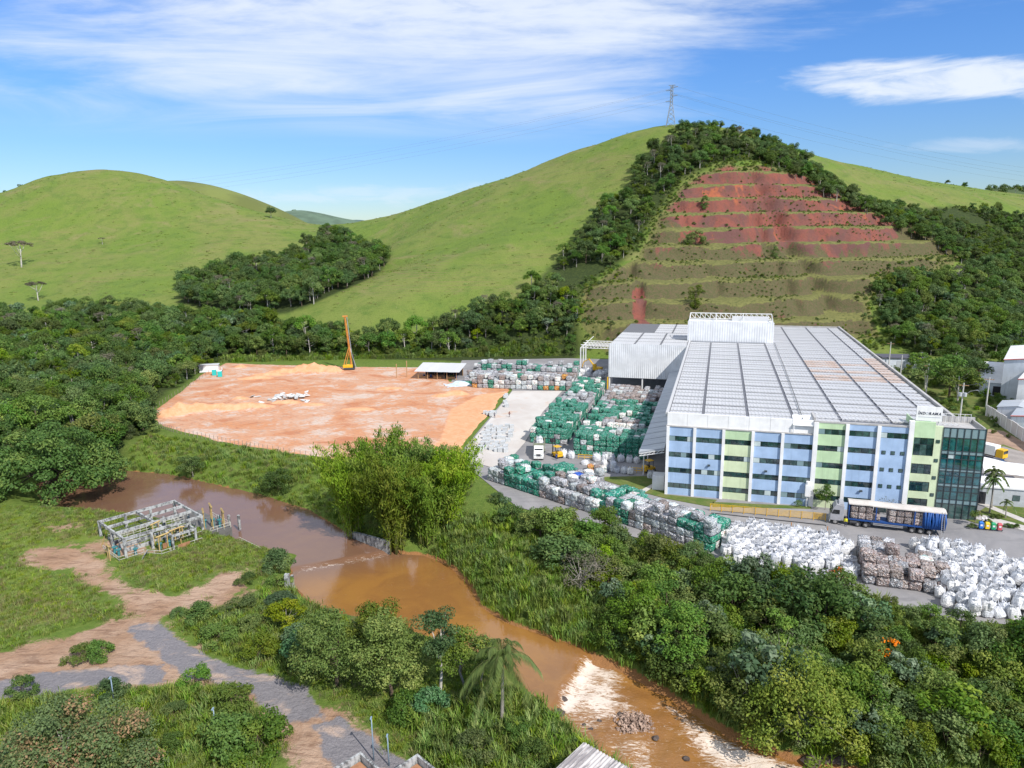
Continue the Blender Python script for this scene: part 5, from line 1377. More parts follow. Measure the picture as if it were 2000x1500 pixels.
# queen palm: ringed trunk, arching pinnate fronds
def palm_proto(seed, h, nf, fl, r, leafm='palm', per=60, wd=.10, ll=.75):
    rs = np.random.RandomState(seed); mb = MB(); k = 9
    pts = [np.array([.25 * math.sin(t * 2.2), .1 * t, -1 + (h + 1) * t]) for t in np.linspace(0, 1, k)]
    mb.tube(pts, [r * (1.15 - .4 * t) * (1 + .05 * (i % 2)) for i, t in enumerate(np.linspace(0, 1, k))], 8)
    top = pts[-1]; V = []; F = []; C = []
    st = MB()
    for i in range(nf):
        a = i * 2.399 + rs.normal() * .2; el = 1.42 - 1.55 * (i / nf) + rs.normal() * .12; L = fl * rs.uniform(.82, 1.1)
        dr = np.array([math.cos(a), math.sin(a), 0])
        f = lambda t: top + dr * L * (math.cos(el) * t * (1 - .12 * t)) + np.array([0, 0, L * (math.sin(el) * t - (.62 + .25 * math.cos(el)) * t * t)])
        st.tube([f(t) for t in np.linspace(0, 1, 6)], [.045 * (1.1 - t) for t in np.linspace(0, 1, 6)], 3)
        for j in range(per):
            t = .10 + .9 * j / per; p = f(t); tg = f(min(1, t + .03)) - f(t - .03); tg /= np.linalg.norm(tg)
            for s_ in (-1, 1):
                sd = np.cross(tg, [0, 0, 1]) * s_; n_ = np.linalg.norm(sd); sd = sd / n_ if n_ > 1e-3 else dr
                l_ = ll * (1 - .55 * abs(t - .45)) * rs.uniform(.8, 1.15)
                e = p + (sd * .72 + tg * .45 + np.array([0, 0, -.55 - .35 * rs.random()])) * l_
                w = np.cross(e - p, [0, 0, 1]); w = w / (np.linalg.norm(w) + 1e-6) * wd * .5
                m_ = (p + e) / 2 + np.array([0, 0, .10 * l_])
                o = len(V); V += [p, m_ + w, e, m_ - w]; F.append((o, o + 1, o + 2, o + 3)); q = rs.random(); C += [(q, .3 * rs.random() + .5 * (i > nf * .75), q, 1)] * 4
    me = npmesh('fronds', V, F, False, {'leaf': C}); me.materials.append(M_LEAF[leafm])
    return me, mb.mesh('trunk', M_GREYBARK, True), st.mesh('frond_stems', mat('frond_stem', (0.16, .17, .06), .7), True)
def palm(pr, name, loc, rz, sc, lab, group=None):
    e = empty(name, loc, rz, lab, 'palm', group); e.scale = (sc, sc, sc)
    inst('trunk', pr[1], e); f = inst('fronds', pr[0], e); inst('frond_stems', pr[2], f)
pq = palm_proto(350, 8.4, 26, 5.2, .20, per=44, wd=.075, ll=1.15)
palm(pq, 'queen_palm', at(979, 1418, -.1), .3, 1.0, 'tall feathery palm standing alone beside the river in the foreground')
ps = palm_proto(351, 5.6, 13, 2.3, .11, per=34, wd=.10, ll=.42)
palm(ps, 'garden_palm', tuple(G(1931, 1003)), 0, 1.15, 'left of the two slim garden palms by the gatehouse', 'garden palms by the gatehouse')
palm(ps, 'garden_palm', tuple(G(1938, 993)), 2, 1.25, 'right of the two slim garden palms by the gatehouse', 'garden palms by the gatehouse')
palm(palm_proto(352, 3.0, 11, 1.7, .09, per=28, wd=.09, ll=.35), 'garden_palm', tuple(G(1964, 1013)), 1, 1.0, 'short garden palm on the lawn right of the slim pair', 'garden palms by the gatehouse')
plant(tree_proto(353, 'mid', 1.9, 1.6, 2.8, 18, .6, 110, .22, M_GREYBARK, 'round', .07, 8), 'garden_tree', tuple(FB(29.2, -1.1)), 0, (1, 1, 1.1), 'small green tree against the green facade stripe behind the truck cab')
plant(tree_proto(354, 'grey', 1.9, 1.0, 2.6, 14, .5, 24, .14, M_GREYBARK, 'round', .07, 14), 'bare_garden_tree', tuple(FB(39.8, -1.1)), 0, (1, 1, 1.0), 'nearly bare small tree against the blue wall above the trailer')
plant(tree_proto(355, 'flush', 1.2, 1.6, 1.0, 9, .45, 80, .20, M_GREYBARK, 'flat', .06, 6), 'garden_tree', tuple(G(1903, 1028)), 0, 1.0, 'little orange-tinged tree at the foot of the glass corner')
con = tree_proto(356, 'mid', .7, .2, 1.7, 9, .35, 70, .14, M_BARK, 'tall', .05, 4)
plant(con, 'garden_conifer', tuple(FB(24.7, -1.0)), 0, 1.0, 'small clipped conifer at the factory wall behind the yellow fence')
for k, (x, y, s) in enumerate([(1898, 1032, .35), (1942, 1013, .32), (1952, 1012, .28), (1968, 1030, .3), (1975, 1030, .25), (1985, 1032, .3), (1930, 1022, .3)]):
    plant(sh_k if k % 2 else sh_o, 'garden_bush', tuple(G(x, y)), k, s, 'small clipped bush in the lawn beside the glass corner', 'shrub', 'clipped bushes in the factory garden')

# hill trees
fl = tree_proto(360, 'grey', 5.2, 9.5, 3.0, 26, 1.05, 100, .42, M_PALEBARK, 'flat', .32, 9, .5, th=9.5)
plant(fl, 'flat_topped_tree', at(42, 522), 0, 1.45, 'flat-topped grey tree with a white trunk on the left hillside')
plant(fl, 'flat_topped_tree', at(75, 588), 2, .95, 'smaller flat-topped grey tree just above the forest edge at the left')
plant(fl, 'flat_topped_tree', at(200, 478), 1, .42, 'tiny spindly tree in the middle of the left hillside')
plant(FOREST[1], 'hill_tree', (*GY(530, 428, 600)[:2], zat(*GY(530, 428, 600)[:2])), 0, 1.0, 'lone dark round tree on the right flank of the left hill')
plant(FOREST[3], 'pale_trunk_tree', at(606, 588), 0, (1.0, 1.0, 1.5), 'tree with a white forked trunk at the lower edge of the grove')
qc = tree_proto(361, 'dark', 1.9, .6, 7.0, 22, .8, 120, .32, M_BARK, 'tall', .15)
plant(qc, 'terrace_tree', at(1375, 414), 0, 1.15, 'small dark conifer on a red terrace at the upper left of the cut')
plant(tree_proto(362, 'mid', 3.0, .3, 4.4, 24, 1.0, 120, .34, M_BARK, 'dome', .15), 'terrace_tree', at(1358, 482), 0, 1.5, 'round green bush-like tree on a terrace left of the gully')
plant(qc, 'terrace_tree', at(1512, 510), 1, 1.0, 'small dark tree in the middle of the terraced cut')
plant(tree_proto(363, 'yellow', 2.3, .6, 9.5, 26, .95, 120, .32, M_BARK, 'tall', .15), 'terrace_tree', at(1357, 612), 0, 1.25, 'bright green conifer rising behind the roof monitor')
for k, (x, y, yy, s) in enumerate([(12, 372, 800, 1.1), (40, 362, 800, 1.5), (62, 358, 800, 1.3), (1852, 352, 700, .6), (1885, 356, 700, .7), (1938, 362, 780, 1.3), (1962, 360, 780, 1.5), (1985, 362, 780, 1.2), (2005, 362, 780, 1.2), (574, 410, 1890, 1.6)]):
    p = GY(x, y, yy)
    plant(FOREST[(k * 3) % 6], 'skyline_tree', (p[0], p[1], p[2] - 9 * s), k, s, 'dark tree on the far skyline at the %s edge of the photo' % ('left' if x < 100 else 'right') if x != 574 else 'tiny tree on the crest of the far bluish hill', 'tree', 'trees on the skyline at the %s' % ('left' if x < 900 else 'right'))
for k, (x, y, s) in enumerate([(1850, 778, 1.5), (1868, 790, 1.25), (1828, 750, 1.35), (1885, 760, 1.3), (1810, 735, .8), (1900, 735, 1.0), (1950, 722, 1.1), (1985, 715, 1.0), (1806, 760, .95), (1792, 722, 1.0), (1860, 730, 1.2), (1910, 752, 1.0)]):
    p = G(x, y)
    plant(FOREST[(2, 3, 7, 1, 4, 2, 7, 0, 3, 7, 2, 4)[k]], 'street_tree', (p[0], p[1], -.2), k * 1.7, (s * 1.1, s * 1.1, s * .95), ['largest bushy tree between the factory roof and the warehouses', 'bushy tree nearest the sawtooth-roofed warehouse', 'green tree left of the largest bushy street tree', 'dark tree behind the largest bushy street tree', 'small olive tree near the white far house', 'green tree behind the sawtooth warehouse', 'low green tree above the sawtooth warehouse', 'dark tree at the right edge above the warehouses', 'small pale-trunked tree at the roof edge', 'low green tree beside the far white house', 'green tree just behind the largest bushy street tree', 'olive tree left of the sawtooth warehouse gable'][k], 'tree', 'trees along the side street')

# ------------------------------------------------------------------ river bank scrub
SCRUB = hpoly([(945, 962), (1000, 992), (1200, 1052), (1400, 1106), (1650, 1160), (1850, 1230), (2010, 1245), (2300, 1270), (2400, 1420), (2250, 1600), (1720, 1485), (1560, 1460), (1400, 1392), (1310, 1335), (1250, 1260), (1190, 1195), (1090, 1125), (1050, 1065), (990, 1015)])
bl = np.array([(0.0, 0.0)])
P = jgrid(SCRUB, 2.75, rsP, .45)
zs = height(P)
sc_list = []
for i, (p, z) in enumerate(zip(P, zs)):
    edge = sdf(p[None], FLAT)[0]
    if edge < 0.5 or p[0] > 130: continue
    s = rsP.uniform(.55, 1.15) * (0.72 if edge < 3 else 1.1)
    if rsP.random() < .12: s *= 1.5
    sc_list.append((p[0], p[1], z - .1, s, [0, 1, 2, 3, 4, 5, 0, 1, 1, 3, 0][rsP.randint(11)]))
sc_list.sort(key=lambda q: -q[3] / math.hypot(q[0], q[1], 50))
for i, (x, y, z, s, k) in enumerate(sc_list[:230]):
    px, py, _ = proj((x, y, z))
    where = 'below the bales' if px < 1400 else 'below the white bags' if px < 1700 else 'at the lower right'
    if py > 1300: where = 'beside the rapids'
    plant(BUSH[k], 'bank_shrub', (x, y, z), rsP.uniform(0, 6.28), (s * rsP.uniform(.85, 1.15), s * rsP.uniform(.85, 1.15), s * rsP.uniform(.8, 1.25)), '%s shrub on the right bank %s' % (BUSHKIND[k], where), 'shrub', 'shrubs on the right river bank ' + where)
if sc_list[230:]:
    q = np.array(sc_list[230:])
    scatter_object('scrub', [p.c for p in BUSH], q[:, :3], rsP.uniform(0, 6.28, len(q)), q[:, 3], q[:, 4].astype(int), label='lesser scrub on the right river bank')
for k in range(26):
    t = k / 25; i_ = int(t * 8.999); npx = [(1180, 1283), (1230, 1303), (1280, 1330), (1330, 1358), (1385, 1390), (1440, 1418), (1500, 1445), (1570, 1465), (1650, 1482), (1740, 1506)]
    f_ = t * 9 - i_; x = npx[i_][0] * (1 - f_) + npx[i_ + 1][0] * f_; y = npx[i_][1] * (1 - f_) + npx[i_ + 1][1] * f_
    p = G(x, y, WATER_Z - .6); p = (p[0] + rsP.uniform(.6, 1.8), p[1] + rsP.uniform(.6, 2.0)); s = rsP.uniform(.6, 1.05)
    plant(BUSH[(0, 2, 1, 5, 3, 4)[k % 6]], 'bank_shrub', (p[0], p[1], zat(*p) - .1), k, (s * 1.1, s * 1.1, s), '%s shrub hanging over the right edge of the rapids' % BUSHKIND[(0, 2, 1, 5, 3, 4)[k % 6]], 'shrub', 'shrubs hanging over the right edge of the rapids')
bigb = tree_proto(370, 'yellow', 5.2, .6, 8.4, 60, 1.25, 210, .30, M_GREYBARK, 'dome', .2, 12, .8)
plant(bigb, 'riverside_tree', at(1560, 1465, -.1), 0, (1.12, 1.12, 1.15), 'large yellow-green tree leaning over the lower rapids')
plant(tree_proto(371, 'olive', 3.6, 1.2, 6.0, 34, 1.05, 170, .28, M_GREYBARK, 'round', .16, 12), 'riverside_tree', at(1460, 1400, -.1), 1, (1.2, 1.2, 1.1), 'grey-olive tree left of the large yellow-green one by the rapids')
plant(tree_proto(372, 'yellow', 3.4, .8, 6.2, 34, 1.0, 180, .28, M_BARK, 'dome', .16, 8), 'riverside_tree', at(1245, 1235, -.1), 2, (1.1, 1.1, 1.0), 'yellow-green domed tree over the grassy bank')
plant(tree_proto(373, 'mid', 3.6, .8, 6.0, 36, 1.05, 180, .29, M_BARK, 'dome', .16, 8), 'riverside_tree', at(1330, 1290, -.1), 2.6, (1.15, 1.15, 1.05), 'green tree overhanging the dark water above the rapids')
plant(tree_proto(374, 'mid', 3.2, .6, 5.0, 32, 1.0, 180, .28, M_BARK, 'dome', .16, 8), 'riverside_tree', at(1055, 1055, -.1), .6, (1.1, 1.1, 1.0), 'dark green tree below the green bales nearest the bamboo')
plant(tree_proto(375, 'yellow', 2.5, 1.2, 3.8, 22, .8, 170, .26, M_BARK, 'flat', .12, 8), 'riverside_tree', at(1180, 1052, -.1), .6, (1.15, 1.15, 1.2), 'layered yellow-green tree in front of the grey bales')
bare = tree_proto(376, 'grey', 2.9, 1.6, 4.4, 26, .8, 34, .20, M_GREYBARK, 'round', .16, 24)
plant(bare, 'leafless_tree', at(1135, 1170, -.1), 0, (1.25, 1.25, 1.1), 'nearly leafless grey tree on the grassy bank')
plant(bare, 'leafless_tree', at(1165, 1150, -.1), 2, (1.0, 1.0, 1.0), 'second grey thin-leaved tree just right of the leafless one')
plant(bare, 'leafless_tree', at(1520, 1330, -.1), 4, (1.1, 1.1, 1.0), 'grey twiggy tree behind the large yellow-green tree')
br = tree_proto(377, 'mid', 1.7, .8, 2.2, 14, .6, 110, .24, M_BARK, 'dome', .08, 6)
rs_ = np.random.RandomState(5)
bc, brd = lobes_crown(rs_, 1.7, 1.4, 1.8, 10, .5, 'dome')
blm = crown(rs_, 'blossom', bc, brd, 26, .22, M_LEAF['bloom'])
br.x = [('blossom', blm)]
plant(br, 'flame_shrub', at(1640, 1165, -.1), 0, (1.0, 1.0, 1.3), 'shrub with orange-red blossom in front of the white bags')
plant(br, 'flame_shrub', at(1718, 1300, -.1), 2, (1.2, 1.2, 1.2), 'shrub dotted with orange blossom in the lower right scrub')

# ------------------------------------------------------------------ grass
CL = [grass_clump(400, 'grass', 34, .62, .30, .030, .55), grass_clump(401, 'grass', 34, .45, .34, .028, .7), grass_clump(402, 'cane', 40, 1.25, .36, .050, .5), grass_clump(403, 'dry', 30, .6, .28, .024, .6), grass_clump(404, 'cane', 44, 1.9, .42, .065, .55)]
def grass(poly, step, kinds, smin, smax, avoid=(), thin=None):
    P = jgrid(poly, step, rsP, .5)
    rsd = sdf(P, RIVER); P = P[rsd > 0.4]
    P = P[sdf(P, FLAT) > .3]
    for a in avoid:
        P = P[sdf(P, a) + vnoise(P[:, 0], P[:, 1], 4, 15, 3) * 2.6 + rsP.uniform(-1.2, 1.2, len(P)) > 0.4]
    if thin is not None: P = P[vnoise(P[:, 0], P[:, 1], 9, 16, 3) > thin]
    z = height(P)
    for p, zz_ in zip(P, z):
        gx[0].append((p[0], p[1], zz_)); gx[1].append(rsP.uniform(0, 6.28)); gx[2].append(rsP.uniform(smin, smax)); gx[3].append(kinds[rsP.randint(len(kinds))])
gx = [[], [], [], []]
AV = DIRT + PATHP
lb = lambda pts: wpoly(pts, -2.8)
grass(lb([(-120, 1000), (190, 1008), (300, 1020), (480, 1060), (560, 1080), (570, 1150), (640, 1200), (900, 1262), (1060, 1370), (1220, 1500), (1240, 1540), (-120, 1560)]), .72, [0, 0, 1, 1, 3, 0], .6, 1.15, AV)
grass(lb([(340, 1195), (560, 1140), (640, 1200), (640, 1330), (480, 1300), (380, 1260)]), .8, [0, 2, 0], .7, 1.1, AV)
grass(lb([(-40, 1370), (300, 1340), (420, 1345), (500, 1390), (540, 1470), (540, 1540), (-40, 1540)]), .7, [0, 0, 2, 0], .7, 1.2, AV)
grass(lb([(790, 1380), (1000, 1340), (1090, 1385), (1260, 1500), (1240, 1540), (900, 1540), (830, 1470)]), .75, [2, 0, 4, 2], .7, 1.15, AV)
grass(hpoly([(835, 1092), (900, 1010), (1000, 1015), (1100, 1130), (1200, 1200), (1260, 1270), (1300, 1340), (1200, 1296), (1060, 1246), (940, 1190), (900, 1130)]), .7, [0, 2, 0, 2, 4], .7, 1.2)
grass(hpoly([(300, 700), (560, 702), (900, 706), (900, 712), (560, 709), (300, 712)]) if False else np.array([(-125, 292), (-70, 298), (-22, 300), (22, 300), (22, 306), (-70, 306), (-125, 302)]), .9, [0, 2, 0, 4], .8, 1.4)
grass(SCRUB, 1.5, [2, 4, 2, 0, 3], .7, 1.3)
grass(hpoly([(240, 925), (290, 850), (430, 868), (620, 895), (930, 930), (900, 1010), (760, 1070), (640, 1020), (500, 965), (350, 932)]), 1.15, [0, 2, 0, 2, 3], .7, 1.2)
grass(hpoly([(1190, 1288), (1300, 1322), (1400, 1370), (1560, 1440), (1720, 1470), (1860, 1500), (1800, 1560), (1640, 1500), (1480, 1446), (1400, 1404), (1330, 1364), (1260, 1320)]), .75, [2, 4, 2, 0], .8, 1.3)
scatter_object('grass', CL, *gx, label='rough grass and cane on the river banks')
# ------------------------------------------------------------------ bales and big bags
def scrap_mat(name, cols, scale=7.0, strap=(0.75, 0.75, 0.75), rough=0.5):
    """pressed plastic: cells of several colours with crumpled relief and bright glints"""
    m = bpy.data.materials.new(name); m.use_nodes = True
    nt = m.node_tree; b = nt.nodes['Principled BSDF']; co = nd(nt, 'ShaderNodeTexCoord').outputs['Object']
    rnd = nd(nt, 'ShaderNodeObjectInfo').outputs['Random']
    off = nd(nt, 'ShaderNodeCombineXYZ', {0: mth(nt, 'MULTIPLY', rnd, 37.0), 1: mth(nt, 'MULTIPLY', rnd, 91.0), 2: rnd}).outputs[0]
    vv = nd(nt, 'ShaderNodeVectorMath', {0: co, 1: off}, operation='ADD').outputs[0]
    vo = nd(nt, 'ShaderNodeTexVoronoi', {'Vector': vv, 'Scale': scale, 'Randomness': 1.0})
    r = nd(nt, 'ShaderNodeSeparateColor', {0: vo.outputs['Color']})
    ramp = nd(nt, 'ShaderNodeValToRGB', {0: r.outputs[0]}); el = ramp.color_ramp.elements; ramp.color_ramp.interpolation = 'CONSTANT'
    n = len(cols); el[0].color = (*cols[0], 1); el[0].position = 0
    el[1].color = (*cols[1], 1); el[1].position = 1 / n
    for i in range(2, n): e = el.new(i / n); e.color = (*cols[i], 1)
    big = noise(nt, vv, 1.3, 3, 0.6)
    c = mix(nt, mth(nt, 'MULTIPLY', ss(nt, big, 0.45, 0.7), 0.5), ramp.outputs[0], tuple(x * .45 for x in cols[0]))
    h = nd(nt, 'ShaderNodeHueSaturation', {'Color': c, 'Hue': mth(nt, 'ADD', .487, mth(nt, 'MULTIPLY', rnd, .026)), 'Saturation': 1.0, 'Value': mth(nt, 'ADD', .72, mth(nt, 'MULTIPLY', mth(nt, 'FRACT', mth(nt, 'MULTIPLY', rnd, 17.1)), .56))})
    nt.links.new(h.outputs[0], b.inputs['Base Color']); b.inputs['Roughness'].default_value = rough; b.inputs['Specular IOR Level'].default_value = .45
    bp = nd(nt, 'ShaderNodeBump', {'Height': vo.outputs['Distance'], 'Strength': 1.0, 'Distance': .2}); nt.links.new(bp.outputs[0], b.inputs['Normal'])
    return m
M_BALE = {
    'green': scrap_mat('green_bottle_scrap', [(0.015, 0.20, 0.125), (0.03, 0.27, 0.17), (0.012, 0.15, 0.10), (0.06, 0.32, 0.22), (0.02, 0.22, 0.15), (0.30, 0.42, 0.38)]),
    'grey': scrap_mat('grey_bottle_scrap', [(0.30, 0.31, 0.33), (0.40, 0.41, 0.44), (0.24, 0.25, 0.27), (0.50, 0.50, 0.52), (0.34, 0.30, 0.29), (0.60, 0.61, 0.63)]),
    'brown': scrap_mat('brown_mixed_scrap', [(0.22, 0.17, 0.155), (0.31, 0.26, 0.24), (0.40, 0.37, 0.36), (0.20, 0.14, 0.12), (0.33, 0.30, 0.30), (0.45, 0.36, 0.32)]),
    'clear': scrap_mat('clear_bottle_scrap', [(0.52, 0.55, 0.56), (0.62, 0.65, 0.66), (0.45, 0.50, 0.53), (0.70, 0.71, 0.72), (0.40, 0.47, 0.50), (0.55, 0.60, 0.55)]),
    'white': scrap_mat('white_wrap_scrap', [(0.72, 0.71, 0.69), (0.78, 0.77, 0.75), (0.62, 0.60, 0.57), (0.55, 0.42, 0.36), (0.75, 0.75, 0.74), (0.35, 0.50, 0.45)], 4.0),
    'blue': scrap_mat('blue_drum_scrap', [(0.02, 0.12, 0.48), (0.03, 0.16, 0.55), (0.02, 0.09, 0.38), (0.05, 0.2, 0.6), (0.5, 0.55, 0.6), (0.02, 0.13, 0.5)], 3.0),
    'amber': scrap_mat('amber_scrap', [(0.55, 0.20, 0.03), (0.60, 0.30, 0.05), (0.45, 0.16, 0.04), (0.62, 0.38, 0.08), (0.5, 0.3, 0.2), (0.4, 0.12, 0.04)], 4.0),
}
BALE_LOOK = {'green': 'green', 'grey': 'grey', 'brown': 'brownish', 'clear': 'pale', 'white': 'white-wrapped', 'blue': 'blue', 'amber': 'orange'}
def bale_arrays(seed, n=5):
    """lumpy strapped block about 1 x 1 x 1 standing on z = 0"""
    rs = np.random.RandomState(seed); V = {}; F = []; vs = []
    def vid(p):
        k = tuple(np.round(p, 4))
        if k not in V: V[k] = len(vs); vs.append(p)
        return V[k]
    g = np.linspace(-.5, .5, n)
    for ax in range(3):
        for s in (-.5, .5):
            for i in range(n - 1):
                for j in range(n - 1):
                    q = []
                    for a, b in ((i, j), (i + 1, j), (i + 1, j + 1), (i, j + 1)):
                        p = np.zeros(3); p[ax] = s; p[(ax + 1) % 3] = g[a]; p[(ax + 2) % 3] = g[b]; q.append(vid(p))
                    F.append(q if s > 0 else q[::-1])
    P = np.array(vs)
    r = np.linalg.norm(P, axis=1); P2 = P * (1 - .055 * np.clip((r - .5) / .366, 0, 1) ** 2)[:, None]
    P2 += rs.normal(size=P.shape) * .034
    strap = np.abs(np.abs(P[:, 0]) - .25) < .01; P2[strap] *= np.array([1, .945, .945])
    P2[:, 2] += .5; P2[:, 2] = np.maximum(P2[:, 2], 0)
    return P2, np.array(F)
BA = [bale_arrays(500 + i) for i in range(3)]
BALE_ME = {}
for k in M_BALE:
    for i in range(3):
        me = npmesh('bale', BA[i][0], BA[i][1]); me.materials.append(M_BALE[k]); BALE_ME[k, i] = me
rb = random.Random(42)
bales = []        # (x, y, z, rz, (sx, sy, sz), colour, where)
def stack(origin, ax_ang, nu, nv, su, sv, sh, levels, colour, where, jit=.08, keep=None, wob=.5):
    """grid of columns; only bales that show (top, or at an outer face) are laid"""
    ca, sa = math.cos(ax_ang), math.sin(ax_ang)
    L = [[max(0, int(round(levels(i, j) + rb.uniform(-wob, wob)))) for j in range(nv)] for i in range(nu)]
    for i in range(nu):
        for j in range(nv):
            if keep and not keep(i, j): L[i][j] = 0
    for i in range(nu):
        for j in range(nv):
            for k in range(L[i][j]):
                nb = [L[a][b] if 0 <= a < nu and 0 <= b < nv else 0 for a, b in ((i - 1, j), (i + 1, j), (i, j - 1))]
                if k < L[i][j] - 1 and min(nb) > k: continue
                u = (i + .5) * su + rb.uniform(-jit, jit); v = (j + .5) * sv + rb.uniform(-jit, jit)
                x = origin[0] + u * ca - v * sa; y = origin[1] + u * sa + v * ca
                bales.append((x, y, k * sh * .97, ax_ang + rb.uniform(-.12, .12), (su * rb.uniform(.93, 1.03), sv * rb.uniform(.93, 1.03), sh * rb.uniform(.96, 1.08)), colour(i, j, k), where, (i, j, k)))
def pick(*wts):
    pool = [c for c, w in wts for _ in range(w)]
    return rb.choice(pool)
# B1: mixed stacks behind the pale pavement
def c1(i, j, k):
    if j < 3: return pick(('grey', 6), ('clear', 5), ('white', 3), ('brown', 2), ('green', 1), ('amber', 1))
    return pick(('grey', 8), ('clear', 3), ('green', 1 if 4 < i < 9 else 0), ('brown', 3)) if j < 9 else pick(('grey', 6), ('green', 5), ('clear', 2))
stack((-17.5, 236.5), R_(-12), 20, 13, 1.9, 1.9, 1.55, lambda i, j: 2.6 if j < 5 else 2.0 if j < 9 else 3.2, c1, 'stacks behind pavement', keep=lambda i, j: not (9 <= j <= 10 and i < 12) and not (i < 2 and j < 2))
# B2: green row between pavement and lane
o2_ = FB(-35.2, 28.0)
def c2(i, j, k):
    j = int(j * .83)
    if 17 <= j <= 22: return pick(('grey', 7), ('clear', 2), ('green', 1))
    if j > 30: return pick(('green', 5), ('white', 2), ('grey', 2))
    return pick(('green', 14), ('grey', 1), ('white', 1))
stack(o2_[:2], F_ANG, 6, 43, 1.54, 1.46, 1.28, lambda i, j: 3.6 - .15 * abs(i - 2.5), c2, 'green row by lane', keep=lambda i, j: True)
# B3: block beside the canopy
o3_ = FB(-22.6, 20.6)
def c3(i, j, k):
    i, j = int(i * .82), int(j * .83)
    if j == 5 or j == 6: return pick(('white', 9), ('clear', 1))
    if 7 <= j <= 9 and 1 < i < 7: return pick(('brown', 4), ('grey', 3))
    if j > 21: return pick(('brown', 6), ('grey', 4), ('clear', 1))
    return pick(('green', 13), ('clear', 1), ('white', 1)) if j < 17 else pick(('green', 5), ('grey', 5))
stack(o3_[:2], F_ANG, 11, 41, 1.52, 1.46, 1.30, lambda i, j: 3.8 if j < 6 else 3.0 if j < 8 else 3.6, c3, 'block beside canopy', keep=lambda i, j: not (i == 0 and j in (3, 12, 20)))
# B4: strip along the yard edge above the scrub
def c4(i, j, k):
    if i < 3: return pick(('clear', 6), ('grey', 4), ('green', 4 if j > 2 else 0))
    if i < 9: return pick(('green', 12), ('white', 1), ('clear', 1))
    if i < 16: return pick(('grey', 6), ('clear', 4), ('white', 2), ('brown', 1), *((('blue', 3),) if (i, j) in ((10, 4), (11, 4), (11, 3), (12, 3), (7, 5)) else ()))
    if i < 22: return pick(('green', 9), ('clear', 3), ('white', 2), ('grey', 1))
    if i < 28: return pick(('grey', 7), ('clear', 3), ('brown', 1))
    return pick(('green', 8), ('grey', 4), ('white', 1), ('clear', 2), ('amber', 1 if k == 0 else 0))
A4 = G(952, 938)[:2]; E4 = G(1398, 1083)[:2]
a4 = math.atan2(*(E4 - A4)[::-1]); L4 = np.linalg.norm(E4 - A4); n4 = int(L4 / 1.62)
nv4 = lambda i: 5 if i < 6 else 8 if i < 13 else 6 if i < 16 else 5 if i < 22 else 4
stack(A4, a4, n4, 8, 1.62, 1.62, 1.35, lambda i, j: (2.4 if i < 20 else 2.9) + (.4 if j < 2 and i > 24 else 0), c4, 'yard-edge strip', keep=lambda i, j: j < nv4(i))
# G5: brown stack between the two white bag piles
o5_ = G(1684, 1140)[:2]
stack(o5_, R_(-22), 3, 7, 1.75, 1.75, 1.4, lambda i, j: 2.2 if j < 5 else 1.7, lambda i, j, k: pick(('brown', 7), ('grey', 4)), 'dark stack between bags')
o6_ = G(1745, 1148)[:2]
stack(o6_, R_(-24), 4, 5, 1.8, 1.75, 1.45, lambda i, j: 1.6, lambda i, j, k: pick(('brown', 7), ('grey', 3), ('white', 1)), 'low dark stack')
# small lots by the lawn and lane
stack(FB(-17.4, 9.6)[:2], F_ANG, 3, 1, 1.5, 1.5, 1.3, lambda i, j: 1.2, lambda i, j, k: pick(('brown', 2), ('amber', 1), ('white', 2)), 'lawn corner', wob=.1)
def nth(k): return '%d%s' % (k, 'th' if 10 <= k % 100 <= 20 else {1: 'st', 2: 'nd', 3: 'rd'}.get(k % 10, 'th'))
def bale_rank(b):
    px, py, d = proj((b[0], b[1], b[2])); return -(b[4][0]) / d if -20 < px < 2020 else 0
bales.sort(key=bale_rank)
NB = 295
for b in bales[:NB]:
    inst('bale', BALE_ME[b[5], rb.randrange(3)], None, (b[0], b[1], b[2]), b[3], b[4])
    o = COL.objects[-1]
    i, j, k = b[7]
    tag(o, '%s bale, %s layer, %s from left, %s row deep, %s' % (BALE_LOOK[b[5]], ('ground', 'second', 'third', 'top')[min(k, 3)], nth(i + 1), nth(j + 1), b[6]), 'bale', 'bales ' + b[6])
# the rest, farther off, as one mass
VV = []; FF = []; MI = []; off = 0; ks = list(M_BALE)
for b in bales[NB:]:
    P0, F0 = BA[rb.randrange(3)]; c, s = math.cos(b[3]), math.sin(b[3]); q = P0 * np.array(b[4])
    VV.append(np.c_[q[:, 0] * c - q[:, 1] * s + b[0], q[:, 0] * s + q[:, 1] * c + b[1], q[:, 2] + b[2]]); FF.append(F0 + off); MI.append(np.full(len(F0), ks.index(b[5]))); off += len(P0)
me = npmesh('bale_mass', np.vstack(VV), np.vstack(FF))
for k in ks: me.materials.append(M_BALE[k])
me.polygons.foreach_set('material_index', np.concatenate(MI).astype(np.int32)); me.update()
o = link(bpy.data.objects.new('bale_mass', me)); o['kind'] = 'stuff'; o['label'] = 'farther rows of pressed plastic bales'

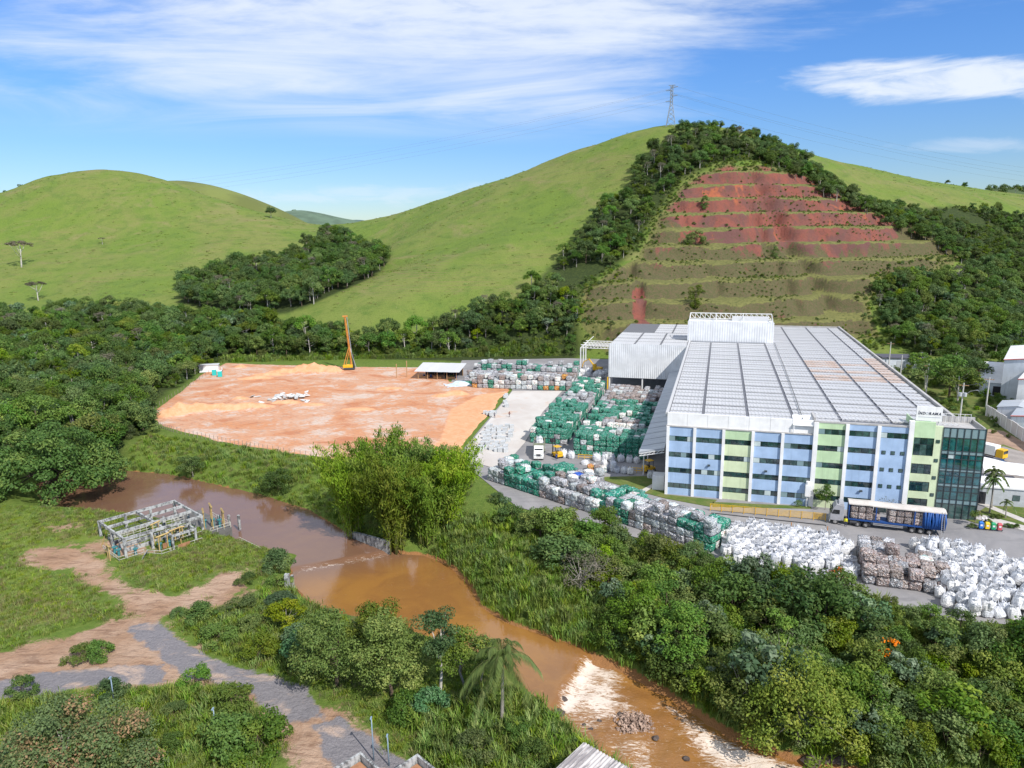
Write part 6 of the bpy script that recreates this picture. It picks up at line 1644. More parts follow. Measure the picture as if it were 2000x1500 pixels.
# big bags
def bag_proto(seed):
    """woven bulk bag: boxy bulging body, slumped shoulders, gathered or open mouth"""
    rs = np.random.RandomState(seed); na = 20; V = []; F = []
    fill = rs.uniform(1.02, 1.25); tilt = rs.normal(size=2) * .06; opened = seed % 2 == 0
    prof = [(0, .40), (.05, .47), (.22, .52), (.42, .535), (.60, .52), (.74, .50), (.84, .44), (.90, .34)] + ([(.97, .36), (1.02, .40), (.92, .30), (.84, .12)] if opened else [(.95, .20), (1.0, .11), (1.10, .13), (1.06, .03)])
    ph = rs.uniform(0, 6.28, 6); am = rs.uniform(.01, .035, 6)
    for t, r in prof:
        for k in range(na):
            a = 2 * math.pi * k / na; sq = (1 / max(abs(math.cos(a)), abs(math.sin(a)))) ** (.62 if t < .8 else .3)
            w = sum(am[q] * math.sin((q + 2) * a + ph[q] + 3 * t) for q in range(6))
            rr = r * sq * (1 + w + rs.normal() * .022) * (.985 if k % 2 else 1.02)
            V.append((rr * math.cos(a) + tilt[0] * t, rr * math.sin(a) + tilt[1] * t, t * fill + (rs.normal() * .022 if t > 0 else 0)))
    nr = len(prof)
    for i in range(nr - 1):
        for k in range(na): F.append((i * na + k, i * na + (k + 1) % na, (i + 1) * na + (k + 1) % na, (i + 1) * na + k))
    F += [tuple(range(na))[::-1], tuple((nr - 1) * na + k for k in range(na))]
    me = bpy.data.meshes.new('bag'); me.from_pydata([tuple(v) for v in V], [], F)
    me.materials.append(M_BAG); me.materials.append(M_BAGIN)
    if opened: me.polygons.foreach_set('material_index', [0] * ((nr - 3) * na) + [1] * (2 * na) + [0, 1])
    me.update()
    st = MB()
    for k in range(4):
        a = math.pi / 4 + k * math.pi / 2; p = np.array([.52 * math.cos(a), .52 * math.sin(a), fill * .76]); q = np.array([.40 * math.cos(a + .5), .40 * math.sin(a + .5), fill * 1.14 + rs.normal() * .06]); w = np.array([.46 * math.cos(a + .9), .46 * math.sin(a + .9), fill * .80])
        st.tube([p, q, w], .03, 4)
    return me, st.mesh('lifting_loop', M_LOOP)
M_BAG = mat('woven_bag', rough=.62, spec=.25, fn=lambda nt, co: mix(nt, mth(nt, 'MULTIPLY', ss(nt, noise(nt, vscale(nt, co, (1, 1, .5)), 3.2, 6, .7, .8), .46, .70), .75), mix(nt, nd(nt, 'ShaderNodeObjectInfo').outputs['Random'], (.60, .62, .66), (.76, .75, .73)), (.36, .36, .39)), bump=(6.0, 1.0, .16))
M_BAGIN = mat('bag_content', (.30, .31, .33), .7, var=.5, vscl=4)
M_LOOP = mat('bag_loop', (.55, .57, .62), .7)
BAGS = [bag_proto(600 + i) for i in range(5)]
def bag(x, y, z, s, rz, label, group, tilt=(0, 0)):
    k = rb.randrange(5)
    e = inst('bulk_bag', BAGS[k][0], None, (x, y, z), (tilt[0], tilt[1], rz), (s * rb.uniform(.93, 1.07), s * rb.uniform(.93, 1.07), s * rb.uniform(.92, 1.15)))
    tag(e, label, 'bag', group); inst('lifting_loop', BAGS[k][1], e)['kind'] = 'stuff'
def nth(k): return '%d%s' % (k, 'th' if 10 <= k % 100 <= 20 else {1: 'st', 2: 'nd', 3: 'rd'}.get(k % 10, 'th'))
def bag_field(poly, step, size, lev, lab, grp, messy=.0, zstep=1.25):
    ang = R_(-15); lo = poly.mean(0)
    ca, sa = math.cos(ang), math.sin(ang); n = 16; row = 0
    for j in range(-n, n):
        got = 0
        for i in range(-n, n):
            u = (i + .5 * (j % 2)) * step + rb.uniform(-.18, .18); v = j * step * .94 + rb.uniform(-.18, .18)
            p = np.array([lo[0] + u * ca - v * sa, lo[1] + u * sa + v * ca])
            d = sdf(p[None], poly)[0]
            if d > -.3: continue
            if not got: row += 1
            got += 1; L = lev(p, d)
            for k in range(L):
                if k < L - 1 and d < -1.9 and L > 1 and rb.random() < .85: continue
                t = (rb.gauss(0, messy), rb.gauss(0, messy))
                bag(p[0] + rb.uniform(-.1, .1) * k, p[1] + rb.uniform(-.1, .1) * k, k * zstep, size, rb.uniform(-.25, .25) + ang, 'white bulk bag, %s layer, %s from left in %s row of %s' % (('ground', 'upper')[k], nth(got), nth(row), lab), grp, t)
W1P = np.array([G(x, y)[:2] for x, y in [(1400, 1048), (1410, 1095), (1430, 1124), (1520, 1122), (1600, 1136), (1672, 1152), (1675, 1120), (1660, 1066), (1560, 1052), (1470, 1034)]])
mid1 = G(1545, 1085)[:2]
bag_field(W1P, 1.55, 1.32, lambda p, d: 1 if d > -1.2 and p[1] > 104 else (2 if p[1] > 101 or d < -2.2 else 1 + (rb.random() < .55)), 'pile beside weighbridge', 'white bags beside the weighbridge', .03)
W2P = np.array([G(x, y)[:2] for x, y in [(1772, 1064), (1790, 1090), (1815, 1130), (1836, 1195), (1900, 1212), (2005, 1222), (2075, 1222), (2075, 1140), (2000, 1112), (1930, 1092), (1850, 1068)]])
bag_field(W2P, 1.62, 1.42, lambda p, d: 1 if d > -1.4 else (2 if rb.random() < .8 else 1), 'untidy right-edge heap', 'white bags heaped at the right edge', .22, 1.05)
for k, (u, v, s) in enumerate([(-24.4, 18.4, 1.5), (-22.6, 18.0, 1.5), (-16.6, 17.6, 1.6), (-14.8, 18.2, 1.4), (-13.2, 18.0, 1.4), (-11.2, 18.4, 1.4), (-9.2, 18.3, 1.4), (-7.6, 18.2, 1.3)]):
    p = FB(u, v); bag(p[0], p[1], 0, s, k, 'white bag in the loose row in front of the green bale block', 'white bags before the green block')
p = FB(-19.3, 14.6); bag(p[0], p[1], -.05, 1.5, 1, 'single slumped white bag lying in the open yard', None, (1.2, .3))
for k, (u, v, z) in enumerate([(-14.6, 11.2, 0), (-13.4, 11.5, 0), (-12.1, 11.0, 0), (-10.9, 10.6, 0), (-9.4, 10.4, 0), (-13.8, 11.4, 1.0), (-11.6, 11.0, 1.0), (-16.0, 11.0, 0), (-8.0, 10.0, 0), (-3.6, 8.6, 0)]):
    p = FB(u, v); bag(p[0], p[1], z, 1.25, k, 'white bag in the small lot behind the lawn', 'white bags behind the lawn', (rb.gauss(0, .1), rb.gauss(0, .1)))
for k in range(26):
    p = G(1110 + rb.uniform(0, 78), 742 - rb.uniform(0, 14)); bag(p[0], p[1], rb.choice((0, 0, 1.2)), 1.5, k, 'white bag in the far lot near the steel gantry', 'white bags near the steel gantry', (rb.gauss(0, .08), rb.gauss(0, .08)))
# ------------------------------------------------------------------ vehicles and machines
M_TYRE = mat('tyre', (.03, .03, .032), .85); M_RIM = mat('wheel_rim', (.38, .37, .36), .5, .3); M_CHAS = mat('chassis', (.05, .05, .055), .7)
M_CABG = mat('grey_cab_paint', (.34, .34, .36), .35, spec=.5, var=.12); M_WPAINT = mat('white_cab_paint', (.74, .74, .72), .4, spec=.5, var=.12)
M_BLUEP = mat('blue_trailer_paint', (.018, .07, .25), .55, var=.3, vscl=.8); M_TARP = mat('grey_tarpaulin', (.56, .52, .48), .8, var=.18, vscl=.5, bump=(1.5, .5, .1))
M_CURT = mat('blue_curtain', (.018, .085, .30), .55, var=.35, vscl=.7, bump=(3, .6, .1)); M_YEL = mat('machine_yellow', (.68, .40, .02), .5, var=.15); M_ORG = mat('rig_orange', (.52, .22, .05), .55, var=.2)
M_OLIVE = mat('tipper_olive', (.22, .24, .17), .6, var=.2); M_BLACK = mat('black_steel', (.035, .035, .04), .6); M_ALU = mat('aluminium', (.55, .55, .56), .4, .6)
M_WIN = glass_mat('vehicle_glass', (.012, .018, .022), .05)
WH = {}
def wheel(parent, x, y, r=.5, w=.3, side=1):
    if (r, w) not in WH:
        t = MB(); n = 18
        prof = [(-w / 2, r * .62), (-w / 2, r * .93), (-w * .38, r), (w * .38, r), (w / 2, r * .93), (w / 2, r * .62)]
        for yy, rr in prof:
            for k in range(n): a = 2 * math.pi * k / n; t.v.append((rr * math.cos(a), yy, rr * math.sin(a)))
        for i in range(5):
            for k in range(n): t.f.append((i * n + k, i * n + (k + 1) % n, (i + 1) * n + (k + 1) % n, (i + 1) * n + k)); t.m.append(0)
        q = MB(); q.cyl((0, 0, 0), r * .63, w * .7, 'y', 14); q.cyl((0, 0, 0), r * .24, w * 1.02, 'y', 10)
        WH[r, w] = (t.mesh('tyre', M_TYRE), q.mesh('rim', M_RIM))
    o = inst('wheel', WH[r, w][0], parent, (x, y, r)); inst('rim', WH[r, w][1], o)
    return o

# articulated curtain-side lorry beside the weighbridge: local x runs forward (towards the left of the photo)
tA = G(1640, 1024); tB = G(1838, 1047)
t_dir = (tA - tB); t_ang = math.atan2(t_dir[1], t_dir[0])
L_T = np.linalg.norm(t_dir[:2])
trk = empty('semi_trailer_truck', (float(tB[0]) + 1.25 * math.sin(t_ang) * -1, float(tB[1]) + 1.25 * math.cos(t_ang) * -1, 0), t_ang, 'grey-cabbed truck with a blue curtain-sided trailer full of scrap bales', 'truck')
# in this frame the camera side is +y
sgn = 1
def bothsides(fn):
    for s in (-1, 1): fn(s)
CX = 15.3                                # cab centre
cab = MB()
prof = [(-1.05, .95), (-1.05, 3.55), (.25, 3.75), (.70, 3.05), (1.12, 1.85), (1.18, .75), (-.9, .75)]
n = len(prof); vs = [(CX + a, -1.22, z) for a, z in prof] + [(CX + a, 1.22, z) for a, z in prof]
cab.add(vs, [tuple(range(n)), tuple(range(n, 2 * n))[::-1]] + [(i, n + i, n + (i + 1) % n, (i + 1) % n) for i in range(n)])
cabo = cab.build('cab', M_CABG, trk, bevel=.07)
MB().add([(CX + .735, -1.08, 2.98), (CX + 1.125, -1.08, 1.95), (CX + 1.125, 1.08, 1.95), (CX + .735, 1.08, 2.98)], [(0, 1, 2, 3), (3, 2, 1, 0)]).build('windscreen', M_WIN, cabo)
for s in (-1, 1):
    MB().add([(CX - .35, s * 1.235, 2.75), (CX + .62, s * 1.235, 2.75), (CX + .92, s * 1.235, 1.95), (CX - .35, s * 1.235, 1.95)], [(0, 1, 2, 3), (3, 2, 1, 0)]).build('side_window', M_WIN, cabo)
    MB().box((CX + .95, s * 1.42, 2.45), (.12, .22, .6)).build('mirror', M_BLACK, cabo)
    MB().box((CX + 1.19, s * .85, 1.05), (.06, .42, .22)).build('headlight', M_BLIND, cabo)
MB().box((CX + 1.17, 0, .62), (.16, 2.4, .42)).build('bumper', M_CABG, trk, bevel=.04)
MB().box((CX - .55, 0, 3.9), (.9, 2.0, .45), taper=.8).build('roof_fairing', M_CABG, cabo)
fr = MB(); fr.b2(CX - 5.2, CX + .9, -.45, .45, .62, .95); fr.cyl((CX - 2.6, 1.0, .75), .33, 1.1, 'x', 12); fr.cyl((CX - 2.6, -1.0, .75), .33, 1.1, 'x', 12); fr.b2(CX - 4.6, CX - 3.4, -.6, .6, .95, 1.2)
fr.build('chassis', M_CHAS, trk)
for s in (-1, 1):
    wheel(trk, CX + .25, s * 1.05)
    for x in (CX - 3.3, CX - 4.6): wheel(trk, x, s * 1.0, .5, .5)
    for x in (1.0, 2.3, 3.6): wheel(trk, x, s * 1.0, .5, .5)
# trailer, from x = -1.1 to 13.3
X0, X1 = -1.2, CX - 1.75
dk = MB(); dk.b2(X0, X1, -1.28, 1.28, 1.18, 1.42); dk.b2(X0, X1, -.5, .5, .85, 1.17); dk.build('trailer_deck', M_BLUEP, trk)
MB().b2(X1 - .12, X1, -1.26, 1.26, 1.43, 4.15).build('headboard', M_BLUEP, trk)
MB().b2(X0, X0 + .12, -1.26, 1.26, 1.43, 4.15).build('rear_door', M_BLUEP, trk)
for x in (X1 - 4.3, X0 + 3.3, X0 + 4.6):
    for s in (-1, 1): MB().b2(x - .09, x + .09, s * 1.20 - .06, s * 1.20 + .06, 1.43, 4.12).build('side_post', M_BLUEP, trk)
rf = MB(); nx = 14
for i in range(nx + 1):
    x = X0 - .05 + (X1 + .1 - X0) * i / nx; zj = rb.gauss(0, .02)
    rf.v += [(x, -1.32, 4.02 + zj), (x, -1.30, 4.20 + zj), (x, 0, 4.42 + zj * 2), (x, 1.30, 4.20 + zj), (x, 1.32, 4.02 + zj)]
for i in range(nx):
    for k in range(4): rf.f.append((i * 5 + k, i * 5 + k + 1, i * 5 + k + 6, i * 5 + k + 5)); rf.m.append(0)
rf.f += [(0, 4, 3, 2, 1), tuple(nx * 5 + k for k in range(5))]; rf.m += [0, 0]
rf.build('tarpaulin_roof', M_TARP, trk)
for s in (-1, 1):
    for k in range(9):
        x0 = X0 + .15 + k * .36
        MB().tube([(x0, s * 1.27, 1.15), (x0 + rb.uniform(-.15, .15), s * (1.27 + rb.uniform(0, .12)), 2.6), (x0 + rb.uniform(-.1, .1), s * 1.25, 4.05)], [.20, .19, .17], 6).build('curtain_fold', M_CURT, trk, smooth=True)
for s in (-1, 1):
    g_ = MB()
    for z in (.75, 1.0): g_.b2(5.0, 9.6, s * 1.2 - .03, s * 1.2 + .03, z - .06, z + .06)
    for x in (5.1, 7.3, 9.5): g_.b2(x - .04, x + .04, s * 1.2 - .03, s * 1.2 + .03, .7, 1.17)
    g_.build('side_guard', M_ALU, trk)
MB().box((-1.1, 0, .75), (.15, 2.4, .2)).build('rear_bumper', M_CHAS, trk)
lg = MB(); lg.b2(9.9, 10.2, -1.0, -.8, .3, 1.17); lg.b2(9.9, 10.2, .8, 1.0, .3, 1.17); lg.build('landing_leg', M_CHAS, trk)
mw = Matrix.Translation(trk.location) @ Matrix.Rotation(t_ang, 4, 'Z')
for row in (0, 1):
    for k in range(11):
        x = X1 - .9 - k * 1.18
        if 3 <= k <= 4 and row == 1: continue
        if x < X0 + 3.0: continue
        if k == 4 and row == 0: continue
        for s in (-1, 1):
            p = mw @ Vector((x, s * .6, 1.43 + row * 1.22)); cc = 'blue' if k > 9 else ('brown' if rb.random() < .85 else 'grey')
            if cc == 'blue': cc = 'clear'
            o = inst('bale', BALE_ME[cc, rb.randrange(3)], None, p, t_ang, (1.12, 1.08, 1.2)); tag(o, '%s bale loaded on the curtain-sided trailer, %s layer' % (BALE_LOOK[cc], 'upper' if row else 'lower'), 'bale', 'bales on the trailer')
# ladder against the trailer tail
ld = empty('ladder', tuple(mw @ Vector((-.75, 2.1, 0))), t_ang, 'aluminium ladder leaning against the rear end of the blue trailer', 'ladder')
for k, s in enumerate((-.2, .2)): MB().tube([(s, 0, 0), (s, -.82, 4.35)], .04, 5).build('rail', M_ALU, ld)
for k in range(13): t = (k + .6) / 13.5; MB().tube([(-.2, -.82 * t, 4.35 * t), (.2, -.82 * t, 4.35 * t)], .025, 5).build('rung', M_ALU, ld)

# weighbridge and its yellow fence
wb0 = G(1390, 1006); wb1 = G(1612, 1030); wang = math.atan2(*(wb1 - wb0)[1::-1])
wl = np.linalg.norm((wb1 - wb0)[:2])
wbo = empty('weighbridge', (float(wb0[0]), float(wb0[1]), 0), wang, 'long concrete weighbridge deck with dark edge strips before the factory front', 'weighbridge')
MB().b2(0, wl, -3.0, .2, .0, .22).build('deck', mat('deck_concrete', (.27, .26, .255), .9, var=.2, vscl=.6), wbo)
MB().b2(-.1, wl + .1, -3.35, -3.02, .0, .42).build('edge_beam', M_BLACK, wbo)
MB().b2(-.1, wl + .1, .22, .5, .0, .30).build('edge_beam', M_BLACK, wbo)
for k, (x, y) in enumerate([(0, -3.2), (wl * .36, -3.2), (wl * .7, -3.2), (wl, -3.2)]):
    MB().b2(x - .06, x + .06, y - .06, y + .06, .4, 1.5).build('marker_post', M_ORG, wbo)
yf0 = G(1387, 998); yf1 = G(1612, 1018); yang = math.atan2(*(yf1 - yf0)[1::-1]); yl = np.linalg.norm((yf1 - yf0)[:2])
yf = empty('yellow_fence', (float(yf0[0]), float(yf0[1]), 0), yang, 'yellow slatted steel fence between the weighbridge and the factory lawn', 'fence')
npst = 11
for k in range(npst): MB().b2(yl * k / (npst - 1) - .05, yl * k / (npst - 1) + .05, -.05, .05, 0, 1.5).build('post', M_YEL, yf)
for k in range(6): MB().b2(0, yl, .055, .085, .26 + k * .22, .345 + k * .22).build('slat', M_YEL, yf)

# dump truck loaded with white bags, facing the camera
dt = empty('dump_truck', tuple(G(1052, 897)), R_(-90 - 4), 'white bonneted dump truck with an olive tipper body, facing the camera', 'truck')
hb = MB(); pf = [(-1.0, 1.0), (-1.0, 2.75), (.15, 2.75), (.55, 1.95), (1.75, 1.65), (1.9, .8), (-.9, .8)]
n = len(pf); hb.add([(a, -1.1, z) for a, z in pf] + [(a, 1.1, z) for a, z in pf], [tuple(range(n)), tuple(range(n, 2 * n))[::-1]] + [(i, n + i, n + (i + 1) % n, (i + 1) % n) for i in range(n)])
for i, v in enumerate(hb.v): hb.v[i] = (v[0] - 1.0, v[1], v[2])
hbo = hb.build('cab', M_WPAINT, dt, bevel=.06)
MB().add([(-.83, -.95, 2.66), (-.46, -.95, 2.02), (-.46, .95, 2.02), (-.83, .95, 2.66)], [(0, 1, 2, 3), (3, 2, 1, 0)]).build('windscreen', M_WIN, hbo)
for s in (-1, 1):
    MB().add([(-1.8, s * 1.115, 2.55), (-.95, s * 1.115, 2.55), (-.7, s * 1.115, 1.95), (-1.8, s * 1.115, 1.95)], [(0, 1, 2, 3), (3, 2, 1, 0)]).build('side_window', M_WIN, hbo)
    MB().box((.2, s * 1.0, .95), (1.1, .35, .5)).build('fender', M_WPAINT, dt, bevel=.08)
    MB().box((.92, s * .75, 1.25), (.06, .25, .25)).build('headlight', M_BLIND, hbo)
    wheel(dt, .2, s * .98)
    for x in (-5.6, -6.9): wheel(dt, x, s * .98, .5, .5)
gr = MB()
for k in range(5): gr.b2(.905, .93, -.5, .5, 1.0 + k * .13, 1.07 + k * .13)
gr.build('grille', M_BLACK, hbo)
MB().box((.98, 0, .62), (.15, 2.2, .3)).build('bumper', M_WPAINT, dt)
MB().b2(-8.4, -.6, -.45, .45, .6, .95).build('chassis', M_CHAS, dt)
tp = MB(); tp.b2(-8.6, -2.3, -1.25, 1.25, 1.1, 1.25); tp.b2(-8.6, -2.3, -1.27, -1.17, 1.25, 2.9); tp.b2(-8.6, -2.3, 1.17, 1.27, 1.25, 2.9); tp.b2(-2.4, -2.28, -1.17, 1.17, 1.25, 3.2); tp.b2(-8.6, -8.5, -1.17, 1.17, 1.25, 2.7)
tp.build('tipper_body', M_OLIVE, dt)
for k in range(6): MB().b2(-8.3 + k * 1.15, -8.15 + k * 1.15, 1.28, 1.36, 1.2, 2.9).build('body_rib', M_OLIVE, dt)
md = Matrix.Translation(dt.location) @ Matrix.Rotation(R_(-94), 4, 'Z')
for k, (x, y, z) in enumerate([(-3.2, -.5, 1.3), (-3.3, .6, 1.3), (-4.6, 0, 1.4), (-5.9, -.5, 1.4), (-6.0, .6, 1.4), (-7.3, .1, 1.4), (-5.0, .1, 2.5), (-3.6, 0, 2.3)]):
    p = md @ Vector((x, y, z)); bag(p.x, p.y, p.z, 1.35, k, 'white bag loaded in the dump truck body', 'white bags in the dump truck', (rb.gauss(0, .15), rb.gauss(0, .15)))

# telehandlers / forklifts
def forklift(loc, rz, label, boom=True, group=None):
    e = empty('forklift', loc, rz, label, 'forklift', group)
    b = MB(); b.b2(-1.4, 1.2, -.75, .75, .45, 1.15); b.box((-1.05, 0, 1.35), (.9, 1.4, .5), taper=.85); b.build('body', M_YEL, e, bevel=.06)
    for x, y in ((-.7, -.65), (-.7, .65), (.7, -.65), (.7, .65)): MB().bar((x, y, 1.1), (x * .85, y, 2.6), .09).build('cab_post', M_BLACK, e)
    MB().box((0, 0, 2.63), (1.5, 1.45, .09)).build('cab_roof', M_YEL, e)
    MB().box((-.25, 0, 1.4), (.5, .55, .55)).build('seat', M_BLACK, e)
    for x in (-.95, .8):
        for s in (-1, 1): wheel(e, x, s * .72, .42, .3)
    if boom:
        m = MB()
        for s in (-.38, .38): m.b2(1.25, 1.38, s - .06, s + .06, .15, 4.4)
        m.b2(1.27, 1.36, -.38, .38, 2.2, 2.3); m.b2(1.27, 1.36, -.38, .38, 4.25, 4.38); m.build('mast', M_BLACK, e)
        f = MB(); f.b2(1.4, 1.5, -.6, .6, 3.2, 3.9); f.b2(1.5, 2.7, -.45, -.32, 3.2, 3.28); f.b2(1.5, 2.7, .32, .45, 3.2, 3.28); f.build('fork', M_BLACK, e)
        c = MB(); c.cyl((1.9, 0, 3.75), .42, 1.1, 'y', 12); c.build('clamp', M_CHAS, e)
    return e
forklift(tuple(G(1088, 893)), R_(120), 'yellow forklift with raised black mast unloading beside the dump truck')
forklift(tuple(FB(-4.3, 12.6)), R_(30), 'yellow forklift parked in the shade under the grey canopy', False)
# excavator in the far corner
ex = empty('excavator', tuple(G(1166, 727)), R_(150), 'orange-yellow excavator working behind the white bags at the steel gantry', 'excavator')
for s in (-1, 1):
    t = MB(); t.tube([(-1.9, s * 1.1, .45), (1.9, s * 1.1, .45)], .45, 10); t.build('track', M_BLACK, ex)
MB().box((-.3, 0, 1.45), (3.2, 2.5, 1.1)).build('body', M_YEL, ex, bevel=.08)
c_ = MB().box((.7, .7, 2.5), (1.3, 1.0, 1.4), taper=.9).build('cab', M_YEL, ex); MB().box((1.37, .7, 2.6), (.03, .8, .9)).build('window', M_WIN, c_)
MB().tube([(1.0, -.2, 1.9), (3.4, -.2, 4.8), (5.6, -.2, 3.6)], [.3, .28, .2], 5).build('boom', M_YEL, ex)
MB().tube([(5.6, -.2, 3.6), (6.3, -.2, 1.4)], [.2, .14], 5).build('arm', M_YEL, ex)
MB().box((6.4, -.2, .9), (.9, 1.0, .9), taper=.6).build('bucket', M_BLACK, ex)

# piling rig at the back of the site
rg_ = empty('piling_rig', tuple(G(683, 722)), R_(10), 'tall orange piling rig with lattice stays at the back of the earthen site', 'piling rig')
for s in (-1, 1): MB().tube([(-2.0, s * 1.3, .5), (2.0, s * 1.3, .5)], .5, 10).build('track', M_BLACK, rg_)
MB().box((-.6, 0, 1.5), (3.8, 2.3, 1.1)).build('body', M_YEL, rg_, bevel=.08)
mt_ = MB(); h_ = 21.0
mt_.tube([(.9, 0, .8), (-.7, 0, h_)], .36, 4); mt_.build('mast', M_ORG, rg_)
ml = MB()
for k in range(16): z = 1.5 + k * 1.1; x = .9 - 1.6 * (z - .8) / 18.7; ml.box((x, 0, z), (.62, .62, .10))
ml.build('mast_band', M_ORG, rg_)
MB().box((-.6, 0, h_ + .2), (2.0, .7, .5)).build('crown_block', M_ORG, rg_)
for s in (-1, 1): MB().tube([(-2.2, s * .9, 1.8), (.15, s * .3, 9.0)], .16, 6).build('stay', M_ORG, rg_)
for s in (-1, 1): MB().tube([(-1.2, s * .9, 2.2), (.3, s * .3, 7.8)], .12, 6).build('stay', M_ORG, rg_)
hz_ = MB()
for k, q in enumerate((-.25, .15)): hz_.tube([(2.6, q, .6), (1.2, q, 6), (.6, q, 13), (.1, q, h_)], .10, 5)
hz_.build('hose', mat('hose_grey', (.33, .34, .37), .6), rg_)
MB().tube([(1.6, 0, .2), (1.6, 0, 6.0)], .30, 8).build('pile_hammer', M_BLACK, rg_)

# tank truck behind the stacks
tk = empty('tank_truck', tuple(G(950, 724)), R_(0), 'white tank truck with a blue rear section parked by the forest behind the stacks', 'truck')
MB().tube([(-4.6, 0, 2.0), (1.2, 0, 2.0)], 1.05, 12).build('tank', M_WPAINT, tk, smooth=True)
MB().b2(-5.0, 1.3, -1.1, 1.1, .8, 1.1).build('chassis', M_CHAS, tk); MB().box((1.75, 0, 1.9), (.8, 2.2, 1.4)).build('hose_locker', M_BLUEP, tk)
c_ = MB().box((3.2, 0, 1.9), (1.7, 2.3, 2.3), taper=.92).build('cab', M_WPAINT, tk, bevel=.08); MB().box((4.03, 0, 2.3), (.06, 1.9, .9)).build('windscreen', M_WIN, c_); MB().box((3.3, -1.13, 2.35), (.8, .06, .7)).build('side_window', M_WIN, c_)
for s in (-1, 1):
    for x in (3.2, -2.6, -3.9): wheel(tk, x, s * .95)

# open shed on posts
sd = G(816, 741); sr = G(893, 743); sang = math.atan2(*(sr - sd)[1::-1])
she = empty('open_shed', tuple(sd), sang, 'open timber shed with a pale corrugated roof at the back of the site', 'shed'); SW = float(np.linalg.norm((sr - sd)[:2]))
for x in np.linspace(.2, SW - .2, 5):
    for y in (0, 9.0): MB().b2(x - .1, x + .1, y - .1, y + .1, 0, 3.2 if y == 0 else 4.4).build('post', mat('timber', (.40, .24, .12), .85) if 'timber' not in bpy.data.materials else bpy.data.materials['timber'], she)
for k in range(8):
    a = -1.0 + k * (SW + 2) / 8
    MB().add([(a, -1.0, 3.12 + .03 * (k % 2)), (a + (SW + 2) / 8 + .1, -1.0, 3.12 + .03 * (k % 2)), (a + (SW + 2) / 8 + .1, 10.0, 4.55 + .03 * (k % 2)), (a, 10.0, 4.55 + .03 * (k % 2))], [(0, 1, 2, 3)]).build('roof_sheet', M_TIN, she)
for x in (2, 7, 12): MB().box((x, 2.0, .45), (3.0, 1.2, .9)).build('workbench', bpy.data.materials['timber'], she)
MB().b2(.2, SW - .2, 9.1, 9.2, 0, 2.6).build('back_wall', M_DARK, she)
for k, (x, c_) in enumerate([(1.2, M_BLUEP), (3.8, M_BLUEP), (9.5, M_CHAS), (13.5, M_BLUEP)]):
    p = Matrix.Rotation(sang, 3, 'Z') @ Vector((x, 4.0, 0)) + Vector(sd)
    o = MB().cyl((0, 0, .55), .4, 1.1, 'z', 12).cyl((0, 0, .8), .42, .06, 'z', 12).cyl((0, 0, .3), .42, .06, 'z', 12).build('drum', c_, None, loc=p); tag(o, ['blue drum at the left end of the open shed', 'second blue drum inside the open shed', 'dark drum in the middle of the open shed', 'blue drum at the right end of the open shed'][k], 'drum', 'drums in the shed')
tpm = G(897, 752); tb = MB(); rs_ = np.random.RandomState(8); nn = 12
for i in range(nn):
    for j in range(nn): tb.v.append(((i - 6) * .85, (j - 6) * .55, .15 + 1.3 * max(0, 1 - ((i - 7) / 5.5) ** 2 - ((j - 6) / 6) ** 2) + rs_.normal() * .10))
for i in range(nn - 1):
    for j in range(nn - 1): tb.f.append((i * nn + j, (i + 1) * nn + j, (i + 1) * nn + j + 1, i * nn + j + 1)); tb.m.append(0)
tag(tb.build('tarpaulin', mat('pale_blue_tarp', (.50, .60, .68), .6, var=.3, vscl=.6), None, loc=tuple(tpm), rz=.3), 'crumpled pale blue tarpaulin at the left end of the mixed stacks', 'tarpaulin')
# pale rubble and tarpaulin sheets heaped in the middle of the site
rb_c = G(570, 778); rsx = np.random.RandomState(12)
slab_m = [mat('pale_slab_rubble', (.62, .63, .62), .8, var=.25, vscl=1.2), mat('grey_slab_rubble', (.42, .43, .42), .85, var=.25)]
for k in range(34):
    x = rsx.normal() * 4.6; y = rsx.normal() * 3.4; z = .2 + .8 * max(0, 1 - (x / 8) ** 2 - (y / 6) ** 2)
    o = MB().box((0, 0, 0), (rsx.uniform(1.0, 2.6), rsx.uniform(.7, 1.6), rsx.uniform(.1, .3))).build('slab', slab_m[k % 3 == 0], None, loc=(rb_c[0] + x, rb_c[1] + y, z)); o.rotation_euler = (rsx.normal() * .22, rsx.normal() * .22, rsx.uniform(0, 3.1))
    tag(o, 'broken pale slab in the rubble heap in the middle of the earthen site', 'slab', 'slabs in the rubble heap')
# paving blocks on the pale pavement
blk = MB().box((0, 0, .45), (1.15, 1.0, .9)).mesh('block', mat('grey_block', (.47, .49, .50), .85, var=.2, vscl=2))
for k, (x, y) in enumerate([(940 + 9.5 * (i % 6) + rb.uniform(-4, 4) + j * 1.5, 884 - 7.0 * j + rb.uniform(-2, 2)) for j in range(8) for i in range(6)] + [(955 + rb.uniform(-8, 12), 812 + rb.uniform(-6, 4)) for _ in range(12)] + [(985 + 12 * rb.random(), 788 + rb.uniform(-14, 8)) for _ in range(6)]):
    if x > 1000 or (y > 860 and rb.random() < .18): continue
    p = G(x, y); o = inst('block_pallet', blk, None, (p[0], p[1], .09), rb.uniform(-.2, .2), (1, 1, rb.uniform(.5, 1.25)))
    tag(o, 'pallet of grey blocks in the %s on the pavement' % ('near rows' if y > 830 else 'far scattered line'), 'pallet', 'block pallets on the pale pavement')
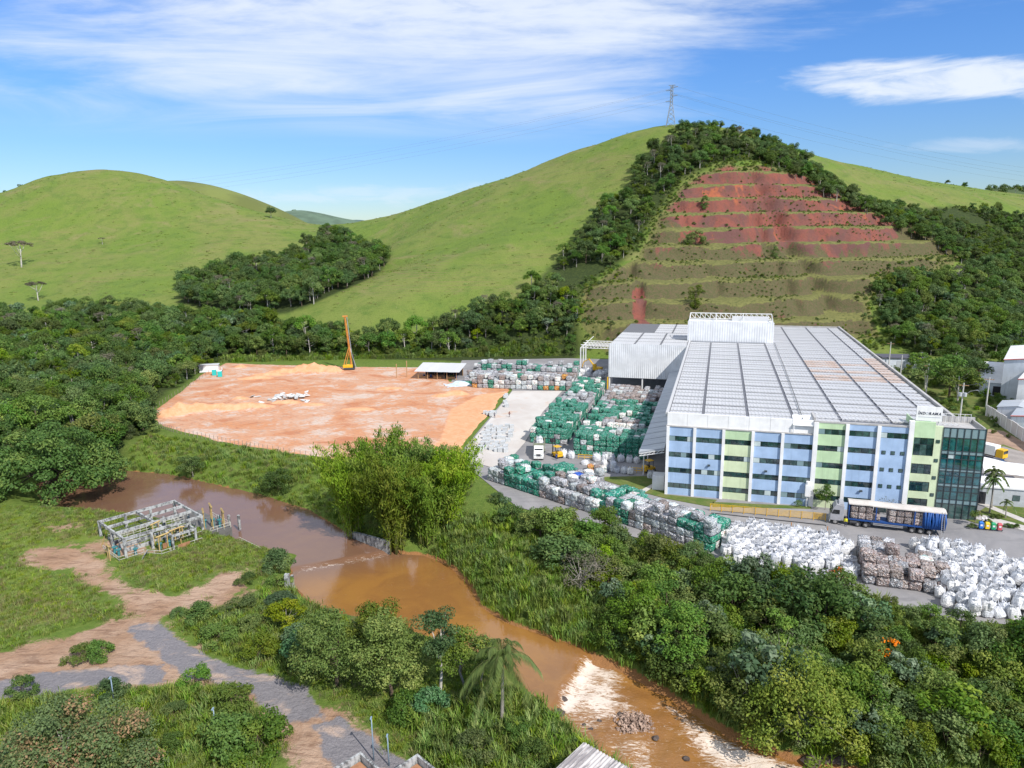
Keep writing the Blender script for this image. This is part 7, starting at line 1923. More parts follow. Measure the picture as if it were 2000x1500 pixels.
# portable toilets and site cabin at the far left corner of the site
M_TEALP = mat('toilet_teal', (.03, .45, .42), .5)
for k, (x, y) in enumerate([(419, 733), (430, 736)]):
    e = empty('portable_toilet', tuple(G(x, y)), .3, ['left', 'right'][k] + ' teal portable toilet at the far left corner of the site', 'toilet', 'portable toilets')
    MB().box((0, 0, 1.15), (1.5, 1.5, 2.3)).build('body', M_TEALP, e, bevel=.05); MB().box((0, 0, 2.42), (1.55, 1.55, .22), taper=.8).build('roof', M_WHITE, e); MB().box((.1, -.77, 1.1), (.95, .04, 1.95)).build('door', M_TEALP, e)
cb = empty('site_cabin', tuple(G(408, 727)), .25, 'low white site cabin behind the portable toilets', 'cabin')
MB().box((0, 2, 1.3), (7, 3.4, 2.6)).build('wall', M_WHITE, cb); MB().box((0, 2, 2.7), (7.4, 3.8, .2)).build('roof', M_TIN, cb)
# fence posts round the site
for k in range(46):
    t = k / 45; pts = [(300, 829), (340, 842), (430, 862), (520, 878), (640, 897)]
    i = min(3, int(t * 4)); f_ = t * 4 - i; x = pts[i][0] + (pts[i + 1][0] - pts[i][0]) * f_; y = pts[i][1] + (pts[i + 1][1] - pts[i][1]) * f_
    p = G(x, y + 1.5); o = inst('fence_post', bpy.data.meshes.get('fence_post') or MB().box((0, 0, .65), (.09, .09, 1.6)).box((0, .1, 1.45), (.07, .25, .07)).mesh('fence_post', mat('old_post', (.24, .20, .17), .9)), None, (p[0], p[1], -.1), rb.uniform(-.1, .1))
    tag(o, 'thin concrete fence post along the near edge of the earthen site', 'post', 'fence posts along the near site edge')
for k in range(22):
    x = 300 + k * 6.0; y = 800 - k * 3.9 ; p = G(x, y)
    o = inst('fence_post', bpy.data.meshes['fence_post'], None, (p[0], p[1], -.1), 0); tag(o, 'thin concrete fence post along the left edge of the earthen site', 'post', 'fence posts along the left site edge')
for k, (x, y) in enumerate([(775, 738), (795, 737)]):
    p = G(x, y); o = MB().tube([(0, 0, -.2), (.05, 0, 5.2 + k)], .16, 6).box((0, 0, 5.0 + k), (.5, .12, .12)).build('timber_pole', bpy.data.materials['timber'], None, loc=tuple(p)); tag(o, ['left', 'right'][k] + ' short timber pole left of the open shed', 'pole', 'timber poles by the shed')
# steel gantry beside the wing
gy = empty('steel_gantry', tuple(FB(-40.6, 121.5)), F_ANG, 'white steel gantry frame left of the rear wing', 'gantry')
for k, v in enumerate((1.5, 7.0, 12.0)):
    MB().b2(-.2, .2, v - .2, v + .2, 0, 9.6).build('post', M_STEELW, gy)
    for z in (9.4, 10.6): MB().bar((0, v, z), (15.5, v, z), .22).build('chord', M_STEELW, gy)
    w_ = MB()
    for i in range(12): w_.bar((i * 1.29, v, 9.4), (i * 1.29 + .65, v, 10.6), .13); w_.bar((i * 1.29 + .65, v, 10.6), (i * 1.29 + 1.29, v, 9.4), .13)
    w_.build('web', M_STEELW, gy)
MB().bar((0, 1.5, 9.5), (0, 12, 9.5), .2).build('tie', M_STEELW, gy); MB().bar((0, 1.5, 9.4), (3.0, 12, 12.4), .18).build('tie', M_STEELW, gy)
# yellow rails near the lawn and block
for k, (u, v, w) in enumerate([(-21.0, 18.0, 4.6), (-8.6, 11.5, 5.2), (-3.0, 9.6, 2.6)]):
    e = empty('guard_rail', tuple(FB(u, v)), F_ANG, ['yellow guard rail in front of the green bale block', 'yellow guard rail beside the small lot behind the lawn', 'short yellow rail in the shade near the factory corner'][k], 'rail', 'yellow guard rails in the yard')
    for z in (.5, 1.05): MB().b2(0, w, -.05, .05, z - .06, z + .06).build('bar', M_YEL, e)
    for x in np.linspace(.05, w - .05, 4): MB().b2(x - .05, x + .05, -.04, .04, 0, 1.1).build('post', M_YEL, e)
# recycling bins
bs = empty('bin_stand', tuple(G(1933, 1036)), F_ANG, 'low stand carrying four coloured recycling bins', 'stand')
MB().b2(-1.9, 1.9, -.1, .1, .2, .3).build('bar', M_BLACK, bs)
for x in (-1.8, 0, 1.8): MB().b2(x - .05, x + .05, -.06, .06, 0, .3).build('leg', M_BLACK, bs)
for k, (nm, c) in enumerate([('blue', (.02, .16, .55)), ('yellow', (.80, .52, .02)), ('green', (.02, .33, .15)), ('red', (.55, .10, .12))]):
    p = FB(*(np.array([(G(1933, 1036) - FA) @ FD, (G(1933, 1036) - FA) @ FN]) + np.array([-1.38 + k * .92, 0])))
    e = empty('recycling_bin', (p[0], p[1], .3), F_ANG, nm + ' recycling bin in the row of four on the lawn edge', 'bin', 'recycling bins')
    mm_ = mat('bin_' + nm, c, .45)
    MB().box((0, 0, .5), (.62, .55, -1.0), taper=1.0).build('body', mm_, e, bevel=.04); MB().box((0, 0, 1.08), (.7, .6, .16), taper=.7).build('lid', mm_, e); MB().box((0, -.285, .6), (.34, .02, .3)).build('notice', M_WHITE, e)

# ------------------------------------------------------------------ people
def person(loc, rz, top, legs, skin, label, helmet=None, pose='stand', held=None):
    J = {'pelvis': (0, 0, .95), 'chest': (0.02, 0, 1.28), 'neck': (0.02, 0, 1.47), 'head': (.05, 0, 1.62), 'crown': (.03, 0, 1.74),
         'hl': (0, .10, .90), 'hr': (0, -.10, .90), 'kl': (.05, .11, .50), 'kr': (-.02, -.11, .50), 'al': (0, .11, .09), 'ar': (-.10, -.11, .09), 'tl': (.16, .12, .04), 'tr': (.06, -.12, .04),
         'sl': (.0, .20, 1.40), 'sr': (.0, -.20, 1.40), 'el': (-.03, .26, 1.12), 'er': (-.03, -.26, 1.12), 'wl': (.10, .25, .88), 'wr': (.10, -.25, .88), 'fl': (.15, .25, .78), 'fr': (.15, -.25, .78)}
    if pose == 'walk': J.update(kl=(.22, .11, .52), al=(.28, .11, .10), tl=(.42, .12, .06), kr=(-.08, -.11, .50), ar=(-.33, -.11, .14), tr=(-.20, -.12, .04), el=(-.12, .26, 1.13), wl=(-.05, .26, .90), fl=(-.02, .26, .80), er=(.10, -.26, 1.14), wr=(.25, -.24, .97), fr=(.32, -.24, .90))
    if pose == 'reach': J.update(er=(.20, -.24, 1.25), wr=(.42, -.18, 1.30), fr=(.52, -.17, 1.32), el=(.18, .24, 1.18), wl=(.38, .18, 1.20), fl=(.48, .16, 1.22))
    E = [('pelvis', 'chest'), ('chest', 'neck'), ('neck', 'head'), ('head', 'crown'), ('pelvis', 'hl'), ('pelvis', 'hr'), ('hl', 'kl'), ('hr', 'kr'), ('kl', 'al'), ('kr', 'ar'), ('al', 'tl'), ('ar', 'tr'), ('chest', 'sl'), ('chest', 'sr'), ('sl', 'el'), ('sr', 'er'), ('el', 'wl'), ('er', 'wr'), ('wl', 'fl'), ('wr', 'fr')]
    RD = {'pelvis': .15, 'chest': .16, 'neck': .06, 'head': .10, 'crown': .075, 'hl': .10, 'hr': .10, 'kl': .065, 'kr': .065, 'al': .045, 'ar': .045, 'tl': .04, 'tr': .04, 'sl': .075, 'sr': .075, 'el': .048, 'er': .048, 'wl': .035, 'wr': .035, 'fl': .032, 'fr': .032}
    ks = list(J); me = bpy.data.meshes.new('body'); me.from_pydata([J[k] for k in ks], [(ks.index(a), ks.index(b)) for a, b in E], [])
    tmp = bpy.data.objects.new('tmp', me); COL.objects.link(tmp)
    sk = tmp.modifiers.new('skin', 'SKIN'); sk.use_smooth_shade = True
    for i, k in enumerate(ks):
        v = me.skin_vertices[0].data[i]; v.radius = (RD[k] * (.8 if k in ('pelvis', 'chest') else 1), RD[k]); v.use_root = k == 'pelvis'
    sb = tmp.modifiers.new('sub', 'SUBSURF'); sb.levels = 1; sb.render_levels = 1
    dg = bpy.context.evaluated_depsgraph_get(); me2 = bpy.data.meshes.new_from_object(tmp.evaluated_get(dg)); bpy.data.objects.remove(tmp)
    me2.name = 'body'; me2.materials.clear()
    for c, nm in ((skin, 'skin'), (top, 'shirt'), (legs, 'trousers'), ((.03, .03, .03), 'boots'), ((.03, .02, .015), 'hair')):
        me2.materials.append(mat(nm, c, .8))
    for p in me2.polygons:
        c = p.center; z = c.z
        p.material_index = 3 if z < .12 else 2 if z < .93 and abs(c.y) < .21 and not (c.x > .2 and z > .7) else 1 if z < 1.46 and not (z < .95 and abs(c.y) > .2) else 0
        if z > 1.66 or (z > 1.55 and c.x < 0): p.material_index = 4
        p.use_smooth = True
    o = link(bpy.data.objects.new('person', me2)); o.location = loc; o.rotation_euler = (0, 0, rz)
    tag(o, label, 'person')
    if helmet:
        h = MB(); n = 12
        for i, (z, r) in enumerate([(1.66, .175), (1.69, .15), (1.76, .135), (1.82, .09), (1.845, .02)]):
            for k in range(n): a = 6.2832 * k / n; h.v.append((.03 + r * math.cos(a) * (1.15 if i == 0 else 1), r * math.sin(a), z))
        for i in range(4):
            for k in range(n): h.f.append((i * n + k, i * n + (k + 1) % n, (i + 1) * n + (k + 1) % n, (i + 1) * n + k)); h.m.append(0)
        h.build('helmet', mat('helmet', helmet, .4), o, smooth=True)
    return o
SK = (.28, .15, .09)
person(tuple(G(1651, 1028)), t_ang + 1.6, (.75, .72, .03), (.05, .06, .10), SK, 'person in a yellow shirt and dark trousers standing beside the truck', None)
person(tuple(G(1097, 933)), 2.2, (.28, .03, .05), (.20, .03, .05), SK, 'person in dark red work clothes and white helmet beside the green bales', (.8, .8, .8), 'walk')
person(tuple(G(1086, 899)), .4, (.03, .07, .28), (.04, .07, .22), SK, 'person in blue overalls standing next to the yellow forklift', None, 'reach')
person(tuple(G(995, 815)), 1.0, (.16, .05, .06), (.05, .05, .07), SK, 'person in a dark top walking across the pale pavement', None, 'walk')
person(tuple(G(966, 817)), 2.0, (.10, .10, .14), (.05, .05, .08), SK, 'person among the block pallets on the pale pavement', None, 'reach')
person(tuple(G(434, 727)), 2.0, (.6, .6, .6), (.06, .06, .1), SK, 'person with a white helmet behind the portable toilets', (.8, .8, .8))
person(tuple(G(1916, 1030)), -.6, (.22, .25, .32), (.06, .08, .12), SK, 'person with a white helmet left of a pair by the glass corner', (.8, .8, .8))
person(tuple(G(1924, 1030)), 3.0, (.05, .07, .12), (.05, .07, .12), SK, 'person with a white helmet right of a pair by the glass corner', (.8, .8, .8))
# ------------------------------------------------------------------ derelict pump station at the pool
M_OLDC = mat('weathered_white_concrete', fn=lambda nt, co: mix(nt, ss(nt, noise(nt, vscale(nt, co, (1, 1, .6)), 1.6, 7, .7, .4), .42, .62), (.40, .41, .40), (.09, .09, .09)), rough=.9)
M_RAILW = mat('old_white_rail', (.46, .45, .40), .7, var=.25, vscl=2); M_RAILY = mat('old_yellow_pipe', (.42, .30, .12), .7, var=.3, vscl=2); M_VALV = mat('valve_teal', (.05, .20, .22), .6, var=.3); M_RUSTS = mat('rust', (.34, .17, .09), .85, var=.3)
zg = -2.75
pL = G(197, 1056, zg); pF = G(247, 1092, zg); pR = G(397, 1044, zg)
bx_ = (pR - pF)[:2]; by_ = (pL - pF)[:2]
BL = np.linalg.norm(bx_); rang = math.atan2(bx_[1], bx_[0])
nrm_ = np.array([-math.sin(rang), math.cos(rang)]); BW = float(by_ @ nrm_)
ru = empty('pump_station', (float(pF[0]), float(pF[1]), zg), rang, 'derelict pump station of grey concrete frames with yellow hoists on the pool edge', 'pump station')
HT = 3.3
MB().b2(-1.5, BL + 5.0, -1.0, BW + .6, -1.6, .12).build('platform', mat('dark_platform', (.13, .125, .12), .9, var=.35, vscl=.8), ru)
nc = 4
for i in range(nc):
    for j in range(3):
        x = BL * i / (nc - 1); y = BW * j / 2
        if (i in (0, nc - 1)) or j in (0, 2) or i == 2: MB().b2(x - .2, x + .2, y - .2, y + .2, .1, HT).build('column', M_OLDC, ru)
for j in range(4):
    y = BW * j / 3; MB().b2(-.25, BL + .25, y - .14, y + .14, HT + .002, HT + .5).build('beam', M_OLDC, ru)
for x in (0, BL * .48, BL): MB().b2(x - .15, x + .15, .15, BW - .15, HT + .05, HT + .52).build('cross_beam', M_OLDC, ru)
for j, h in ((.16, 1.1), (.36, 1.3), (.58, 1.2), (.80, 1.1)):
    y = BW * j; MB().b2(.4, BL - .3, y - .15, y + .15, .12, h).build('basin_wall', M_OLDC, ru)
def railing(parent, a, b, h=1.05, m=M_RAILW, name='railing', step=1.1, z0=.1):
    a = np.array(a, float); b = np.array(b, float); L = np.linalg.norm(b - a); n = max(2, int(L / step) + 1); r = MB()
    for k in range(n): p = a + (b - a) * k / (n - 1); r.bar((p[0], p[1], p[2]), (p[0], p[1], p[2] + h), .09)
    for z in (h * .5, h): r.bar((a[0], a[1], a[2] + z), (b[0], b[1], b[2] + z), .07)
    return r.build(name, m, parent)
for j in (.16, .36, .58, .80): railing(ru, (.5, BW * j, 1.15), (BL - .4, BW * j, 1.15), .9)
railing(ru, (-1.4, -.9, .1), (-1.4, BW * .55, .1)); railing(ru, (-1.4, -.9, .1), (2.6, -.9, .1)); railing(ru, (BL + 1, -.95, .1), (BL + 4.8, -.95, .1)); railing(ru, (BL + 4.9, -.9, .1), (BL + 4.9, BW * .6, .1)); railing(ru, (BL * .55, -.95, .1), (BL - .5, -.95, .1)); railing(ru, (-1.4, BW * .6, .1), (1.0, BW + .4, .1), 1.05, M_RAILY)
def hoist(x, y, h, w, ang=0.0):
    m = MB(); c, s = math.cos(ang) * w, math.sin(ang) * w
    m.b2(x - .08, x + .08, y - .08, y + .08, 0, h); m.b2(x + c - .08, x + c + .08, y + s - .08, y + s + .08, 0, h); m.bar((x - .3 * c, y - .3 * s, h), (x + c * 1.3, y + s * 1.3, h), .26)
    m.build('hoist_frame', M_RAILY, ru)
for a in [(-2.3, .6, 3.0, 1.1, 1.5), (4.6, -2.4, 3.2, 1.6, .2), (7.0, -2.2, 3.5, 1.5, .2), (BL + .9, 1.2, 3.8, 1.6, 1.2), (BL + 2.3, .8, 4.6, 1.5, 1.3), (BL + 3.9, -.4, 3.4, 1.5, 1.3), (BL - 5.3, -.8, 2.9, 1.4, .1), (BL * .38, .9, 4.4, 1.3, .4)]: hoist(*a)
for x, y in [(5.0, -1.6), (6.6, -1.8), (BL + 1.6, 2.6), (BL + 2.9, 2.0), (BL + 3.6, .8), (-.6, 1.4), (-.7, 3.0), (1.4, -.5)]:
    v = MB(); v.cyl((x, y, .75), .22, 1.5, 'z', 8); v.cyl((x, y, 1.55), .42, .16, 'z', 10); v.bar((x, y, 1.6), (x, y, 2.3), .1); v.build('valve', M_VALV, ru)
# smaller low frame in front
for x in (BL * .50, BL * .80):
    for y in (-3.1, -.4): MB().b2(x - .17, x + .17, y - .17, y + .17, -.2, 2.6).build('column', M_OLDC, ru)
for x in (BL * .50, BL * .80): MB().b2(x - .14, x + .14, -3.3, -.2, 2.605, 3.0).build('beam', M_OLDC, ru)
for y in (-3.1, -.4): MB().b2(BL * .5 - .1, BL * .8 + .1, y - .13, y + .13, 2.62, 2.98).build('cross_beam', M_OLDC, ru)
MB().b2(BL * .45, BL * .86, -3.6, -1.05, -1.2, .05).build('platform', M_OLDC, ru)
MB().box((BL * .62, -3.75, .4), (2.1, .12, 1.6), rz=.05).build('rusty_panel', M_RUSTS, ru); MB().box((BL * .48, -1.6, .7), (1.8, .14, 1.3)).build('rusty_panel', M_RUSTS, ru)
MB().b2(3.0, 8.6, -3.6, -1.05, -1.2, .0).build('sump', M_RUSTS, ru); railing(ru, (2.9, -1.3, 0), (4.4, -3.7, 0)); railing(ru, (4.4, -3.7, 0), (8.6, -3.7, 0)); railing(ru, (BL * .45, -3.7, 0), (BL * .86, -3.7, 0))
MB().box((2.0, -2.4, .5), (1.7, .12, 1.7), rz=.9, rx=.5).build('fallen_plate', M_OLDC, ru)
for k in range(3): MB().b2(BL + 4.0 + k * 1.5, BL + 4.4 + k * 1.5, BW * .18 - k * .9, BW * .18 + .4 - k * .9, -1.5, 1.9 - .25 * k).build('pier', M_OLDC, ru)
# handrail along the quay, quay stub and the training wall of the weir
q0 = G(468, 1060, -3.4); q1 = G(512, 1082, -3.4)
hr = empty('quay_railing', tuple(q0), 0, 'white railing running from the pump station along the pool edge', 'railing'); railing(hr, (0, 0, 0), tuple(q1 - q0), 1.1, M_RAILW, 'rail_run', .8)
qs = G(563, 1158, -4.0); o = MB().b2(-.35, .35, -.3, .3, -1.5, 3.2).b2(-.2, .2, .3, 2.6, -1.5, 1.8).build('concrete_post', M_OLDC, None, loc=tuple(qs)); tag(o, 'short weathered concrete post at the left end of the sill', 'post')
w0 = G(684, 1052, -5.0); w1 = G(762, 1084, -5.0); wv = w1 - w0; wa = math.atan2(wv[1], wv[0]); wl_ = float(np.linalg.norm(wv[:2]))
o = MB().add([(0, -.3, -.8), (wl_, -.3, -.8), (wl_, .3, -.8), (0, .3, -.8), (0, -.3, 1.6), (wl_, -.3, 2.6), (wl_, .3, 2.6), (0, .3, 1.6)], [(3, 2, 1, 0), (4, 5, 6, 7), (0, 1, 5, 4), (1, 2, 6, 5), (2, 3, 7, 6), (3, 0, 4, 7)]).build('weir_wall', M_OLDC, None, loc=tuple(w0), rz=wa); tag(o, 'weathered grey concrete wall at the foot of the bamboo', 'wall')
# gravel bar and boulders in the rapids
gb = G(1232, 1418, -6.4); rsg = np.random.RandomState(31); V = []; Fc = []
for k in range(900):
    a = rsg.uniform(0, 6.28); r = math.sqrt(rsg.random()); x = r * 3.3 * math.cos(a); y = r * 3.0 * math.sin(a); z = .75 * (1 - r * r) + rsg.uniform(-.1, .1); s = rsg.uniform(.10, .26)
    o_ = len(V); R3 = rsg.normal(size=(6, 3)) * .18
    for q, d_ in zip(((1, 0, 0), (-1, 0, 0), (0, 1, 0), (0, -1, 0), (0, 0, .8), (0, 0, -.6)), R3): V.append((x + (q[0] + d_[0]) * s, y + (q[1] + d_[1]) * s, z + (q[2] + d_[2]) * s))
    Fc += [(o_ + a_, o_ + b_, o_ + c_) for a_, b_, c_ in ((0, 2, 4), (2, 1, 4), (1, 3, 4), (3, 0, 4), (2, 0, 5), (1, 2, 5), (3, 1, 5), (0, 3, 5))]
me = npmesh('gravel_bar', V, Fc); me.materials.append(mat('river_gravel', (.30, .20, .15), .85, fn=lambda nt, co: mix(nt, ss(nt, noise(nt, co, 1.7, 4, .6), .4, .62), (.19, .13, .10), (.42, .30, .23)))); o = link(bpy.data.objects.new('gravel', me)); o.location = gb; o['kind'] = 'stuff'
mbm = MB()
for k in range(9):
    t = k / 8; mbm.v += []
mound = []
for i in range(7):
    for k in range(16): a = 6.2832 * k / 16; r = 1 - i / 6; mound.append((3.5 * r * math.cos(a) * (1 + .1 * math.sin(3 * a)), 3.2 * r * math.sin(a), -.9 + 1.5 * (1 - r * r)))
mbm.add(mound, [(i * 16 + k, i * 16 + (k + 1) % 16, (i + 1) * 16 + (k + 1) % 16, (i + 1) * 16 + k) for i in range(6) for k in range(16)])
o = mbm.build('gravel_bank', mat('wet_gravel', (.17, .11, .08), .8, var=.3, vscl=2), None, smooth=True, loc=tuple(gb)); o['kind'] = 'structure'
def boulder(seed):
    rs = np.random.RandomState(seed); import bmesh
    bm = bmesh.new(); bmesh.ops.create_icosphere(bm, subdivisions=2, radius=1.0)
    for v in bm.verts:
        n_ = mnoise.noise(v.co * 1.3 + Vector((seed, 0, 0))); v.co *= 1 + .38 * n_; v.co.z *= .65
    me = bpy.data.meshes.new('boulder'); bm.to_mesh(me); bm.free(); me.materials.append(M_ROCK); return me
M_ROCK = mat('wet_rock', (.085, .065, .055), .55, var=.4, vscl=1.5)
bld = [boulder(i) for i in range(4)]
for k, (x, y, s) in enumerate([(1080, 1385, .7), (1092, 1398, .6), (1120, 1408, .4), (1140, 1416, .35), (1155, 1425, .4), (1170, 1408, .35), (1280, 1440, .35), (1100, 1372, .5), (1615, 1472, 1.2), (1585, 1485, .9), (1640, 1480, .9), (1340, 1480, .35), (1210, 1395, .4), (1070, 1372, .7)]):
    p = G(x, y, -5.9); o = inst('boulder', bld[k % 4], None, (p[0], p[1], -6.0 + (.5 if x < 1120 else .0)), k * 1.9, s * 1.15)
    tag(o, ('dark wet boulder beside the falls lip' if x < 1130 else 'dark rock near the gravel bar' if x < 1350 else 'brown boulder at the foot of the yellow-green riverside tree' if x > 1500 else 'dark rock in the rapids'), 'boulder', 'boulders in the rapids')

# ------------------------------------------------------------------ foreground posts and roofs
M_LAMP = mat('lamp_post_blue_grey', (.22, .30, .38), .6, var=.2)
def lamp(px, py, h, label, lean=.0):
    p = at(px, py); e = empty('lamp_post', p, 0, label, 'lamp post')
    MB().tube([(0, 0, -.3), (lean * .5, 0, h * .5), (lean, 0, h)], [.085, .07, .055], 8).build('pole', M_LAMP, e, smooth=True); MB().box((lean, -.12, h + .04), (.16, .42, .12)).build('lamp_head', M_LAMP, e)
lamp(223, 1372, 3.1, 'blue-grey lamp post at the paved track, left one'); lamp(424, 1452, 4.2, 'blue-grey lamp post standing in the rough grass', .0)
lamp(730, 1484, 5.0, 'thin grey pole above the left concrete parapet'); lamp(760, 1499, 3.6, 'thin grey pole above the right concrete parapet')
for k, (x, y) in enumerate([(704, 1470), (815, 1474)]):
    p = G(x, y, .4); e = empty('roof_parapet', (p[0], p[1], 0), R_(45), ['left', 'right'][k] + ' open concrete tank top at the bottom edge', 'tank', 'concrete tank tops')
    w = 5.2
    b = MB()
    b.b2(-w, .12, -.12, .12, -3.4, .4); b.b2(-.12, .12, -w, -.125, -3.4, .4); b.b2(-w, -w + .24, -w, -.125, -3.4, .4); b.b2(-w + .245, -.125, -w, -w + .24, -3.4, .4)
    b.build('wall', M_OLDC, e)
    MB().b2(-w + .3, -.3, -w + .3, -.3, -3.3, -.25).build('floor', M_RUSTS, e)
p = G(1140, 1450, .6); tr_ = empty('tin_roof_shed', (p[0], p[1], 0), R_(-42), 'small shed with a pale corrugated tin roof cut by the bottom edge', 'shed')
MB().b2(.3, 7.0, -7.0, -.3, -4.5, .3).build('wall', M_OLDC, tr_)
n = 20; pit = 7.3 / n
for k in range(n):
    a = k * pit
    r = MB(); r.add([(a, 0, .62), (a + pit * .5, 0, .62), (a + pit * .62, 0, .72), (a + pit * .9, 0, .72), (a + pit, 0, .62), (a, -7.3, .42), (a + pit * .5, -7.3, .42), (a + pit * .62, -7.3, .52), (a + pit * .9, -7.3, .52), (a + pit, -7.3, .42)], [(i, i + 1, i + 6, i + 5) for i in range(4)])
    r.build('roof_strip', mat('old_tin', rough=.6, fn=lambda nt, co: mix(nt, ss(nt, noise(nt, vscale(nt, co, (2.2, .35, 1)), 1.0, 5, .6), .46, .58), (.52, .49, .47), (.26, .24, .24))) if k == 0 else bpy.data.materials['old_tin'], tr_)
# ------------------------------------------------------------------ neighbours, poles, pylon
M_WALLB = mat('bluish_plaster', fn=streak_fn((.50, .54, .60), .6), rough=.85); M_REDT = mat('red_trim', (.45, .10, .08), .6); M_OLDW = mat('stained_boundary_wall', fn=streak_fn((.50, .47, .47), .45), rough=.9)
M_ROOFW = mat('pale_fibre_roof', (.66, .66, .65), .7, var=.12, vscl=.4)
def gable(name, origin, ang, L, W, h, rise, label, wallm=M_WALLB, roofm=M_ROOFW, trim=True, cat='warehouse', group=None, rear=0.0):
    """L along local x, W along local y; ridge runs along y"""
    e = empty(name, tuple(origin), ang, label, cat, group)
    w = MB(); vs = [(0, 0, 0), (L, 0, 0), (L, 0, h), (L / 2, 0, h + rise), (0, 0, h), (0, W, 0), (L, W, 0), (L, W, h), (L / 2, W, h + rise), (0, W, h)]
    w.add(vs, [(0, 1, 2, 3, 4), (9, 8, 7, 6, 5), (1, 6, 7, 2), (5, 0, 4, 9)]); w.build('wall', wallm, e)
    for s in (0, 1):
        x0, x1 = (-.25, L / 2) if s == 0 else (L / 2, L + .25); z0, z1 = (h + .05, h + rise + .12) if s == 0 else (h + rise + .12, h + .05)
        MB().add([(x0, -.2, z0), (x1, -.2, z1), (x1, W + .2, z1), (x0, W + .2, z0)], [(0, 1, 2, 3)]).build('roof', roofm, e)
    if trim:
        t = MB(); t.bar((-.2, -.22, h + .05), (L / 2, -.22, h + rise + .1), .22); t.bar((L / 2, -.22, h + rise + .1), (L + .2, -.22, h + .05), .22); t.build('trim', M_REDT, e)
    return e
SANG = R_(-16.5)
def place(px, py, z=0.0): return G(px, py, z)
# sawtooth-roofed warehouse, tall warehouse, front warehouse (right edge)
e = empty('sawtooth_warehouse', tuple(G(1915, 772)), R_(-28), 'low warehouse with a white sawtooth roof and red trim at the right', 'warehouse')
for k in range(3):
    x0 = 0; y0 = k * 9.0
    MB().add([(0, y0, 0), (26, y0, 0), (26, y0, 4.2), (0, y0, 4.2), (0, y0 + 8.9, 0), (26, y0 + 8.9, 0), (26, y0 + 8.9, 6.6), (0, y0 + 8.9, 6.6)], [(0, 1, 2, 3), (5, 4, 7, 6), (1, 5, 6, 2), (4, 0, 3, 7)]).build('wall', M_WALLB, e)
    MB().add([(-.3, y0 - .3, 4.25), (26.3, y0 - .3, 4.25), (26.3, y0 + 9.0, 6.75), (-.3, y0 + 9.0, 6.75)], [(0, 1, 2, 3)]).build('roof', M_ROOFW, e)
    MB().bar((-.33, y0 - .3, 4.2), (-.33, y0 + 9, 6.7), .25).build('trim', M_REDT, e)
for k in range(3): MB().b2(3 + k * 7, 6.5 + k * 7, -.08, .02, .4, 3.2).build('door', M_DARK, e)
e = gable('tall_warehouse', G(1952, 778), R_(-38), 30, 34, 12.0, 2.2, 'tall bluish-grey warehouse with red roof edge at the right edge')
MB().b2(8, 11, 3, 5.5, 14.0, 15.6).build('water_tank', M_BLUEP, e)
e = gable('white_warehouse', G(1981, 805), R_(-42), 24, 30, 9.5, 2.0, 'white warehouse with red-edged roof in front of the tall one', M_WHITE)
for k, (x, y, L, W, h) in enumerate([(1945, 820, 9, 10, 3.6), (1972, 842, 12, 12, 4.0)]):
    e = gable('lean_to_shed', G(x, y), R_(-42), L, W, h, .8, ['small grey shed with an open dark bay inside the neighbour compound', 'larger grey shed with red trim at the right edge of the compound'][k], M_WALLB, M_TINB, k == 1, 'shed', 'sheds behind the boundary wall')
    MB().b2(-.06, .02, 2, 5.5, .3, 2.8).build('door', M_DARK, e)  # near-black sheet stands in for the shade inside an open bay
# boundary wall with pilasters
b0 = G(1925, 812); b1 = G(2060, 905); bv = b1 - b0; ba = math.atan2(bv[1], bv[0]); bl_ = float(np.linalg.norm(bv[:2]))
bw_ = empty('boundary_wall', tuple(b0), ba, 'stained concrete boundary wall of the neighbour compound', 'wall')
npn = 12
for k in range(npn): MB().b2(bl_ * k / npn + .02, bl_ * (k + 1) / npn - .02, 0, .2, 0, 3.1 + .15 * (k % 2)).build('panel', M_OLDW, bw_)
for k in range(npn + 1): MB().b2(bl_ * k / npn - .14, bl_ * k / npn + .14, -.08, -.005, 0, 3.4).build('pilaster', M_WHITE, bw_)
# gatehouse by the garden and tent roof
gh = empty('gatehouse', tuple(G(1915, 985)), R_(-16.5), 'low grey gatehouse with a white roof slab behind the garden palms', 'gatehouse')
MB().b2(0, 9.6, 0, 6, 0, 3.4).build('wall', mat('gatehouse_grey', (.44, .46, .48), .85, var=.15), gh); MB().b2(-.2, 9.8, -.2, 6.2, 3.4, 3.7).build('roof', M_WHITE, gh)
MB().b2(-.9, .7, -.03, .02, 0, 2.5).build('door', M_DARK, gh); w_ = MB().b2(5.0, 6.2, -.04, .02, 1.2, 2.3).build('window', M_FRAME, gh); MB().b2(5.05, 6.15, -.06, -.04, 1.25, 2.25).build('pane', M_GLASS[2], w_)
MB().b2(8.4, 9.2, -.35, -.02, 1.8, 2.4).build('air_unit', M_WHITE, gh)
tn = empty('white_canopy', tuple(G(1918, 955)), R_(-20), 'white tensile canopy roof behind the glass corner', 'canopy')
tc_ = MB(); nx = 8
for i in range(nx + 1):
    for j in range(9):
        x = 11.0 * i / nx; y = 9.0 * j / 8; tc_.v.append((x, y, 3.2 + 1.6 * math.sin(math.pi * j / 8) * (.5 + .5 * math.cos(math.pi * i / nx)) + .5 * (1 - i / nx)))
for i in range(nx):
    for j in range(8): tc_.f.append((i * 9 + j, (i + 1) * 9 + j, (i + 1) * 9 + j + 1, i * 9 + j + 1)); tc_.m.append(0)
tc_.build('membrane', M_WHITE, tn, smooth=True)
for x, y in ((.1, .1), (10.9, .1), (.1, 8.9), (10.9, 8.9)): MB().tube([(x, y, 0), (x, y, 3.3)], .09, 6).build('post', M_STEELW, tn)
M_TRUNK = mat('black_liner', (.02, .02, .025), .6)
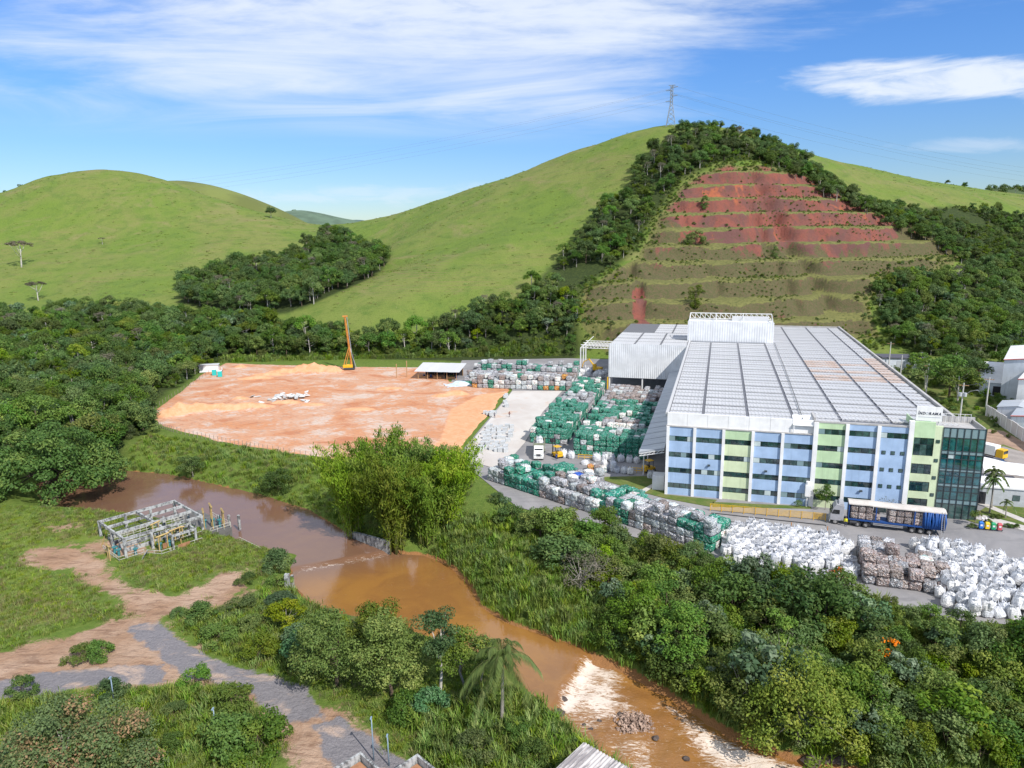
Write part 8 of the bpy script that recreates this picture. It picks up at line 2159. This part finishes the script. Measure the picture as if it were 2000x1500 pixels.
# cars and yellow truck in the street
def car(loc, rz, col, label, L=4.3, grp='cars in the side street'):
    e = empty('car', loc, rz, label, 'car', grp)
    m = mat('car_paint', col, .25, spec=.6)
    st = [(-2.1, .35, .55, .70), (-2.0, .35, .85, .80), (-1.55, .35, .95, .83), (-.9, .35, 1.0, .84), (.6, .35, .98, .84), (1.2, .35, .90, .83), (1.9, .35, .75, .78), (2.12, .38, .58, .65)]
    b = MB()
    for x, z0, z1, w in st: b.v += [(x, -w, z0), (x, -w, z1 * .92), (x, -w * .9, z1), (x, w * .9, z1), (x, w, z1 * .92), (x, w, z0)]
    for i in range(len(st) - 1):
        for k in range(6): b.f.append((i * 6 + k, i * 6 + (k + 1) % 6, (i + 1) * 6 + (k + 1) % 6, (i + 1) * 6 + k)); b.m.append(0)
    b.f += [tuple(range(6)), tuple((len(st) - 1) * 6 + k for k in range(6))[::-1]]; b.m += [0, 0]
    bd = b.build('body', m, e, smooth=False, bevel=.03)
    c = MB(); vs = [(-1.5, -.76, .98), (.95, -.76, .95), (.35, -.60, 1.42), (-1.0, -.60, 1.44), (-1.5, .76, .98), (.95, .76, .95), (.35, .60, 1.42), (-1.0, .60, 1.44)]
    c.add(vs, [(0, 1, 2, 3), (7, 6, 5, 4), (1, 5, 6, 2), (4, 0, 3, 7)]); c.build('windows', M_WIN, e)
    MB().add([(-1.02, -.61, 1.445), (.36, -.61, 1.425), (.36, .61, 1.425), (-1.02, .61, 1.445)], [(0, 1, 2, 3)]).build('roof', m, e)
    for s in (-1, 1):
        for x in (-1.3, 1.3): wheel(e, x, s * .74, .31, .2)
        MB().box((2.1, s * .52, .66), (.06, .3, .14)).build('headlight', M_BLIND, e)
    return e
car(tuple(G(1976, 925)), R_(-45), (.02, .08, .22), 'dark blue car parked in the side street near the tent roof')
car(tuple(G(1950, 908)), R_(-50), (.05, .06, .09), 'dark grey car farther up the side street')
car(tuple(G(1895, 708)), R_(-20), (.35, .37, .40), 'silver car parked beside the sawtooth warehouse')
yt = empty('delivery_truck', tuple(G(1932, 893)), R_(-62), 'yellow and white box truck standing behind the glass corner', 'truck')
MB().b2(-3.2, 1.6, -1.1, 1.1, .9, 3.1).build('box', M_WHITE, yt, bevel=.04); c_ = MB().box((2.5, 0, 1.6), (1.6, 2.1, 1.9), taper=.9).build('cab', M_YEL, yt, bevel=.07); MB().box((3.27, 0, 1.95), (.06, 1.7, .7)).build('windscreen', M_WIN, c_); MB().b2(-3.1, 3.1, -.5, .5, .5, .88).build('chassis', M_CHAS, yt)
for s in (-1, 1):
    for x in (2.4, -2.0): wheel(yt, x, s * .9, .42, .25)
# far white house and its garage
hz0 = G(1722, 721); fh = empty('far_house', tuple(hz0), R_(-10), 'low white house with a dark roof behind the far corner of the factory', 'house')
MB().b2(0, 17, 0, 8, 0, 4.2).build('wall', M_WALLB, fh); MB().b2(-.4, 12, -.4, 8.4, 4.2, 4.6).build('roof', mat('dark_tile', (.09, .09, .11), .7), fh); MB().b2(5.0, 8.0, -.06, .02, 0, 3.2).build('door', M_TINB, fh)
MB().add([(12, -.4, 4.0), (17.4, -.4, 4.0), (15, 4, 6.2), (12, 8.4, 4.0), (17.4, 8.4, 4.0)], [(0, 1, 2), (1, 4, 2), (4, 3, 2), (3, 0, 2)]).build('roof', bpy.data.materials['dark_tile'], fh)
w_ = MB().b2(10, 11.2, -.05, .02, 1.5, 2.7).build('window', M_FRAME, fh); MB().b2(10.05, 11.15, -.07, -.05, 1.55, 2.65).build('pane', M_GLASS[1], w_)
gable('far_house', at(1988, 668, -.5), R_(-15), 9, 8, 3.5, 1.6, 'tiny pale house among the trees at the right edge', M_WHITE, M_ROOFW, False, 'house')
# utility poles with lamps and wires
def pole(px, py, h, label, arm=True, lamp_=False, trans=False):
    p = G(px, py); e = empty('utility_pole', tuple(p), R_(-30), label, 'pole', 'utility poles along the side street')
    MB().tube([(0, 0, -.3), (0, 0, h)], [.22, .14], 8).build('shaft', M_PALEBARK if False else mat('pole_concrete', (.52, .51, .49), .85) if 'pole_concrete' not in bpy.data.materials else bpy.data.materials['pole_concrete'], e)
    if arm:
        MB().b2(-1.2, 1.2, -.08, .08, h - .7, h - .55).build('crossarm', bpy.data.materials['timber'], e)
        for x in (-1.05, -.4, .4, 1.05): MB().cyl((x, 0, h - .45), .07, .22, 'z', 6).build('insulator', M_CHAS, e)
    if lamp_: MB().tube([(0, 0, h * .62), (1.6, 0, h * .80), (3.0, 0, h * .84)], .05, 5).box((3.2, 0, h * .84), (.7, .25, .12)).build('street_lamp_arm', M_ALU, e)
    if trans: MB().cyl((-.55, 0, h * .70), .42, 1.0, 'z', 10).cyl((.55, 0, h * .70), .42, 1.0, 'z', 10).build('transformer', mat('transformer', (.45, .47, .50), .5), e)
    return np.array([p[0], p[1], h - .35])
tops = [pole(1735, 722, 10.5, 'utility pole in front of the far white house'), pole(1758, 737, 8.0, 'short utility pole at the factory corner near the far house', False), pole(1808, 772, 10, 'utility pole with a street lamp beside the roof edge', True, True),
        pole(1874, 822, 10.5, 'utility pole carrying two grey transformers by the signboard', True, True, True), pole(1925, 800, 9.5, 'utility pole before the sawtooth warehouse')]
pole(1830, 688, 10, 'utility pole deep among the trees behind the street')
for k, (a, b_) in enumerate([(0, 2), (2, 3), (3, 4)]):
    A_, B_ = tops[a], tops[b_]
    o = MB()
    o.tube([A_ + (B_ - A_) * t - np.array([0, 0, 3.0 * t * (1 - t)]) for t in np.linspace(0, 1, 9)], .03, 3)
    tag(o.build('overhead_wire', M_CHAS), ['overhead wire from the far house pole to the street lamp pole', 'overhead wire between the street lamp pole and the transformer pole', 'overhead wire from the transformer pole to the sawtooth warehouse pole'][k], 'wire')
# lattice pylon on the crest
p = GY(1310, 247, 497); pz = zat(p[0], p[1])
py_e = empty('pylon', (p[0], p[1], pz - .5), R_(-15), 'lattice transmission pylon on the crest of the central hill', 'pylon')
M_PYL = mat('galvanised_steel', (.30, .33, .36), .5, .4)
def half(z): return 3.1 - 2.3 * min(1, z / 15.0) if z < 15 else .8
HZ = 26.5
lv = [0, 3.5, 6.8, 9.8, 12.4, 15, 17.3, 19.6, 21.9, 24.2, HZ]
for sx in (-1, 1):
    for sy in (-1, 1): MB().tube([(sx * half(z), sy * half(z), z) for z in lv], .17, 4).build('leg', M_PYL, py_e)
br_ = MB()
for a, b_ in zip(lv[:-1], lv[1:]):
    for s in (-1, 1):
        br_.bar((-half(a), s * half(a), a), (half(b_), s * half(b_), b_), .16); br_.bar((half(a), s * half(a), a), (-half(b_), s * half(b_), b_), .16)
        br_.bar((s * half(a), -half(a), a), (s * half(b_), half(b_), b_), .16); br_.bar((s * half(a), half(a), a), (s * half(b_), -half(b_), b_), .16)
br_.build('bracing', M_PYL, py_e)
arms = []
for z, s in ((16.2, -1), (19.8, 1), (23.2, -1), (25.2, 1)):
    MB().tube([(0, 0, z), (s * 4.0, 0, z + .3)], [.28, .12], 4).bar((0, 0, z + 1.2), (s * 4.0, 0, z + .35), .14).build('crossarm', M_PYL, py_e); arms.append((s * 4.0, z))
MB().box((0, 0, HZ + .1), (4.4, .5, .3)).build('top_beam', M_PYL, py_e)
mpy = Matrix.Translation(py_e.location) @ Matrix.Rotation(R_(-15), 4, 'Z')
for k, (x, z) in enumerate(arms):
    A_ = np.array(mpy @ Vector((x, 0, z)))
    for s, far in ((0, np.array([-560, 780, 92 + 4 * k])), (1, np.array([720, 760, 88 + 4 * k]))):
        o = MB(); o.tube([A_ + (far - A_) * t - np.array([0, 0, 60 * t * (1 - t)]) for t in np.linspace(0, 1, 24)], .05, 3)
        tag(o.build('power_line', M_PYL), 'thin power line hanging from the hilltop pylon towards the %s' % ('left' if s == 0 else 'right'), 'wire', 'power lines of the pylon towards the %s' % ('left' if s == 0 else 'right'))

# ------------------------------------------------------------------ alike things are told apart by their order from the left
def _order_labels():
    bpy.context.view_layer.update()
    same = {}
    for o in COL.objects:
        if o.parent is None and 'label' in o.keys() and 'category' in o.keys(): same.setdefault(o['label'], []).append(o)
    for lab, obs in same.items():
        if len(obs) < 2 or len(lab.split()) > 13: continue
        obs.sort(key=lambda o: proj(o.matrix_world.translation)[0])
        for k, o in enumerate(obs): o['label'] = '%s, %s from left' % (lab, nth(k + 1))
_order_labels()
